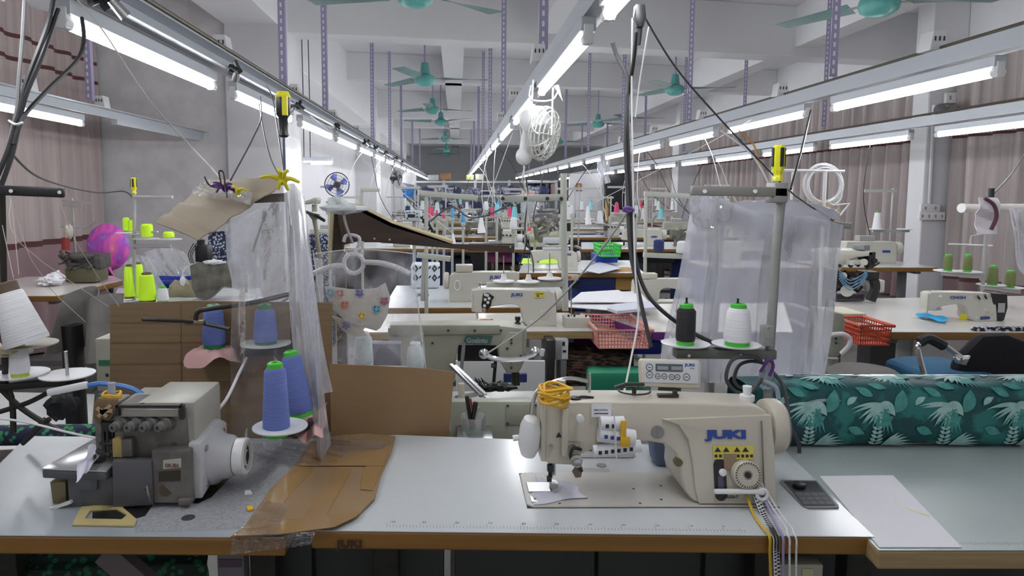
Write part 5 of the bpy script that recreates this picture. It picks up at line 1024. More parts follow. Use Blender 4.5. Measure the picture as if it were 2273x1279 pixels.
# ---------------- middle machines ----------------
T3 = table('white sewing table with olive edge in the middle, carrying the double needle machine', [V2(PZ(*a, Z)) for a in ((800, 738), (1322, 735), (1262, 694), (840, 697))], edge=EDGEP, top=LAMW)
T4 = table('white sewing table with orange edge behind the double needle machine', [V2(PZ(*a, Z)) for a in ((850, 684), (1275, 682), (1240, 634), (880, 634))], top=LAM)
def place_machine(label, pxl, pxr, py, rz=0, span=(.04, .585), **k):
    """head/wheel extents in px, base py on the table plane"""
    p = PZ((pxl+pxr)/2, py, Z); w = (pxr-pxl)*p.y/FPX; s = w/(span[1]-span[0]); mid = (span[0]+span[1])/2*s
    off = Vector((-mid, -.05*s, 0)) if rz == 0 else Matrix.Rotation(rz, 3, 'Z') @ Vector((-mid, -.09*s, 0)); return machine(label, (p.x+off.x, p.y+off.y, Z), rz, scale=s, **k)
m1 = place_machine('cream double needle machine with black tension plate and red fabric under its foot', 1048, 1256, 722, enamel=mat('cream_enamel_b', (.52, .51, .45), .35), detail=1)
def mtext(m, s_, x, z, size, col=BLUEINK, y=.038, sx=1.45): return text('brand_lettering', s_, size, col, m, (x, y, z), off=size*.04, sx=sx)
mtext(m1, 'JUKI', .265, .175, .024)
M().box((.43, .0405, .182), (.06, .003, .036)).obj('yellow_label', WARN, m1, smooth=0)
M().box((.43, .0385, .188), (.045, .001, .004)).box((.42, .0385, .176), (.012, .001, .01)).obj('label_print', BLACKINK, m1, smooth=0)
a = M(); a.prism([(.10, .19), (.13, .195), (.165, .17), (.15, .15), (.145, .115), (.125, .09), (.10, .095), (.09, .12), (.095, .15)], .042, .036, 'xz'); a.obj('tension_plate', BLACK, m1, bev=.002)
for x, z in ((.125, .18), (.135, .162), (.112, .155), (.128, .138), (.108, .118)): M().lathe([(.009, 0), (.009, .006), (.003, .007), (.003, .01)], (x, .036, z), (0, -1, 0), n=14).obj('tension_disc', WHITEP, m1)
cloth_patch('red_fabric', [(1036, 726), (1100, 725), (1094, 712), (1046, 713)], Z+.006, mat('coral_red_cloth', (.85, .10, .10), .7), 'bright coral red fabric piece under the double needle machine foot', amp=.006, seed=3)
t, l = mk('control_unit', 'small cream steel control box on the right end of the middle table', 'control box', 1285, 728, 0, z=Z); YB_ = t.location.y
pb(M(), l, 1254, 706, 1311, 729, .09).obj('housing', mat('cream_enamel_b', (0, 0, 0)), t, bev=.003); a = M(); [a.cyl(l(x, 706, YB_+.03), l(x, 699, YB_+.03), .005, n=8) for x in (1262, 1275, 1301)]; a.obj('terminal', BLACK, t)
M().cyl(l(1268, 706, YB_+.05), l(1268, 662, YB_+.05), .003, n=6).obj('antenna_rod', STEEL, t)
t, l = mk('black_bobbin_knob', 'black winder post standing on the green badge machine', 'knob', 1149, 728, 2.5); M().lathe([(.012, 0), (.012, .018), (.006, .024), (.010, .03), (.010, .042)], n=12).obj('post', BLACK, t)
# disc stand over machine 1
t = thing('thread_stand', 'cream thread stand with three empty white discs above the double needle machine', 'thread stand', (PY(1250, 700, 3.6).x, 3.6, Z)); l = lambda x, y, Y=3.6: PY(x, y, Y)-t.location
CST = mat('pale_green_steel', (.45, .47, .42), .45, .1)
M().tube([l(1255, 690), l(1251, 500), l(1251, 385)], .017, 10).obj('pole', CST, t)
c_, d_, q_ = bar(l(1112, 442), l(1254, 438), .03, .035); M().box(c_, d_, R=q_).obj('top_arm', CST, t, bev=.003)
c_, d_, q_ = bar(l(1080, 634), l(1252, 630), .03, .03); M().box(c_, d_, R=q_).obj('lower_arm', CST, t, bev=.003)
for x, y, r in ((1118, 628, 24), (1173, 629, 26), (1220, 622, 27)):
    M().lathe([(.006, 0), (r*3.6/FPX, .006), (r*3.6/FPX, .012), (.02, .016), (.012, .035), (.012, .045), (.004, .046)], l(x, y), n=22).obj('spool_disc', WHITEP, t); M().cyl(l(x, y), l(x, y-60), .003, n=6).obj('spool_pin', DULL, t)
for x in (1116, 1166, 1215, 1246): M().cyl(l(x, 441, 3.58), l(x, 441, 3.575), .01, n=8).obj('eyelet', DARKM, t)
# green badge machine seen from behind
TG = table('low grey-topped machine table behind the front table, under the green badge machine', [V2(PZ(*a, .66)) for a in ((800, 956), (1215, 956), (1208, 868), (820, 870))], .66, edge=CREAMD, top=mat('steel_bed', (.50, .51, .50), .3, .4))
t, l = mk('sewing_machine', 'aged cream machine with dark green badge seen from behind, middle of the picture', 'sewing machine', 1080, 860, 2.42); YG = 2.42
pp(M(), l, [(860, 728), (1012, 724), (1118, 724), (1168, 730), (1170, 735), (1166, 800), (1152, 828), (1125, 830), (1108, 800), (1104, 768), (1018, 765), (1012, 800), (1010, 850), (870, 850)], .12).obj('arm_body', CREAMD, t, bev=.006)
pp(M(), l, [(866, 722), (1110, 722), (1112, 742), (866, 745)], .01, YG-.008).obj('top_cover', CREAMD, t, bev=.003)
pp(M(), l, [(1106, 770), (1130, 738), (1160, 738), (1158, 812), (1148, 828), (1128, 828), (1110, 805)], .008, YG-.008).obj('rear_plate', CREAMD, t, bev=.003)
a = M(); [a.cyl(l(x, y, YG-.009), l(x, y, YG-.014), .0045, n=8) for x, y in ((995, 734), (1054, 734), (1112, 734), (1135, 754), (1135, 762), (1126, 774), (1156, 791), (1135, 803), (1135, 817), (938, 762), (960, 762))]; a.obj('cover_screw', BLACKINK, t)
pp(M(), l, [(1034, 746), (1094, 746), (1088, 765), (1028, 765)], .004, YG-.012).obj('green_badge', mat('badge_green_grey', (.05, .12, .10), .4), t, smooth=0)
text('badge_lettering', 'Goalntu', .024, mat('badge_letters', (.30, .36, .33), .4), t, l(1035, 761, YG-.013), off=.0008, sx=.95)
pb(M(), l, 1016, 766, 1106, 802, .02, YG+.1).obj('black_guard', BLACK, t, smooth=0)
M().tube(smoothpts([l(1075, 785, YG-.05), l(1100, 797, YG-.06), l(1150, 798, YG-.06), l(1185, 790, YG-.06), l(1192, 778, YG-.05)]), .009, 8).obj('chrome_tube', CHROME, t)
for x, y in ((1074, 785), (1188, 781)): M().lathe([(.018, 0), (.018, .006), (.012, .01), (.005, .012)], l(x, y, YG-.045), (0, -1, 0), n=16).obj('chrome_rosette', CHROME, t)
M().cyl(l(1202, 790, YG-.05), l(1205, 775, YG-.05), .008, n=8).obj('tube_cap', WHITEP, t)
M().cyl(l(1140, 828), l(1140, 862), .008, n=8).cyl(l(1148, 828), l(1148, 855), .010, n=8).obj('needle_bar', DARKM, t)
M().cyl(l(1100, 800, YG+.02), l(1096, 850, YG+.02), .006, n=8).cyl(l(1090, 812, YG+.02), l(1100, 812, YG+.02), .008, n=8).obj('knee_lever', BLACK, t)
c_, d_, q_ = bar(l(1024, 822, 2.3), l(1030, 760, 2.32), .008, .012); M().box(c_, d_, R=q_).obj('grey_rod', GREYM, t, smooth=0)
t, l = mk('binder_folder', 'shiny steel folding attachment with black rods on the green badge machine bed', 'attachment', 1060, 885, 2.25)
a = M()
for p, q2, w in (((1000, 810), (1070, 880), .018), ((1010, 812), (1078, 876), .01), ((1045, 850), (1085, 888), .02)): c_, d_, q_ = bar(l(*p), l(*q2, 2.15), .012, w*.5); a.box(c_, d_, R=q_)
a.obj('steel_guide', STEEL, t, smooth=0)
a = M(); q = random.Random(9)
for k in range(12): a.tube(smoothpts([l(q.uniform(1050, 1070), q.uniform(838, 855)), l(q.uniform(1075, 1090), q.uniform(850, 870)), l(q.uniform(1110, 1140), q.uniform(855, 865))]), .0015, 4)
a.blob(l(1110, 858), (.05, .03, .013), 3, .35, 14, 8).obj('black_fabric_strip', BLACK, t)
M().add([l(1008, 893, 2.1), l(1060, 880, 2.1), l(1075, 868, 2.25), l(1010, 880, 2.3)], [(0, 1, 2, 3)]).obj('steel_plate', STEEL, t, solid=.002); M().box(l(1024, 868, 2.15), (.02, .02, .05)).obj('cream_clip', CREAM, t, bev=.003)
t, l = mk('machine_cabinet', 'cream steel cabinet front with panel screws below the green badge machine', 'cabinet', 1100, 955, 2.02)
pb(M(), l, 1000, 892, 1212, 1505, .04).obj('cabinet_body', mat('greenish_cream', (.42, .44, .36), .4, noise=.1, scale=6), t, bev=.003)
pb(M(), l, 1122, 897, 1194, 944, .004, 2.017).obj('access_panel', mat('greenish_cream', (0, 0, 0)), t, bev=.001)
a = M(); [a.cyl(l(x, y, 2.016), l(x, y, 2.012), .004, n=8) for x, y in ((1127, 901), (1190, 900), (1127, 941), (1192, 941))]; a.obj('panel_screw', BLACKINK, t)
pbx_later = True
t, l = mk('pen_cup', 'clear cup of pens and scissors behind the white front table', 'cup', 1052, 975, 1.95)
M().lathe([(.030, 0), (.032, .002), (.037, .07), (.038, .07), (.0365, .068), (.031, .003)], n=22, caps=False).obj('cup', film('cup_film', (.7, .72, .74), .3, .05, .08, 3, .1), t)
for x, y, c_, r in ((1036, 880, (.01, .01, .01), .006), (1044, 885, (.35, .02, .04), .003), (1056, 892, (.02, .02, .02), .007), (1062, 905, (.4, .4, .4), .003), (1050, 900, (.3, .05, .1), .0025), (1040, 900, (.02, .2, .1), .003)): M().cyl((random.Random(x).uniform(-.015, .015), 0, .005), l(x, y), r, n=7).obj('pen', mat('pen_%d' % x, c_, .4), t)
M().blob((0, 0, .018), (.026, .026, .014), 3, .2, 12, 8).obj('green_scraps', DGREENP, t)
# rear-view brand machine, quilt box etc
m3 = place_machine('cream machine with blue lettering seen from behind, left of the double needle machine', 978, 1150, 668, math.pi, enamel=mat('cream_enamel_b', (0, 0, 0)))
o = text('brand_lettering', 'JUKI', .03, BLUEINK, m3, (.24, .1445, .165), (math.radians(90), 0, math.pi), off=.001, sx=1.4)
M().box((.42, .09, .235), (.12, .1, .05)).obj('motor_box', CREAM, m3, bev=.006)
M().tube([(.47+.02*math.cos(a), .16, .12+.035*math.sin(a)) for a in [2*math.pi*i/20 for i in range(20)]], .004, 6, True).obj('lamp_ring', WHITEP, m3)
def mosaic(name, px0, py0, px1, py1, Y, label):
    t, l = mk(name, label, 'box', (px0+px1)/2, py1, Y); pb(M(), l, px0, py0, px1, py1, .2).obj('box_body', mat('mosaic_white', (.62, .66, .70), .6), t, bev=.01)
    q = random.Random(3); a, b_ = M(), M(); w = (px1-px0)/3; h = (py1-py0)/2.5; c3 = M()
    for i in range(3):
        for j in range(3):
            cx_, cy_ = px0+w*(i+.5), py0+h*(j+.4)
            if cy_+h*.3 > py1: continue
            pp(a if (i+j) % 2 else b_, l, [(cx_, cy_-h*.42), (cx_+w*.3, cy_), (cx_, cy_+h*.42), (cx_-w*.3, cy_)], .003, Y-.003)
            pp(c3, l, [(cx_-w*.12, cy_), (cx_, cy_-h*.16), (cx_+w*.12, cy_), (cx_, cy_+h*.16)], .003, Y-.005)
            pp(a, l, [(cx_+w*.36, cy_-h*.1), (cx_+w*.6, cy_-h*.3), (cx_+w*.6, cy_-h*.1), (cx_+w*.4, cy_+h*.1)], .002, Y-.002)
    a.obj('navy_tiles', mat('mosaic_navy', (.012, .03, .10), .6), t, smooth=0)['kind'] = 'stuff'; b_.obj('dark_tiles', mat('mosaic_dark', (.02, .05, .07), .6), t, smooth=0)['kind'] = 'stuff'; c3.obj('centre_tiles', mat('mosaic_sand', (.45, .40, .25), .6), t, smooth=0)['kind'] = 'stuff'
mosaic('patterned_box', 912, 588, 975, 640, 4.72, 'box covered in navy and white diamond print, centre left')
t, l = mk('fabric_clamp', 'small grey clamp fitting on the white table under the diamond print box', 'clamp', 937, 664, 3.9); pb(M(), l, 926, 652, 952, 658, .03).obj('clamp_bar', DULL, t, smooth=0); M().cyl(l(938, 668), l(942, 560), .012, n=8).obj('clamp_pole', SG, t)
# machine on neon mat
T9 = table('white table with neon yellow mat and papers, beyond the double needle machine', [V2(PZ(*a, Z)) for a in ((1150, 606), (1430, 606), (1400, 578), (1165, 578))])
flat_cloth('neon_mat', [(1152, 586), (1285, 586), (1262, 574), (1160, 574)], Z+.001, mat('neon_mat', (.62, .95, .05), .6), 'neon yellow-green cutting mat under the far lettered machine', 'mat', .003)
m4 = place_machine('cream machine with blue lettering facing the camera on the neon mat', 1180, 1293, 600, enamel=mat('cream_enamel_c', (.58, .56, .49), .4))
mtext(m4, 'JUKI', .37, .16, .034); M().box((.3, .09, .228), (.28, .07, .03)).obj('top_unit', mat('pale_unit', (.55, .57, .62), .4), m4, bev=.005)
T8 = table('long white worktop with wooden edge in the middle distance, left of centre', [V2(PZ(*a, Z)) for a in ((766, 551), (1175, 554), (1160, 538), (785, 538))])
T8b = table('white worktop with wooden edge in the middle distance, right of centre', [V2(PZ(*a, Z)) for a in ((1290, 553), (1530, 553), (1500, 537), (1290, 538))])
def crate(name, label, px0, py0, px1, py1, Y, d, m, rows=4, cols=14, cat='basket', taper=.06, z0=None, rz=0):
    """open basket with punched side slots"""
    t, l = mk(name, label, cat, (px0+px1)/2, py1, Y); W_ = (px1-px0)*Y/FPX; H = (py1-py0)*Y/FPX; a = M(); n = 0
    def side(ax, w, off, flipx):
        bw = w*(1-taper)
        for i in range(cols+1):
            u = -.5+i/cols; p0 = Vector((u*bw, 0, 0)); p1 = Vector((u*w, 0, H)); yb, yt = off*(1-taper), off
            A = Vector((p0.x, yb, 0)) if not ax else Vector((yb, p0.x, 0)); B = Vector((p1.x, yt, H)) if not ax else Vector((yt, p1.x, H))
            a.cyl(A, B, W_/cols*.2, n=4, caps=False)
        for j in range(rows+1):
            f = j/rows; ww = bw+(w-bw)*f; y = off*(1-taper+taper*f); z = H*f
            A = Vector((-ww/2, y, z)) if not ax else Vector((y, -ww/2, z)); B = Vector((ww/2, y, z)) if not ax else Vector((y, ww/2, z)); a.cyl(A, B, H/rows*.2, n=4, caps=False)
    side(0, W_, -d/2, 0); side(0, W_, d/2, 0); c0 = cols; side(1, d, -W_/2, 0); side(1, d, W_/2, 0)
    a.obj('slotted_wall', m, t, smooth=0); M().box((0, 0, 0), (W_*(1-taper), d*(1-taper), .006)).obj('basket_floor', m, t, smooth=0)
    r = M(); hw, hd = W_/2+.006, d/2+.006
    r.tube([(-hw, -hd, H), (hw, -hd, H), (hw, hd, H), (-hw, hd, H)], .008, 6, True); r.obj('rim', m, t); t.rotation_euler.z = rz; return t
PNKB = mat('pink_plastic', (.72, .33, .29), .45)
crate('pink_basket', 'salmon pink slotted plastic basket right of the middle table', 1308, 714, 1420, 754, 3.35, .40, PNKB, 5, 16)
crate('green_basket', 'bright green plastic basket on the blue box in the middle distance', 1325, 542, 1370, 566, 6.3, .3, mat('bright_green_plastic', (.08, .60, .10), .45), 3, 9)
tag(M().box(PY(1346, 574, 6.3)+Vector((0, .1, 0)), (.2, .25, .075)).obj('blue_box', mat('royal_blue_plastic', (.01, .05, .5), .4), bev=.01), 'royal blue plastic box under the bright green basket', 'box')
crate('red_basket', 'orange red slotted plastic basket hanging at the right table edge', 1878, 712, 1944, 755, 3.1, .22, mat('red_plastic', (.55, .07, .03), .45), 4, 12)
def pbx(name, label, cat, x0, y0, x1, y1, Y, d, m, bev=.006): 
    t, l = mk(name, label, cat, (x0+x1)/2, y1, Y); o = M(); pb(o, l, x0, y0, x1, y1, d); v = t.location.copy(); bpy.data.objects.remove(t); o = o.obj(name, m, bev=bev); o.location = v; return tag(o, label, cat)
pbx('navy_bin', 'large navy blue plastic bin under the neon mat table', 'bin', 1285, 612, 1366, 652, 5.7, .4, mat('navy_plastic', (.012, .025, .14), .4))
pbx('wooden_carton', 'golden brown wooden carton right of the navy bin', 'box', 1366, 604, 1422, 644, 5.7, .4, mat('golden_wood', (.38, .22, .06), .6))
t, l = mk('panel_switch', 'small cream control box under the neon mat table edge', 'control box', 1267, 622, 5.6); pb(M(), l, 1255, 610, 1285, 623, .04).obj('housing', CREAM, t, bev=.004); pb(M(), l, 1260, 613, 1268, 619, .002, 5.596).obj('orange_key', mat('orange', (.5, .12, .02), .5), t, smooth=0)
for i, (pts, z, lb) in enumerate([([(1250, 682), (1290, 650), (1372, 645), (1462, 688), (1380, 692)], Z+.03, 'wide white paper pattern sheets by the pink basket, lowest'), ([(1262, 672), (1300, 650), (1420, 648), (1440, 672)], Z+.045, 'white paper sheet on top of the wide pattern sheets'), ([(1348, 690), (1362, 681), (1440, 674), (1462, 687), (1370, 697)], Z+.07, 'pale lilac card sheets overhanging the pink basket')]):
    flat_cloth('paper_pattern', pts, z, mat('lilac_paper', (.62, .64, .74), .7) if i == 2 else PAPER, lb, 'paper', .004+.01*(i == 2))
flat_cloth('paper_pattern', [(1290, 600), (1330, 582), (1378, 596), (1330, 608)], Z+.02, mat('lilac_paper', (0, 0, 0)), 'pale lilac pattern sheet at the right end of the neon mat table', 'paper', .004)
TP = table('table with purple underside right of the pink basket, partly behind the big plastic cover', [V2(PZ(*a, Z)) for a in ((1310, 693), (1440, 737), (1760, 737), (1740, 672), (1330, 676))], edge=mat('purple_board', (.13, .02, .20), .6), top=LAMW)
pbx('purple_box', 'purple fabric storage box under the pink basket', 'box', 1262, 752, 1362, 786, 3.5, .3, mat('purple_cloth', (.09, .012, .11), .8))
pbx('brown_box', 'dark brown box under the pink basket, right of the purple box', 'box', 1362, 752, 1412, 786, 3.5, .3, mat('dark_brown_box', (.06, .03, .02), .8))
pbx('print_bundle', 'bundle of black and tan printed fabric below the purple box', 'fabric', 1256, 786, 1410, 860, 3.3, .3, mat('black_tan_print', (.16, .08, .05), .8, col2=(.008, .006, .012), scale=22, stretch=(1, 1, 4), contrast=.12), .02)
pbx('blue_storage_box', 'royal blue lidded plastic box on the floor shelf right of the print bundle', 'box', 1392, 757, 1470, 788, 3.75, .3, mat('royal_blue_plastic', (0, 0, 0)), .012)
tag(M().add([PY(*a) for a in ((1304, 826, 2.9), (1440, 826, 2.9), (1300, 900, 2.9), (1440, 900, 2.9), (1300, 812, 3.3), (1445, 812, 3.3), (1300, 870, 3.3), (1445, 870, 3.3))], [(0, 1, 3, 2), (4, 5, 7, 6), (0, 1, 5, 4), (2, 3, 7, 6), (0, 4, 6, 2), (1, 5, 7, 3)]).obj('green_cover', mat('emerald_cloth', (.01, .22, .12), .6, bump=.2, scale=4), bev=.02), 'emerald green cloth covered box below the purple table', 'box')
t, l = mk('motor_switch', 'grey switch box with display on the post under the middle table', 'switch box', 1252, 800, 3.2); pb(M(), l, 1232, 754, 1262, 800, .06).obj('housing', SG, t, bev=.004); pb(M(), l, 1247, 757, 1261, 797, .003, 3.197).obj('front_panel', PAPER, t, smooth=0); pb(M(), l, 1248, 759, 1254, 768, .002, 3.194).box(l(1253, 780, 3.193), (.016, .002, .01)).obj('display', BLACKINK, t, smooth=0)
pbx('white_board', 'white board behind the green badge machine, blue edged', 'board', 1012, 802, 1210, 1150, 2.9, .02, mat('whitish_panel', (0, 0, 0)), .002)
pbx('leg_post', 'dark steel leg box under the right end of the middle table', 'cabinet', 1212, 756, 1232, 880, 3.15, .2, DARKM, .004)
pbx('leg_post', 'grey steel post below the grey switch box', 'post', 1243, 800, 1258, 900, 3.2, .05, GREYM, .002)
pbx('blue_folder', 'dark blue cloth hanging between the machine head and the white board', 'fabric', 1118, 830, 1170, 850, 2.6, .02, mat('navy_plastic', (0, 0, 0)), .004)
# ---------------- right side ----------------
T6 = table('white table with orange edge at the right, carrying the cream machine with olive cones', [V2(PZ(*a, Z)) for a in ((1945, 737), (2420, 739), (2380, 655), (1840, 664), (1845, 698))], top=LAMW)
m = place_machine('cream machine with blue lettering and black motor on the right orange-edged table', 2056, 2222, 712, enamel=mat('cream_enamel_b', (0, 0, 0)))
mtext(m, 'CHGH', .19, .165, .028); M().box((.30, .0405, .03), (.055, .003, .045)).obj('yellow_label', mat('lemon_label', (.75, .68, .05), .5), m, smooth=0); M().box((.44, .012, .022), (.07, .003, .03)).obj('blue_plate', mat('blue_plate', (.05, .07, .22), .4), m, smooth=0)
M().prism([(.50, .0), (.60, .0), (.62, .1), (.61, .20), (.50, .21)], .03, .15).obj('black_motor', BLACK, m, bev=.012)
M().box((.565, .026, .1), (.05, .004, .07)).obj('motor_keypad', SG, m, smooth=0)
a = M(); [a.cyl((.38+.05*k, .02, .19+.01*k), (.42+.05*k, .05, .16), .007, n=8) for k in range(3)]; a.obj('looper_levers', DARKM, m)
cloth_patch('blue_fabric', [(2030, 704), (2098, 718), (2104, 708), (2045, 700)], Z+.008, mat('sky_blue_cloth', (.02, .38, .72), .7), 'sky blue fabric piece under the foot of the right-hand machine', amp=.008, seed=4)
def rod(a, b, r=.004): return (a, b, r)
t = thing('thread_stand', 'thin steel thread stand with olive cones behind the right-hand machine', 'thread stand', (PY(2190, 700, 4.0).x, 4.0, Z)); l = lambda x, y, Y=4.0: PY(x, y, Y)-t.location
a = M(); a.cyl(l(2178, 700), l(2188, 520), .010, n=8); a.tube([l(2106, 542), l(2202, 546)], .006, 6); a.tube([l(2153, 545), l(2156, 525), l(2190, 518)], .005, 6); a.obj('pole', SG, t)
for p, q2 in (((2092, 606), (2182, 612)), ((2180, 636), (2262, 646))): c_, d_, q_ = bar(l(*p), l(*q2), .03, .03); M().box(c_, d_, R=q_).obj('cone_arm', SG, t, bev=.002)
for x, y in ((2103, 603), (2147, 605), (2200, 634), (2240, 640)): M().lathe([(.006, 0), (.072, .006), (.072, .01), (.01, .003)], l(x, y+1), n=22).obj('spool_disc', WHITEP, t)
for x, yb, yt, w1, w2, lb in ((2103, 603, 567, 18, 16, 'far left'), (2147, 604, 567, 18, 15, 'second from left'), (2202, 634, 592, 22, 17, 'third from left, on a red base'), (2241, 640, 603, 20, 18, 'rightmost')): cone(x, yb, yt, w1, w2, 4.0, THO, 'olive green thread cone on the right-hand stand, '+lb)
t = thing('pipe_arm', 'white plastic pipe arm at the right edge wrapped in white mesh cloth', 'pipe', PY(2140, 460, 3.6)); l = lambda x, y, Y=3.6: PY(x, y, Y)-t.location
M().tube([l(2135, 462), l(2320, 462, 3.5)], .021, 12).obj('pipe', mat('ivory_pipe', (.62, .58, .54), .4), t)
M().lathe([(.022, 0), (.024, .0), (.024, .01), (.02, .01)], l(2137, 462, 3.58), (-1, -.3, 0), n=14).obj('pipe_end', WHITEP, t); M().cyl(l(2200, 442), l(2201, 418), .014, n=10).obj('black_cap', BLACK, t)
MESH = mat('white_mesh_cloth', (.66, .62, .66), .8)
quadsheet('mesh_cloth', PY(2163, 520, 3.5), PY(2212, 520, 3.5), PY(2218, 440, 3.5), PY(2172, 438, 3.5), MESH, 'white mesh cloth hanging over the pipe arm at the right edge', 'fabric', amp=.012, fq=8, seed=4)
cord('dark_ribbon_strip', [pt(*a) for a in ((2186, 440, 3.47), (2206, 455, 3.47), (2212, 480, 3.47), (2200, 510, 3.47))], .009, mat('maroon_ribbon', (.09, .03, .05), .8), 'dark red and black ribbon hanging on the white mesh cloth', 'ribbon')
hang_sheet('clear_plastic_sheet', [(2240, 462), (2290, 465), (2340, 465)], [(2262, 600), (2300, 640), (2340, 650)], 3.4, FILMH, 'hazy plastic sheet hanging at the right picture edge below the pipe', 2, .02, seed=41)
# intricate machine
t, l = mk('pocket_machine', 'intricate cream and black machine with hoses on the left end of the right table', 'sewing machine', 1900, 668, 4.15)
CRB = mat('cream_enamel_b', (0, 0, 0))
pp(M(), l, [(1845, 562), (1870, 556), (1938, 558), (1940, 568), (1900, 572), (1880, 580), (1868, 600), (1850, 600)], .25).obj('upper_arm', CRB, t, bev=.008)
pb(M(), l, 1908, 544, 1932, 556, .08).obj('solenoid', GREYM, t, bev=.003); a = M(); [pb(a, l, 1909, 546+3*k, 1918, 547+3*k, .002, 4.145) for k in range(3)]; a.obj('fins', WHITEP, t, smooth=0)
a = M(); q = random.Random(8)
for k in range(26): x, y = q.uniform(1856, 1945), q.uniform(575, 640); a.cyl(l(x, y, 4.15+q.uniform(-.02, .1)), l(x+q.uniform(-22, 22), y+q.uniform(-14, 14), 4.15+q.uniform(0, .1)), q.uniform(.006, .018), n=7)
pb(a, l, 1928, 560, 1944, 590, .1); pb(a, l, 1920, 604, 1952, 622, .1); a.obj('linkage', mat('machine_black', (.03, .03, .032), .4, .3), t, smooth=35)
a = M(); [a.cyl(l(x, y, 4.12), l(x, y, 4.1), r, n=14) for x, y, r in ((1918, 582, .02), (1890, 584, .014), (1880, 646, .035), (1872, 612, .02))]; pb(a, l, 1882, 578, 1926, 588, .05, 4.12); a.obj('cream_rollers', CRB, t)
a = M(); [a.tube(smoothpts([l(1862, 600+6*k, 4.1), l(1885, 622+7*k, 4.08), l(1912, 612+6*k, 4.08), l(1925, 600+4*k, 4.1)]), .004, 5) for k in range(4)]; a.obj('air_hose', mat('blue_grey_hose', (.10, .22, .35), .4), t)
pb(M(), l, 1856, 652, 1920, 668, .12).obj('slotted_base', mat('purple_grey_base', (.12, .11, .13), .4), t, smooth=0); a = M(); [pb(a, l, 1858+4*k, 655, 1860+4*k, 664, .002, 4.147) for k in range(15)]; a.obj('slots', BLACK, t, smooth=0)['kind'] = 'stuff'
pb(M(), l, 1930, 622, 1966, 650, .1).obj('motor_end', CRB, t, bev=.01); M().tube(smoothpts([l(1940, 622, 4.1), l(1942, 640, 4.1), l(1932, 668, 4.1)]), .028, 8).obj('black_bellows', BLACK, t)
# tubing coil
t, l = mk('tubing_coil', 'coil of white plastic tubing hung on a thin white frame', 'tubing', 1828, 400, 3.6)
a = M(); q = random.Random(2)
for k in range(6): ox, oy, R1 = q.uniform(-3, 3), q.uniform(-3, 3), q.uniform(38, 46); a.tube([l(1828+ox+R1*.95*math.cos(x), 408+oy+R1*math.sin(x), 3.6+.01*k) for x in [2*math.pi*i/26 for i in range(26)]], .0055, 6, True)
a.tube(smoothpts([l(1868, 410), l(1866, 440), l(1850, 455), l(1835, 445)]), .006, 6); a.obj('coil', WHITEP, t)
a = M(); a.tube([l(1735, 378), l(1874, 380)], .008, 6); a.tube([l(1832, 380), Vector((l(1830, 470).x, 0, Z-t.location.z))], .009, 6); a.tube([l(1760, 380), l(1755, 470)], .006, 6); a.tube([l(1855, 455), l(1885, 452), l(1865, 478)], .005, 6); a.obj('frame', WHITEP, t)
ag = M(); q = random.Random(5)
for k in range(8): ag.tube(smoothpts([l(q.uniform(1815, 1860), q.uniform(445, 470)), l(q.uniform(1815, 1860), q.uniform(445, 480)), l(q.uniform(1815, 1865), q.uniform(450, 490))]), .004, 5)
ag.obj('tangled_wires', mat('cream_orange_wire', (.58, .45, .28), .5), t)
# large hazy cover with its own stand inside
t = thing('thread_stand', 'grey stand inside the big hazy plastic cover right of centre', 'thread stand', (PY(1585, 850, 2.35).x, 2.35, 0)); l = lambda x, y, Y=2.35: PY(x, y, Y)-t.location
b_ = l(1575, 850); M().tube([Vector((b_.x, b_.y, 0)), b_, l(1585, 700), l(1600, 445)], .016, 10).obj('pole', DULL, t); c_, d_, q_ = bar(l(1598, 472), l(1886, 502), .03, .02); M().box(c_, d_, R=q_).obj('arm_bar', DULL, t, bev=.003); M().box(l(1604, 470), (.06, .05, .05)).obj('arm_clamp', mat('dark_grey_arm', (0, 0, 0)), t, bev=.004)
BAG = film('big_bag_film', (.66, .67, .75), .72, .13, .22, 3.5, .5)
hang_sheet('hazy_plastic_cover', [(1540, 432), (1600, 440), (1700, 478), (1800, 480), (1872, 500)], [(1468, 800), (1560, 850), (1660, 850), (1760, 850), (1832, 846)], 2.28, BAG, 'big hazy plastic cover behind the black and white thread cones', 3, .02, 60, 50, seed=51)
tag(M().blob(PY(1720, 478, 2.4), (.20, .09, .055), 4, .1, 24, 12).obj('plastic_pillow', film('pillow_film', (.70, .71, .78), .75, .1, .2, 5, .4)), 'puffed milky plastic bag top over the bar of the big hazy cover', 'plastic bag')
tag(M().blob(PY(1575, 462, 2.26), (.06, .04, .06), 7, .25, 18, 12).obj('plastic_pillow', FILM), 'crumpled clear plastic knot at the upper left corner of the big hazy cover', 'plastic bag')
# chair, stool, cream column machine
t = thing('office_chair', 'black-backed chair with blue seat and chrome arm below the right table', 'chair', (PY(2170, 850, 2.75).x, 2.75, 0)); l = lambda x, y, Y=2.75: PY(x, y, Y)-t.location
pp(M(), l, [(2122, 820), (2140, 790), (2185, 745), (2240, 742), (2290, 760), (2290, 870), (2200, 870), (2130, 835)], .06).obj('backrest', mat('black_chair_fabric', (.006, .006, .009), .85), t, bev=.025)
pp(M(), l, [(2062, 850), (2070, 836), (2110, 828), (2200, 830), (2260, 850), (2250, 880), (2080, 880)], .3, 2.72).obj('seat', mat('blue_seat_fabric', (.015, .11, .22), .8), t, bev=.02)
M().tube(smoothpts([l(2060, 860, 2.7), l(2040, 790, 2.7), l(2040, 765, 2.7), l(2060, 752, 2.7), l(2090, 762, 2.7), l(2140, 798, 2.7)]), .011, 8).obj('chrome_arm', CHROME, t)
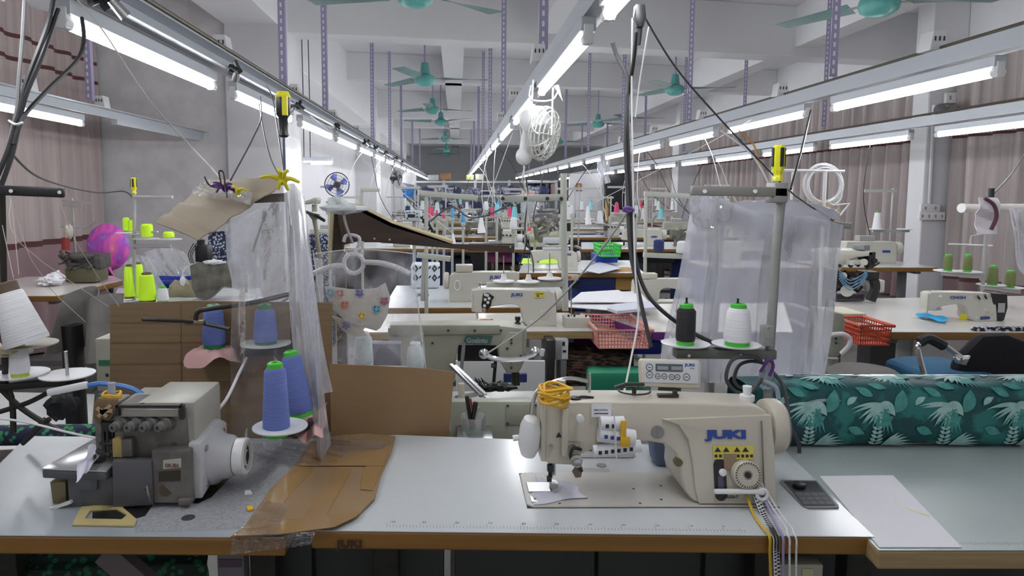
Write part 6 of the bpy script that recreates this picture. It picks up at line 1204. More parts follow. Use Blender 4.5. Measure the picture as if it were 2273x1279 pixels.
M().tube(smoothpts([l(2042, 760, 2.69), l(2062, 752, 2.69), l(2095, 768, 2.69)]), .02, 8).obj('arm_pad', BLACKR, t); pp(M(), l, [(2122, 795), (2156, 790), (2145, 812), (2128, 808)], .02, 2.68).obj('arm_bracket', CHROME, t, bev=.003)
b_ = l(2150, 880, 2.9); M().cyl(b_, Vector((b_.x, b_.y, .1)), .03, n=12).obj('gas_column', BLACK, t); a = M(); [a.cyl(Vector((b_.x, b_.y, .1)), Vector((b_.x+.28*math.cos(x), b_.y+.28*math.sin(x), .04)), .022, n=8) for x in [2*math.pi*i/5 for i in range(5)]]; a.obj('star_base', BLACK, t)
t = thing('round_stool', 'grey padded round stool behind the teal fabric roll', 'stool', (PY(1918, 830, 2.75).x, 2.75, 0)); r_ = 78*2.75/FPX
zs = PY(1918, 835, 2.75).z; M().lathe([(r_*.6, zs-.05), (r_, zs-.03), (r_, zs+.01), (r_*.8, zs+.03), (r_*.3, zs+.035)], n=32).obj('seat', mat('grey_cushion', (.19, .18, .17), .85, noise=.2, scale=6), t)
for k in range(4): M().cyl((r_*.5*math.cos(k*1.57+.7), r_*.5*math.sin(k*1.57+.7), zs-.05), (r_*.9*math.cos(k*1.57+.7), r_*.9*math.sin(k*1.57+.7), 0), .012, n=8).obj('leg', GREYM, t)
t = thing('column_machine', 'aged cream machine end with white tube handle, right of the big hazy cover', 'sewing machine', (PY(1855, 795, 2.9).x, 2.9, 0)); l = lambda x, y, Y=2.9: PY(x, y, Y)-t.location
pp(M(), l, [(1838, 690), (1874, 697), (1878, 715), (1872, 775), (1862, 794), (1838, 794)], .15).obj('machine_body', CREAMD, t, bev=.008)
M().tube(smoothpts([l(1842, 744, 2.87), l(1870, 742, 2.85), l(1886, 752, 2.85), l(1884, 768, 2.85), l(1868, 785, 2.87)]), .010, 8).obj('white_handle', WHITEP, t)
a = M(); [a.cyl(l(1856, y, 2.899), l(1856, y, 2.892), .005, n=8) for y in (752, 762)]; a.obj('screw', BLACK, t); b_ = l(1845, 794, 3.0); M().cyl(b_, Vector((b_.x, b_.y, 0)), .03, n=10).obj('pedestal', SG, t)
pbx('small_white_crate', 'cream slotted basket edge above the red basket', 'basket', 1866, 696, 1924, 712, 3.25, .2, mat('cream_crate', (.62, .58, .45), .5), .004)
# under right table: drawer, posts
pbx('pale_box', 'pale drawer box under the left end of the right table', 'drawer', 1930, 738, 1985, 750, 3.35, .3, SG, .003)
pbx('table_post', 'dark post box below the right table, left one', 'post', 1928, 752, 1990, 860, 3.5, .12, mat('violet_black', (.05, .045, .05), .5), .003)
pbx('table_post', 'grey white post below the right table, right one', 'post', 2018, 742, 2050, 900, 3.6, .12, SG, .003)
pbx('pattern_cloth', 'navy cloth with white triangles over the right table edge', 'fabric', 2164, 727, 2300, 744, 3.26, .03, dots_cloth('navy_white_triangles', (.006, .008, .02), (.5, .5, .55)), .003)
# sockets and conduit on the right column
def sock(label, px, py, w, h, Y=8.38, n=4):
    t, l = mk('wall_socket', label, 'socket', px+w/2, py+h, Y); pb(M(), l, px, py, px+w, py+h, .05).obj('plate', WHITEP, t, bev=.006)
    for i in range(n): a = M(); cx_ = px+w*(i+.5)/n; pb(a, l, cx_-2, py+h*.3, cx_+2, py+h*.7, .004, Y-.004); a.obj('socket_slots', mat('socket_grey', (.3, .3, .3), .5), t, smooth=0)
sock('row of four white wall sockets low on the white right column', 2041, 471, 58, 18); sock('pair of white switches above the socket row on the right column', 2044, 453, 44, 18, n=2)
sock('large white breaker box high on the white right column', 2072, 232, 62, 40, n=3); sock('small white junction box at the top of the right column', 2100, 205, 40, 24, n=2)
t, l = mk('wall_lamp', 'small two-headed emergency lamp on the right column above the lower light row', 'lamp', 2100, 245, 8.3)
for x in (2084, 2112): M().lathe([(.03, -.04), (.06, 0), (.07, .05), (.05, .06)], l(x, 245), (-.3, -1, 0), n=14).obj('lamp_head', GREYM, t)
pb(M(), l, 2076, 250, 2128, 262, .08).obj('battery_box', WHITEP, t, bev=.01)
tag(M().cyl(PY(2063, 452, 8.42), PY(2072, 275, 8.42), .022, n=8).obj('wall_conduit', mat('white_conduit', (.55, .55, .58), .5)), 'white conduit running up the right column', 'pipe')
# ---------------- overhead: cables, hanging fan, plugs ----------------
GC2 = mat('grey_cable', (0, 0, 0)); WC2 = mat('white_cable', (0, 0, 0)); BC = BLACKR
def cab(nm, P, r, m_, lb, cat='cable'): return cord(nm, [pt(*a) for a in P], r, m_, lb, cat)
t = thing('power_plug', 'black angled plug pushed into the middle lamp rail at the top', 'plug', PY(1418, 30, 1.75)); M().prism([(-.010, .02), (.012, .02), (.016, -.01), (.010, -.035), (-.004, -.035), (-.012, -.01)], -.012, .012).obj('plug_body', BLACK, t, bev=.003)
M().tube([(.004, 0, -.035), (.003, 0, -.06), (.002, 0, -.075)], .006, 8, r2=.0045).obj('strain_relief', BLACK, t)
cab('thick_grey_cable', [(1360, 95, 1.9), (1370, 125, 1.9), (1390, 165, 1.88), (1396, 200, 1.87), (1388, 300, 1.86), (1394, 450, 1.85), (1400, 560, 1.84), (1420, 660, 1.83), (1445, 770, 1.83)], .0055, GC2, 'thick grey cable hanging from the middle lamp rail, left of the pair')
cab('thick_grey_cable', [(1414, 70, 1.76), (1408, 130, 1.8), (1398, 195, 1.86), (1393, 250, 1.86), (1400, 450, 1.85), (1408, 560, 1.84), (1430, 640, 1.82), (1470, 690, 1.8), (1540, 740, 1.79), (1610, 772, 1.78)], .0055, mat('black_cable', (.02, .02, .022), .45), 'thick black cable from the angled plug down to the right thread stand')
cab('thin_white_cable', [(1404, 40, 1.8), (1402, 200, 1.84), (1404, 330, 1.84), (1406, 460, 1.84), (1410, 600, 1.82), (1417, 700, 1.8), (1400, 800, 1.74), (1385, 872, 1.66)], .0026, WC2, 'thin white cable hanging beside the thick cables down to the front machine')
cab('thin_grey_cable', [(1432, 40, 1.8), (1500, 150, 1.95), (1590, 255, 2.1), (1680, 350, 2.2), (1760, 430, 2.3), (1850, 490, 2.35)], .0027, GC2, 'thin grey cable crossing from the top plug down right to the hazy cover')
cab('thin_grey_cable', [(1440, 60, 1.8), (1420, 180, 1.85), (1410, 260, 1.86)], .002, WC2, 'thin pale cable dropping beside the angled plug')
tag(M().tube(smoothpts([pt(1384, 464, 1.83), pt(1394, 460, 1.82), pt(1405, 466, 1.83), pt(1396, 470, 1.84), pt(1384, 466, 1.83)]), .004).obj('purple_tie', mat('purple_tie', (.18, .09, .35), .6)), 'purple tie around the thick cables', 'tie')
cab('slanting_line', [(1392, 472, 1.84), (1330, 560, 2.0), (1250, 655, 2.2), (1180, 720, 2.35), (1078, 787, 2.35)], .003, mat('pale_cord', (.45, .45, .42), .6), 'pale cord slanting from the purple tie down to the chrome tube', 'cord')
cab('orange_wire', [(1640, 290, 2.6), (1672, 320, 2.6), (1688, 370, 2.6), (1705, 400, 2.6)], .003, mat('orange_wire', (.5, .22, .03), .5), 'orange wire curving down left of the yellow screwdriver')
cab('white_wire_pair', [(1600, 290, 2.5), (1660, 335, 2.5), (1690, 375, 2.5), (1712, 420, 2.5)], .003, WC2, 'white wires converging beside the orange wire')
# left corner cables
cab('black_cable', [(120, -10, 1.75), (105, 60, 1.72), (60, 180, 1.68), (40, 260, 1.66), (20, 330, 1.64), (-10, 400, 1.62)], .0062, mat('black_cable', (0, 0, 0)), 'thick black cable at the upper left corner, outer of the bundle')
cab('black_cable', [(130, 20, 1.75), (95, 120, 1.7), (58, 210, 1.67), (44, 265, 1.66), (28, 340, 1.64), (0, 420, 1.62)], .0055, mat('black_cable', (0, 0, 0)), 'thick black cable at the upper left corner, inner of the bundle')
cab('black_cable', [(182, 40, 1.95), (186, 90, 1.9), (170, 135, 1.85), (110, 195, 1.75), (52, 260, 1.66), (30, 320, 1.64)], .0055, mat('black_cable', (0, 0, 0)), 'black cable looping from the left lamp rail into the bundle')
cab('grey_cable', [(55, -10, 1.75), (50, 80, 1.72), (42, 170, 1.68), (36, 250, 1.66), (10, 350, 1.64)], .0045, mat('mid_grey_cable', (.22, .22, .23), .5), 'pale grey cable at the upper left corner')
cab('white_cable_tie', [(20, 268, 1.64), (34, 276, 1.62), (50, 272, 1.64)], .003, WC2, 'white tie around the upper left cable bundle', 'tie')
cab('slack_line', [(172, 0, 1.9), (230, 70, 1.95), (330, 220, 2.0), (410, 310, 2.1), (480, 385, 1.9), (492, 410, 1.73)], .0022, mat('pale_cord', (0, 0, 0)), 'thin pale cord slanting from the left lamp rail to the purple knot', 'cord')
cab('slack_line', [(20, 335, 2.0), (80, 390, 2.6), (150, 415, 3.4), (220, 428, 4.0), (275, 425, 4.15), (296, 440, 4.15)], .004, GC2, 'thin grey cord from the left edge to the neon cone stand', 'cord')
for P, lb in (([(578, 215, 2.9), (580, 260, 2.4), (560, 310, 2.1), (512, 400, 1.75)], 'left one'), ([(575, 230, 2.9), (585, 290, 2.4), (600, 350, 2.0), (622, 395, 1.72)], 'middle one'), ([(590, 190, 2.9), (604, 215, 2.6), (618, 300, 2.2), (632, 392, 1.72)], 'right one')): cab('black_wire', P, .0024, BLACK, 'thin black wire from the left lamp rail to the canopy, '+lb, 'wire')
# big screwdriver
t = thing('screwdriver', 'large black and yellow screwdriver hanging handle up above the canopy', 'screwdriver', PY(630, 305, 1.70)); hh = PY(630, 204, 1.7).z-PY(630, 305, 1.7).z
M().lathe([(.008, 0), (.013, hh*.04), (.011, hh*.12), (.011, hh*.42), (.017, hh*.5), (.018, hh*.9), (.013, hh)], n=16).obj('handle', BLACK, t); M().lathe([(.0175, hh*.86), (.0188, hh*.9), (.0136, hh*1.005)], n=16).box((.008, -.0155, hh*.68), (.012, .010, hh*.42)).obj('yellow_grip', mat('yellow_grip', (.75, .68, .03), .4), t)
M().cyl((0, 0, 0), PY(632, 400, 1.7)-t.location, .0035, n=8).obj('shank', mat('blue_steel', (.12, .12, .2), .35, .8), t)
# connectors along the left row
pg = None
for i, (x, y, Y) in enumerate(((165, 55, 1.95), (300, 65, 2.1), (580, 200, 3.25), (705, 275, 4.6), (775, 315, 6.1), (825, 345, 8.0), (845, 352, 9.0), (868, 358, 10.2), (885, 368, 11.8), (905, 376, 13.5))):
    lb = 'black plug cluster on the left lamp rail, %s from the camera' % ORD[i]
    if pg is None:
        pg = thing('plug_cluster', lb, 'plug', (-1.035, Y, 1.985), 0, 'plug clusters'); a = M(); q = random.Random(1)
        for k in range(5): a.cyl((q.uniform(-.03, .03), q.uniform(-.02, .02), q.uniform(0, .03)), (q.uniform(-.05, .05), q.uniform(-.05, .02), q.uniform(-.05, 0)), .011, n=8)
        a.obj('plugs', BLACK, pg); M().cyl((.0, -.02, -.01), (.035, -.04, -.05), .014, .018, n=12).obj('connector', STEEL, pg)
    else: dup(pg, (-1.035+.01*(i % 3), Y, 1.985), i*1.3, lb)
for i in range(3):
    Yh = (2.06, 3.5, 4.98)[i]; p = (-1.085, Yh, 2.07)
# hanging white fan
t = thing('hanging_fan', 'white clip fan hanging upside down from the middle lamp row', 'fan', PY(1180, 300, 3.3)); l = lambda x, y, Y=3.3: PY(x, y, Y)-t.location
M().lathe([(.02, -.06), (.06, -.05), (.07, 0), (.06, .04), (.02, .06)], l(1185, 265), (-.3, .2, 1), n=18).obj('motor_housing', WHITEP, t)
M().tube(smoothpts([l(1180, 265), l(1172, 300), l(1164, 345)]), .03, 10).obj('stem', WHITEP, t); M().blob(l(1163, 347), (.038, .03, .042), 1, .04, 14, 10).obj('clip_base', WHITEP, t)
gc = l(1207, 297); ax = Vector((.75, -.5, -.15)).normalized(); gu, gw = frame_of(ax); a = M(); Rg = .125
for k in range(9):
    f = math.pi*(k+.5)/9; a.tube([gc+ax*(.045*math.cos(f))+(gu*math.cos(x)+gw*math.sin(x))*Rg*math.sin(f)**.6 for x in [2*math.pi*i/24 for i in range(24)]], .0042, 5, True)
for k in range(12):
    x = 2*math.pi*k/12; a.tube([gc+ax*(.05*math.cos(f))+(gu*math.cos(x)+gw*math.sin(x))*Rg*math.sin(f)**.6 for f in [math.pi*j/8 for j in range(9)]], .0028, 4)
a.obj('guard_cage', mat('ivory_cage', (.62, .62, .58), .5), t)
for k in range(3): x = 2.1*k; M().add([gc+gu*.02*math.cos(x)+gw*.02*math.sin(x), gc+(gu*math.cos(x-.4)+gw*math.sin(x-.4))*.1+ax*.01, gc+(gu*math.cos(x+.4)+gw*math.sin(x+.4))*.1-ax*.01], [(0, 1, 2)]).obj('fan_blade', mat('pale_blade', (.5, .55, .6), .4), t, solid=.002)
for i, P in enumerate(([(1178, 190, 3.3), (1175, 215, 3.25), (1190, 224, 3.2), (1225, 222, 3.2), (1238, 205, 3.25)], [(1183, 178, 3.3), (1180, 240, 3.2), (1182, 285, 3.18), (1198, 300, 3.2)], [(1228, 195, 3.3), (1226, 240, 3.25), (1224, 300, 3.22)], [(1165, 370, 3.3), (1160, 400, 3.3), (1172, 440, 3.4), (1168, 520, 3.5)])): M().tube(smoothpts([l(*p) for p in P]), .004, 6).obj('white_wire', WC2, t)
M().prism([(l(1230, 190).x, l(1230, 190).z), (l(1240, 188).x, l(1240, 188).z), (l(1249, 224).x, l(1249, 224).z)], l(1240, 200).y, l(1240, 200).y+.006).obj('white_tag', PAPER, t, smooth=0)
# ---------------- background rows ----------------
def low_machine(label, kind, loc, rz=0):
    m_ = {'cream': CRB, 'aged': CREAMD, 'dark': OLDM}[kind]; t = thing('sewing_machine', label, 'sewing machine', loc, rz, 'machines on the far rows')
    M().box((.265, .089, .006), (.5, .178, .012)).obj('bed', m_, t, smooth=0)
    M().prism([(.045, .08), (.11, .075), (.13, .12), (.31, .12), (.34, .01), (.52, .01), (.52, .19), (.49, .21), (.06, .21)], .04, .14).obj('arm_body', m_, t, bev=.006, seg=1)
    M().cyl((.52, .09, .145), (.57, .09, .145), .058, n=14).obj('handwheel', m_, t); M().box((.07, .085, .045), (.02, .02, .07)).obj('needle_bar', DARKM, t, smooth=0)
    M().box((.25, .09, .235), (.14, .08, .05)).obj('top_unit', SG, t, smooth=0, bev=.004); M().box((.42, .036, .12), (.07, .004, .02)).obj('blue_mark', BLUEINK, t, smooth=0)
    return t
def low_overlock(label, loc, rz=0):
    t = thing('overlock_machine', label, 'sewing machine', loc, rz, 'overlockers on the far rows')
    M().box((.16, .1, .10), (.2, .2, .20)).obj('body', CRB, t, bev=.015); M().box((.0, .06, .06), (.16, .2, .03)).obj('cloth_plate', STEEL, t, smooth=0, bev=.003)
    M().cyl((.26, .1, .1), (.33, .1, .1), .05, n=14).obj('handwheel', WHITEP, t); a = M(); [a.cyl((.09+.045*k, 0, .14), (.09+.045*k, -.03, .14), .012, n=8) for k in range(4)]; a.obj('tension_knobs', DARKM, t)
    M().box((.06, .04, .15), (.06, .08, .14)).obj('head', LINT, t, bev=.006); return t
def low_stand(label, loc, rz=0):
    t = thing('thread_stand', label, 'thread stand', loc, rz, 'thread stands on the far rows'); M().cyl((0, 0, 0), (0, 0, .62), .010, n=8).obj('pole', SG, t)
    M().box((-.12, 0, .60), (.30, .03, .025)).obj('top_arm', SG, t, smooth=0); M().box((0, 0, .26), (.34, .03, .02)).obj('lower_arm', SG, t, smooth=0)
    for x in (-.13, .13): M().lathe([(.01, .27), (.065, .274), (.065, .28), (.01, .276)], (x, 0, 0), n=14).obj('spool_disc', WHITEP, t)
    return t
def low_cone(m_, loc, label):
    t = thing('thread_cone', label, 'thread', loc, 0, 'thread cones on the far rows'); M().cyl((0, 0, .0), (0, 0, .15), .042, .026, n=12).obj('yarn', m_, t); M().cyl((0, 0, .15), (0, 0, .165), .012, n=8).obj('core', GREENP, t); return t
P_m = {}; P_o = P_s = None; P_c = {}
cn = {'white': THW, 'navy': THN, 'black': THK, 'turquoise': THT, 'pink': THP, 'sky blue': THC, 'aqua': THA}
q = random.Random(21); used_lab = set()
RW = [(8.35, 'first', [(-1.55, 0), (-.85, 1), (.45, 0), (1.2, 1), (2.2, 0), (2.9, 1), (3.9, 0)], None), (6.3, 'near', [(2.65, 1), (3.7, 0)], 'x'), (10.3, 'second', [(-1.5, 0), (-.6, 1), (.3, 0), (1.3, 0), (2.2, 1), (3.3, 0), (4.3, 1)], 1), (12.6, 'third', [(-1.4, 1), (-.4, 0), (.7, 0), (1.8, 1), (2.9, 0), (4.2, 0)], 1), (15.2, 'fourth', [(-1.2, 0), (0, 0), (1.1, 1), (2.3, 0), (3.6, 0), (4.6, 1)], 1), (18.2, 'fifth', [(-1.0, 0), (.3, 1), (1.6, 0), (3.0, 0), (4.3, 0)], 1), (21.2, 'sixth', [(0.2, 0), (1.7, 0), (3.2, 1)], 1)]
for Yr, rn, sp, tb in RW:
    if tb:
        xs = [s_[0] for s_ in sp]
        for k, (a0, a1) in enumerate(((min(xs)-.45, (min(xs)+max(xs))/2-.05), ((min(xs)+max(xs))/2+.05, max(xs)+.5))):
            table('white worktop of the %s background row, %s half' % (rn, 'left' if k == 0 else 'right'), [(a0, Yr-.25), (a1, Yr-.25), (a1, Yr+.35), (a0, Yr+.35)], edge=EDGEP if Yr > 11 else EDGE, group='far worktops')
    for i, (x, f) in enumerate(sp):
        pos = '%s from the left in the %s background row' % (ORD[i], rn); kd = q.choice(['cream', 'cream', 'aged', 'dark']); x += q.uniform(-.06, .06)
        if q.random() < .3:
            lb = 'small overlocker, '+pos
            if P_o is None: P_o = low_overlock(lb, (x, Yr-.05, Z))
            else: dup(P_o, (x, Yr-.05, Z), 0, lb)
        else:
            lb = {'cream': 'cream sewing machine, ', 'aged': 'greenish cream sewing machine, ', 'dark': 'dark stained sewing machine, '}[kd]+pos; lo = (x-.25, Yr-.05, Z) if not f else (x+.25, Yr+.15, Z)
            if kd not in P_m: P_m[kd] = low_machine(lb, kd, lo, math.pi*f)
            else: dup(P_m[kd], lo, math.pi*f, lb)
        sx, sy, sz = x+q.choice([-.32, .38])+q.uniform(-.04, .04), Yr+.26, q.uniform(.9, 1.25); lb = 'thread stand behind the machine '+pos
        if P_s is None: P_s = low_stand(lb, (sx, sy, Z)); o = P_s; o.scale = (1, 1, sz)
        else: o = dup(P_s, (sx, sy, Z), 0, lb, scale=(1, 1, sz))
        for k, dx in enumerate((-.13, .13)):
            if q.random() < .2: continue
            c_ = q.choice(['white', 'white', 'white', 'navy', 'black', 'turquoise', 'pink', 'sky blue', 'aqua']); lb = '%s cone on the stand %s' % (c_, pos); lb = lb.replace('from the left', 'from left') + (', left disc' if k == 0 else ', right disc')
            lo = (sx+dx, sy, Z+.28*sz)
            if c_ not in P_c: P_c[c_] = low_cone(cn[c_], lo, lb)
            else: dup(P_c[c_], lo, 0, lb)
        # drop wires
        zx = min((-1.08, .45, 2.18, 3.75), key=lambda r_: abs(r_-x))
        if Yr < 16: cord('drop_wire', [(zx+.03, Yr+.1, 1.97), (zx*.7+x*.3, Yr+.1, 1.75), (x*.6+zx*.4, Yr+.12, 1.35), (x+.1, Yr+.12, 1.0)], .005 if Yr > 9 else .004, BLACK if i % 2 else WC2, '%s wire dropping to the machine %s' % ('black' if i % 2 else 'white', pos), 'wire', 'drop wires', n=4, k=3)
# specific cones in the middle distance
def stand_at(px, pyb, pyt, Y, arms, label):
    t = thing('thread_stand', label, 'thread stand', PY(px, pyb, Y)); l = lambda x, y: PY(x, y, Y)-t.location
    M().cyl(Vector((0, 0, -t.location.z)), l(px, pyt), .011, n=8).obj('pole', CST, t)
    for x0, y0, x1, y1 in arms: c_, d_, q_ = bar(l(x0, y0), l(x1, y1), .03, .03); M().box(c_, d_, R=q_).obj('arm', CST, t, bev=.002)
stand_at(1434, 680, 430, 4.3, [(1430, 430, 1530, 436), (1428, 566, 1530, 570)], 'pale green thread stand carrying the navy cone, left of the big hazy cover')
cone(1462, 562, 531, 23, 22, 4.3, THN, 'large navy thread cone on the pale green stand left of the hazy cover', core=False)
cone(1516, 566, 534, 30, 26, 4.3, THW, 'white thread cone at the left edge of the big hazy cover', core=False)
m5 = place_machine('cream machine seen from behind at the left edge of the big hazy cover', 1398, 1530, 668, math.pi, enamel=CRB); M().box((.42, .09, .235), (.14, .1, .05)).obj('motor_box', CREAM, m5, bev=.006)
t, l = mk('small_fan', 'small white table fan beside the thick cables left of the hazy cover', 'fan', 1412, 640, 4.2); M().tube([(.012*math.cos(x), .07*math.sin(x)*.3, .0+.10*math.sin(x)) for x in [2*math.pi*i/24 for i in range(24)]], .006, 6, True).obj('guard_ring', WHITEP, t); M().cyl((-.02, 0, 0), (.05, 0, 0), .04, n=14).obj('motor', WHITEP, t); M().cyl((.03, 0, 0), (.04, 0, Z-t.location.z), .014, n=8).obj('stem', WHITEP, t)
stand_at(946, 668, 430, 3.9, [(930, 428, 1060, 440), (925, 566, 1000, 575)], 'grey thread stand in front of the diamond print box')
stand_at(1187, 540, 435, 6.8, [(1110, 440, 1190, 440)], 'pale stand left of the black cone in the middle distance')
cone(1263, 516, 494, 14, 14, 6.8, THK, 'black thread cone on the stand in the middle distance', core=False)
for i, (x, yb, yt, w, m_, cl) in enumerate(((1028, 497, 468, 9, THC, 'sky blue'), (1004, 486, 460, 8, THC, 'blue'), (960, 483, 458, 6, THP, 'pink'), (970, 482, 465, 5, THP, 'short pink'), (985, 488, 474, 7, THP, 'stubby pink'), (1079, 470, 446, 12, THW, 'white'), (1103, 478, 452, 12, THT, 'turquoise'), (1140, 512, 482, 18, THW, 'broad white'), (1270, 478, 455, 10, THW, 'slim white'), (1412, 478, 455, 8, THW, 'small white'), (1406, 478, 462, 5, THP, 'tiny pink'), (1245, 478, 455, 10, THK, 'small black'))):
    t0 = cone(x, yb, yt, w, w*.7, 6.0, m_, '%s thread cone hanging in the centre of the middle distance' % cl, core=False)
    stand_at(x, 548, yb, 6.0, [(x-5, yb+1, x+5, yb+1)], 'thin cone holder under the %s cone in the middle distance' % cl)
for i, (x, y, w, h, m_, lb) in enumerate(((1068, 500, 16, 34, PAPER, 'white cloth hanging from the cord crossing at the centre'), (1006, 530, 9, 22, PAPER, 'white cloth strip tied at the end of the dark board'), (1305, 478, 12, 40, PAPER, 'white cloth hanging right of the pale stand'), (1175, 508, 10, 8, mat('red_fabric_scrap', (.6, .05, .03), .7), 'small red cloth scrap hanging in the middle distance'))):
    tag(M().tube([PY(x, y-h/2, 5), PY(x, y, 5), PY(x+1, y+h/2, 5)], w*.2*5/FPX, 8, r2=w*.6*5/FPX).obj('hanging_cloth', m_), lb, 'fabric')
# standing fan and wall fan at the left
def disc_fan(px, py, r, Y, label, col, ax=(.1, -1, 0), post=None):
    t = thing('standing_fan', label, 'fan', PY(px, py, Y)); R_ = r*Y/FPX; ax = Vector(ax).normalized(); u, w = frame_of(ax); a = M()
    for f in (1, .97, .75, .5, .28): a.tube([(u*math.cos(x)+w*math.sin(x))*R_*f+ax*.06*(1-f) for x in [2*math.pi*i/28 for i in range(28)]], .004 if f > .96 else .002, 4, True)
    for k in range(36): x = 2*math.pi*k/36; a.tube([(u*math.cos(x)+w*math.sin(x))*R_*f+ax*.06*(1-f) for f in (.15, .5, 1)], .0015, 4)
    a.obj('guard_cage', BLACKR, t)
    for k in range(4):
        x = math.pi/2*k+.4; e = lambda an, f: (u*math.cos(x+an)+w*math.sin(x+an))*R_*f; M().add([e(0, .15)+ax*.02, e(-.45, .85)+ax*.03, e(-.1, .92)+ax*.02, e(.4, .8)-ax*.02], [(0, 1, 2, 3)]).obj('fan_blade', mat('fan_blade_'+col, {'blue': (.10, .12, .36), 'black': (.03, .03, .035)}[col], .3), t, solid=.003)
    M().cyl(ax*.06, -ax*.14, R_*.24, n=16).obj('motor', BLACK, t)
    if post: M().cyl(-ax*.08, Vector((0, .1, -t.location.z)), .016, n=8).obj('post', SG, t); M().cyl(Vector((0, .1, -t.location.z)), Vector((0, .1, -t.location.z+.03)), .2, n=20).obj('base', BLACK, t)
disc_fan(748, 410, 27, 8.6, 'blue-bladed standing fan left of the second column', 'blue', post=1)
disc_fan(880, 396, 18, 13.5, 'dark wall fan beside the second left column, above the blue basket', 'black', (.8, -.6, 0), 1)
crate('blue_hanging_basket', 'small blue basket hanging behind the second left column', 896, 420, 918, 438, 9, .1, mat('bright_blue_plastic', (.02, .22, .6), .4), 3, 6)
t, l = mk('white_appliance', 'white hanging fan head above the small blue basket', 'fan', 908, 408, 9); M().lathe([(.03, -.08), (.08, -.05), (.09, .05), (.05, .1)], (0, 0, .05), (.2, 0, 1), n=16).obj('housing', WHITEP, t); pb(M(), l, 904, 382, 914, 394, .02).obj('dark_grille', BLACK, t, bev=.004)
pbx('tube_reflector', 'short lit light tube fixture housing near the left column behind the canopy', 'light', 672, 360, 690, 366, 8, .05, WHITEP)
tg = dup(proto, PY(674, 362, 8.2), math.radians(-82), 'lit tube light on the wall right of the left column', 'lit tube lights'); tg.scale = (1, .28, 1)
# square operation panels and odd machines in the middle distance
t, l = mk('display_console', 'pale blue-grey control box in the middle distance, above the dark board', 'control panel', 918, 492, 5.6); pb(M(), l, 899, 468, 935, 491, .12).obj('housing', mat('pale_blue_box', (.50, .58, .62), .4), t, bev=.006); M().cyl((0, .06, 0), (0, .06, -t.location.z), .014, n=8).obj('post', SG, t); pb(M(), l, 905, 476, 921, 483, .003, 5.597).obj('display', BLACK, t, smooth=0); a = M(); [a.cyl(l(x, y, 5.6), l(x, y, 5.59), .006, n=8) for x, y in ((903, 472), (909, 471), (919, 471), (926, 475), (926, 482), (904, 485))]; a.obj('button', BLACK, t)
t = thing('perforated_strip', 'black steel strip with round white holes slanting in the middle distance', 'bracket', PY(940, 490, 3.92)); l = lambda x, y, Y=3.92: PY(x, y, Y)-t.location
pp(M(), l, [(932, 482), (944, 478), (976, 536), (956, 536)], .004).obj('strip', BLACK, t, smooth=0); a = M(); [a.cyl(l(x, y, 3.92), l(x, y, 3.91), .0062, n=10) for x, y in ((935, 489), (941, 483), (939, 498), (945, 494), (943, 506), (950, 505), (954, 513), (960, 520), (964, 528))]; a.obj('round_hole', PAPER, t)
DG = mat('printed_grey_machine', (.22, .21, .20), .6, col2=(.05, .045, .05), scale=9, contrast=.3)
t, l = mk('large_machine', 'big dark grey mottled machine in the centre of the middle distance', 'sewing machine', 1210, 545, 6.6); pp(M(), l, [(1186, 478), (1196, 474), (1240, 476), (1243, 545), (1215, 545), (1214, 505), (1190, 500)], .3).obj('casting', DG, t, bev=.02); M().cyl(l(1178, 530), l(1240, 520, 6.5), .04, n=12).obj('cylinder_arm', CREAMD, t)
a = M(); qq = random.Random(6); [a.cyl(l(qq.uniform(1185, 1240), qq.uniform(475, 530), 6.55), l(qq.uniform(1185, 1240), qq.uniform(475, 535), 6.5), qq.uniform(.01, .03), n=7) for k in range(16)]; a.obj('linkage', mat('mid_metal', (.25, .24, .22), .4, .5), t)
pbx('long_screen_unit', 'white and lilac unit on top of the machine over the neon mat', 'control box', 1208, 529, 1262, 541, 6.1, .1, mat('pale_unit', (0, 0, 0)), .006)
# left of the dark board: machine, stand with black post
t, l = mk('pedestal_machine', 'cream machine head on a curved pedestal between the left column and the dark board', 'sewing machine', 700, 560, 3.6); pp(M(), l, [(668, 448), (698, 438), (704, 440), (702, 454), (694, 452), (670, 455)], .12).obj('upper_head', CREAMD, t, bev=.008); M().cyl(l(698, 454, 3.65), l(698, 470, 3.65), .014, n=8).obj('neck', CREAMD, t)
b_ = l(708, 575, 3.64); M().cyl(b_, Vector((b_.x, b_.y, -t.location.z)), .02, n=8).obj('post', SG, t); pp(M(), l, [(680, 472), (708, 476), (706, 484), (700, 488), (704, 520), (712, 575), (704, 575), (698, 520), (692, 488)], .05, 3.62).obj('pedestal', mat('khaki_enamel', (.20, .19, .13), .4), t, bev=.006); a = M(); [a.cyl(l(678+6*k, 470+2*k, 3.6), l(700+5*k, 478+3*k, 3.55), .008, n=6) for k in range(5)]; a.obj('black_levers', BLACK, t)
stand_at(803, 540, 420, 5.5, [(801, 421, 843, 422)], 'black-armed stand before the second left column')
cone(731, 470, 436, 8, 6, 4.8, THW, 'tall white thread cone left of the stand by the second left column', core=False); cone(800, 480, 466, 14, 14, 5.5, THN, 'navy cone above the dark board before the second column', core=False)
pbx('blue_bundle', 'blue and navy print bundles under the tables behind the left column', 'fabric', 684, 520, 730, 778, 6.2, .3, NAVYP, .02)
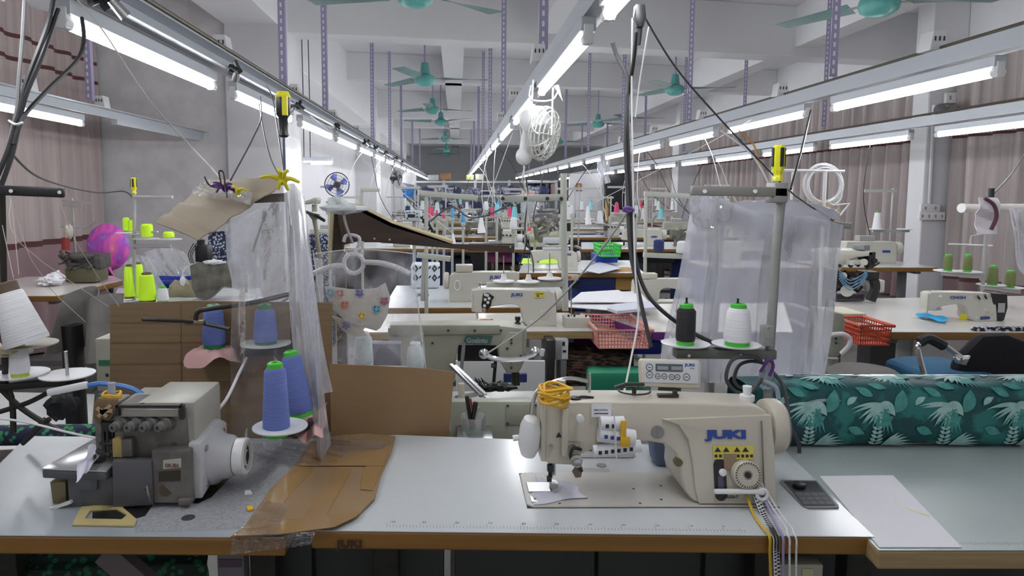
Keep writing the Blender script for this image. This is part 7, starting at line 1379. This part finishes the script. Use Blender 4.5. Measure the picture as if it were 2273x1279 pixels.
for x0, x1, c_, lb in ((770, 800, (.03, .03, .035), 'black'), (803, 835, (.13, .09, .08), 'brown'), (838, 900, (.03, .02, .035), 'dark violet'), (1080, 1140, (.30, .08, .20), 'pink'), (1145, 1165, (.02, .04, .25), 'blue'), (1380, 1500, (.02, .02, .025), 'long black')):
    pbx('storage_bundle', '%s fabric bundle under the middle distance tables' % lb, 'fabric', x0, 556, x1, 584, 8.2, .3, mat('bundle_'+lb.replace(' ', '_'), c_, .8), .03)
# ---------------- far shelving, door, goods ----------------
SH = mat('shelf_grey', (.40, .42, .43), .5, .2); Ysh = 19.5
t = thing('storage_shelf', 'long grey steel shelving across the far end, filled with navy rolls', 'shelf', (PY(1010, 500, Ysh).x, Ysh, 0)); l = lambda x, y, Y=Ysh: PY(x, y, Y)-t.location
for x in (922, 985, 1055, 1130, 1235): v = l(x, 400); M().box((v.x, 0, v.z/2), (.07, .07, v.z)).obj('post', SH, t, smooth=0)
for y in (404, 436, 466): a, b = l(920, y), l(1237, y); M().box(((a.x+b.x)/2, .3, a.z), (b.x-a.x, .7, .05)).obj('shelf_board', SH, t, smooth=0)
rl0 = None; nl = 0
NV = [mat('navy_print_a', (.02, .03, .10), .8, col2=(.30, .32, .38), scale=14, contrast=.2), mat('navy_print_b', (.01, .015, .05), .8, col2=(.05, .06, .14), scale=10), mat('navy_print_c', (.10, .11, .15), .8, col2=(.5, .5, .52), scale=18, contrast=.15)]
for row, y in enumerate((436, 466, 492)):
    for k in range(14):
        x = 930+k*21+q.uniform(-3, 3)
        if x > 1228: continue
        v = PY(x, y-3, Ysh+.15); lb = 'navy patterned fabric roll, %s from the left on the %s far shelf' % (ORD[k], ('upper', 'middle', 'lower')[row]); hgt = q.uniform(.16, .28)
        o = M().cyl((-.11, -.3, hgt/2), (-.11, .1, hgt/2), hgt/2, n=10).cyl((.06, -.32, hgt/2.2), (.06, .1, hgt/2.2), hgt/2.4, n=10).obj('navy_fabric_roll', NV[(k+row) % 3]); o.location = v; tag(o, lb, 'fabric', 'rolls on the far shelves')
for x0, x1, y0_, y1_, c_, lb in ((978, 1000, 384, 400, (.26, .13, .06), 'brown carton'), (1035, 1052, 388, 400, (.38, .40, .18), 'khaki box'), (1056, 1072, 386, 400, (.52, .50, .42), 'cream box'), (950, 974, 388, 401, (.35, .37, .38), 'grey box')): pbx('storage_box', lb+' on top of the far shelving', 'box', x0, y0_, x1, y1_, Ysh, .4, mat('box_'+lb.replace(' ', '_'), c_, .7), .02)
pbx('pink_goods', 'pale pink stacked goods right of the far shelving', 'box', 1160, 424, 1188, 436, 17, .3, mat('pale_pink_goods', (.55, .35, .33), .7), .03)
pbx('goods_rack', 'grey rack box under the pale pink goods at the far end', 'rack', 1158, 436, 1192, 553, 17, .3, SH)
t = thing('garment_rail', 'grey garment rail carrying dark and blue clothes at the far end', 'rack', (PY(1210, 440, 20.2).x, 20.2, 0)); l = lambda x, y: PY(x, y, 20.2)-t.location; a, b = l(1165, 402), l(1252, 402); M().tube([(a.x, 0, 0), a, b, (b.x, 0, 0)], .03, 8).obj('frame', SH, t)
pbx('dark_garments', 'dark maroon garments hanging at the far end', 'clothes', 1218, 403, 1248, 440, 20, .3, mat('maroon_garments', (.06, .03, .04), .8), .05); pbx('pink_garment', 'pale pink garment hanging among the dark maroon ones', 'clothes', 1222, 404, 1232, 432, 19.8, .1, mat('pale_pink_goods', (0, 0, 0)), .03)
pbx('blue_garments', 'blue garments hanging at the far end, above the pink goods', 'clothes', 1170, 408, 1212, 430, 20, .3, mat('far_blue_cloth', (.10, .12, .28), .8, noise=.5, scale=6), .05)
o = M(); a, b = PY(1340, 520, 16.8), PY(1402, 386, 16.8); o.box(((a.x+b.x)/2, 16.8, b.z/2), (b.x-a.x, .06, b.z)); tag(o.obj('doorway_dark_slab', mat('doorway_darkness', (.012, .012, .016), .8), smooth=0), kind='structure')  # near-black slab, its colour stands in for the darkness inside the doorway
a, b = PY(1262, 500, 17.2), PY(1335, 386, 17.2); struct(M().box(((a.x+b.x)/2, 17.2, (b.z+.0)/2), (b.x-a.x, .08, b.z)).obj('wall_partition', WALL, smooth=0))
t, l = mk('notice_poster', 'small brown and yellow notice on the pale partition at the far end', 'poster', 1284, 425, 17.1); pb(M(), l, 1279, 407, 1291, 425, .02).obj('sheet', mat('poster_brown', (.22, .12, .08), .6), t, smooth=0); M().cyl(l(1285, 413, 17.09), l(1285, 413, 17.08), .04, n=12).obj('yellow_mark', mat('poster_yellow', (.55, .32, .05), .6), t)
pbx('wooden_cabinet', 'tall brown wooden board beside the dark doorway', 'board', 1343, 438, 1352, 606, 12, .1, mat('golden_wood', (0, 0, 0)), .004)
hang_sheet('white_plastic_bag', [(1325, 350), (1340, 344), (1354, 350)], [(1330, 408), (1340, 410), (1352, 405)], 10.3, FILMH, 'white plastic bag hanging from the right lamp row near the dark doorway', 2, .05, 16, 14, seed=61)
cab('crossing_cord', [(945, 500, 5), (1000, 460, 5), (1040, 482, 5), (1075, 480, 5), (1110, 465, 5), (1130, 452, 5)], .007, GC2, 'thick grey cord swagged across the centre of the middle distance')
for i, P in enumerate(([(1168, 395, 5), (1172, 440, 5), (1165, 500, 5), (1168, 540, 5), (1150, 600, 5)], [(1208, 380, 5), (1196, 430, 5), (1184, 480, 5), (1186, 490, 5)], [(1008, 410, 5), (1014, 440, 5), (1022, 465, 5)], [(1170, 540, 5), (1182, 575, 5), (1184, 605, 5)], [(560, 560, 3.0), (590, 470, 3.0)], [(1340, 400, 6), (1345, 440, 6), (1352, 465, 6)], [(1800, 245, 3.4), (1780, 330, 3.0), (1755, 420, 2.8)], [(2300, 300, 5), (2250, 380, 4.6), (2205, 430, 4)])): cab('loose_cable', P, .005, GC2 if i % 2 else BLACK, ['dark cable hanging in the exact centre of the picture', 'dark cable from the hanging fan to the red scrap', 'black cable hanging over the far shelves', 'dark cable loop beside the middle lettered machine', 'thin cable behind the milky strip', 'black cable near the hanging plastic bag', 'dark cable slanting behind the yellow screwdriver', 'dark cable from the right lamp row to the pipe arm'][i])

stand_at(866, 905, 823, 2.08, [(800, 824, 935, 826)], 'stand bar carrying the two pale aqua cones behind the clear bag')
pbx('cup_shelf', 'narrow steel ledge under the pen cup behind the front table', 'shelf', 1015, 975, 1095, 981, 1.90, .12, STEEL, .002)
for x in (675, 689): cord('hanging_wire', [PY(x, 361, 8.2), PY(x, 361, 8.2)+Vector((0, .02, .8)), PY(x, 361, 8.2)+Vector((0, 0, 1.75))], .006, GC2, 'thin wire holding the short tube light near the left column, %s' % ('left' if x < 680 else 'right'), 'wire')

UB = [('black', (.012, .012, .014)), ('navy', (.012, .02, .07)), ('dark brown', (.05, .03, .022)), ('charcoal', (.035, .035, .037)), ('maroon', (.10, .02, .04)), ('blue', (.015, .05, .28)), ('tan', (.22, .15, .09))]
ub = {}; q = random.Random(33)
for Yr, rn, sp, tb in RW:
    if Yr < 8: continue
    xs = [s_[0] for s_ in sp]; x = min(xs)-.3; k = 0
    while x < max(xs)+.3 and k < 9:
        cn_, cc = q.choice(UB); w = q.uniform(.35, .6); h = q.uniform(.45, .66)
        lb = '%s fabric bundle under the %s background row, %s from the left' % (cn_, rn, ORD[k])
        if cn_ not in ub: a = M(); a.box((0, 0, .5), (1, .45, 1)); ub[cn_] = tag(a.obj('fabric_bundle', mat('bundle_cloth_'+cn_.replace(' ', '_'), cc, .85, noise=.5, scale=5), bev=.07, seg=3), lb, 'fabric', 'bundles under the far rows'); o = ub[cn_]
        else: o = ub[cn_].copy(); COL.objects.link(o); o['label'] = lb
        o.location = (x+w/2, Yr+.05, 0); o.scale = (w, 1, h); x += w+q.uniform(.02, .3); k += 1

stand_at(731, 560, 470, 4.8, [(724, 471, 738, 471)], 'thin holder under the tall white cone left of the stand by the second left column')
for px, py, tx, lb in ((1068, 483, .45, 'white cloth at the centre'), (1006, 519, -1.05, 'white cloth strip at the end of the dark board'), (1305, 458, 2.18, 'white cloth right of the pale stand'), (1175, 504, .45, 'red cloth scrap')): cord('support_string', [PY(px, py, 5), (PY(px, py, 5)+Vector((tx, 5.1, 1.95)))/2, (tx, 5.1, 1.965)], .002, WC2, 'thin string holding the '+lb, 'string', n=4)
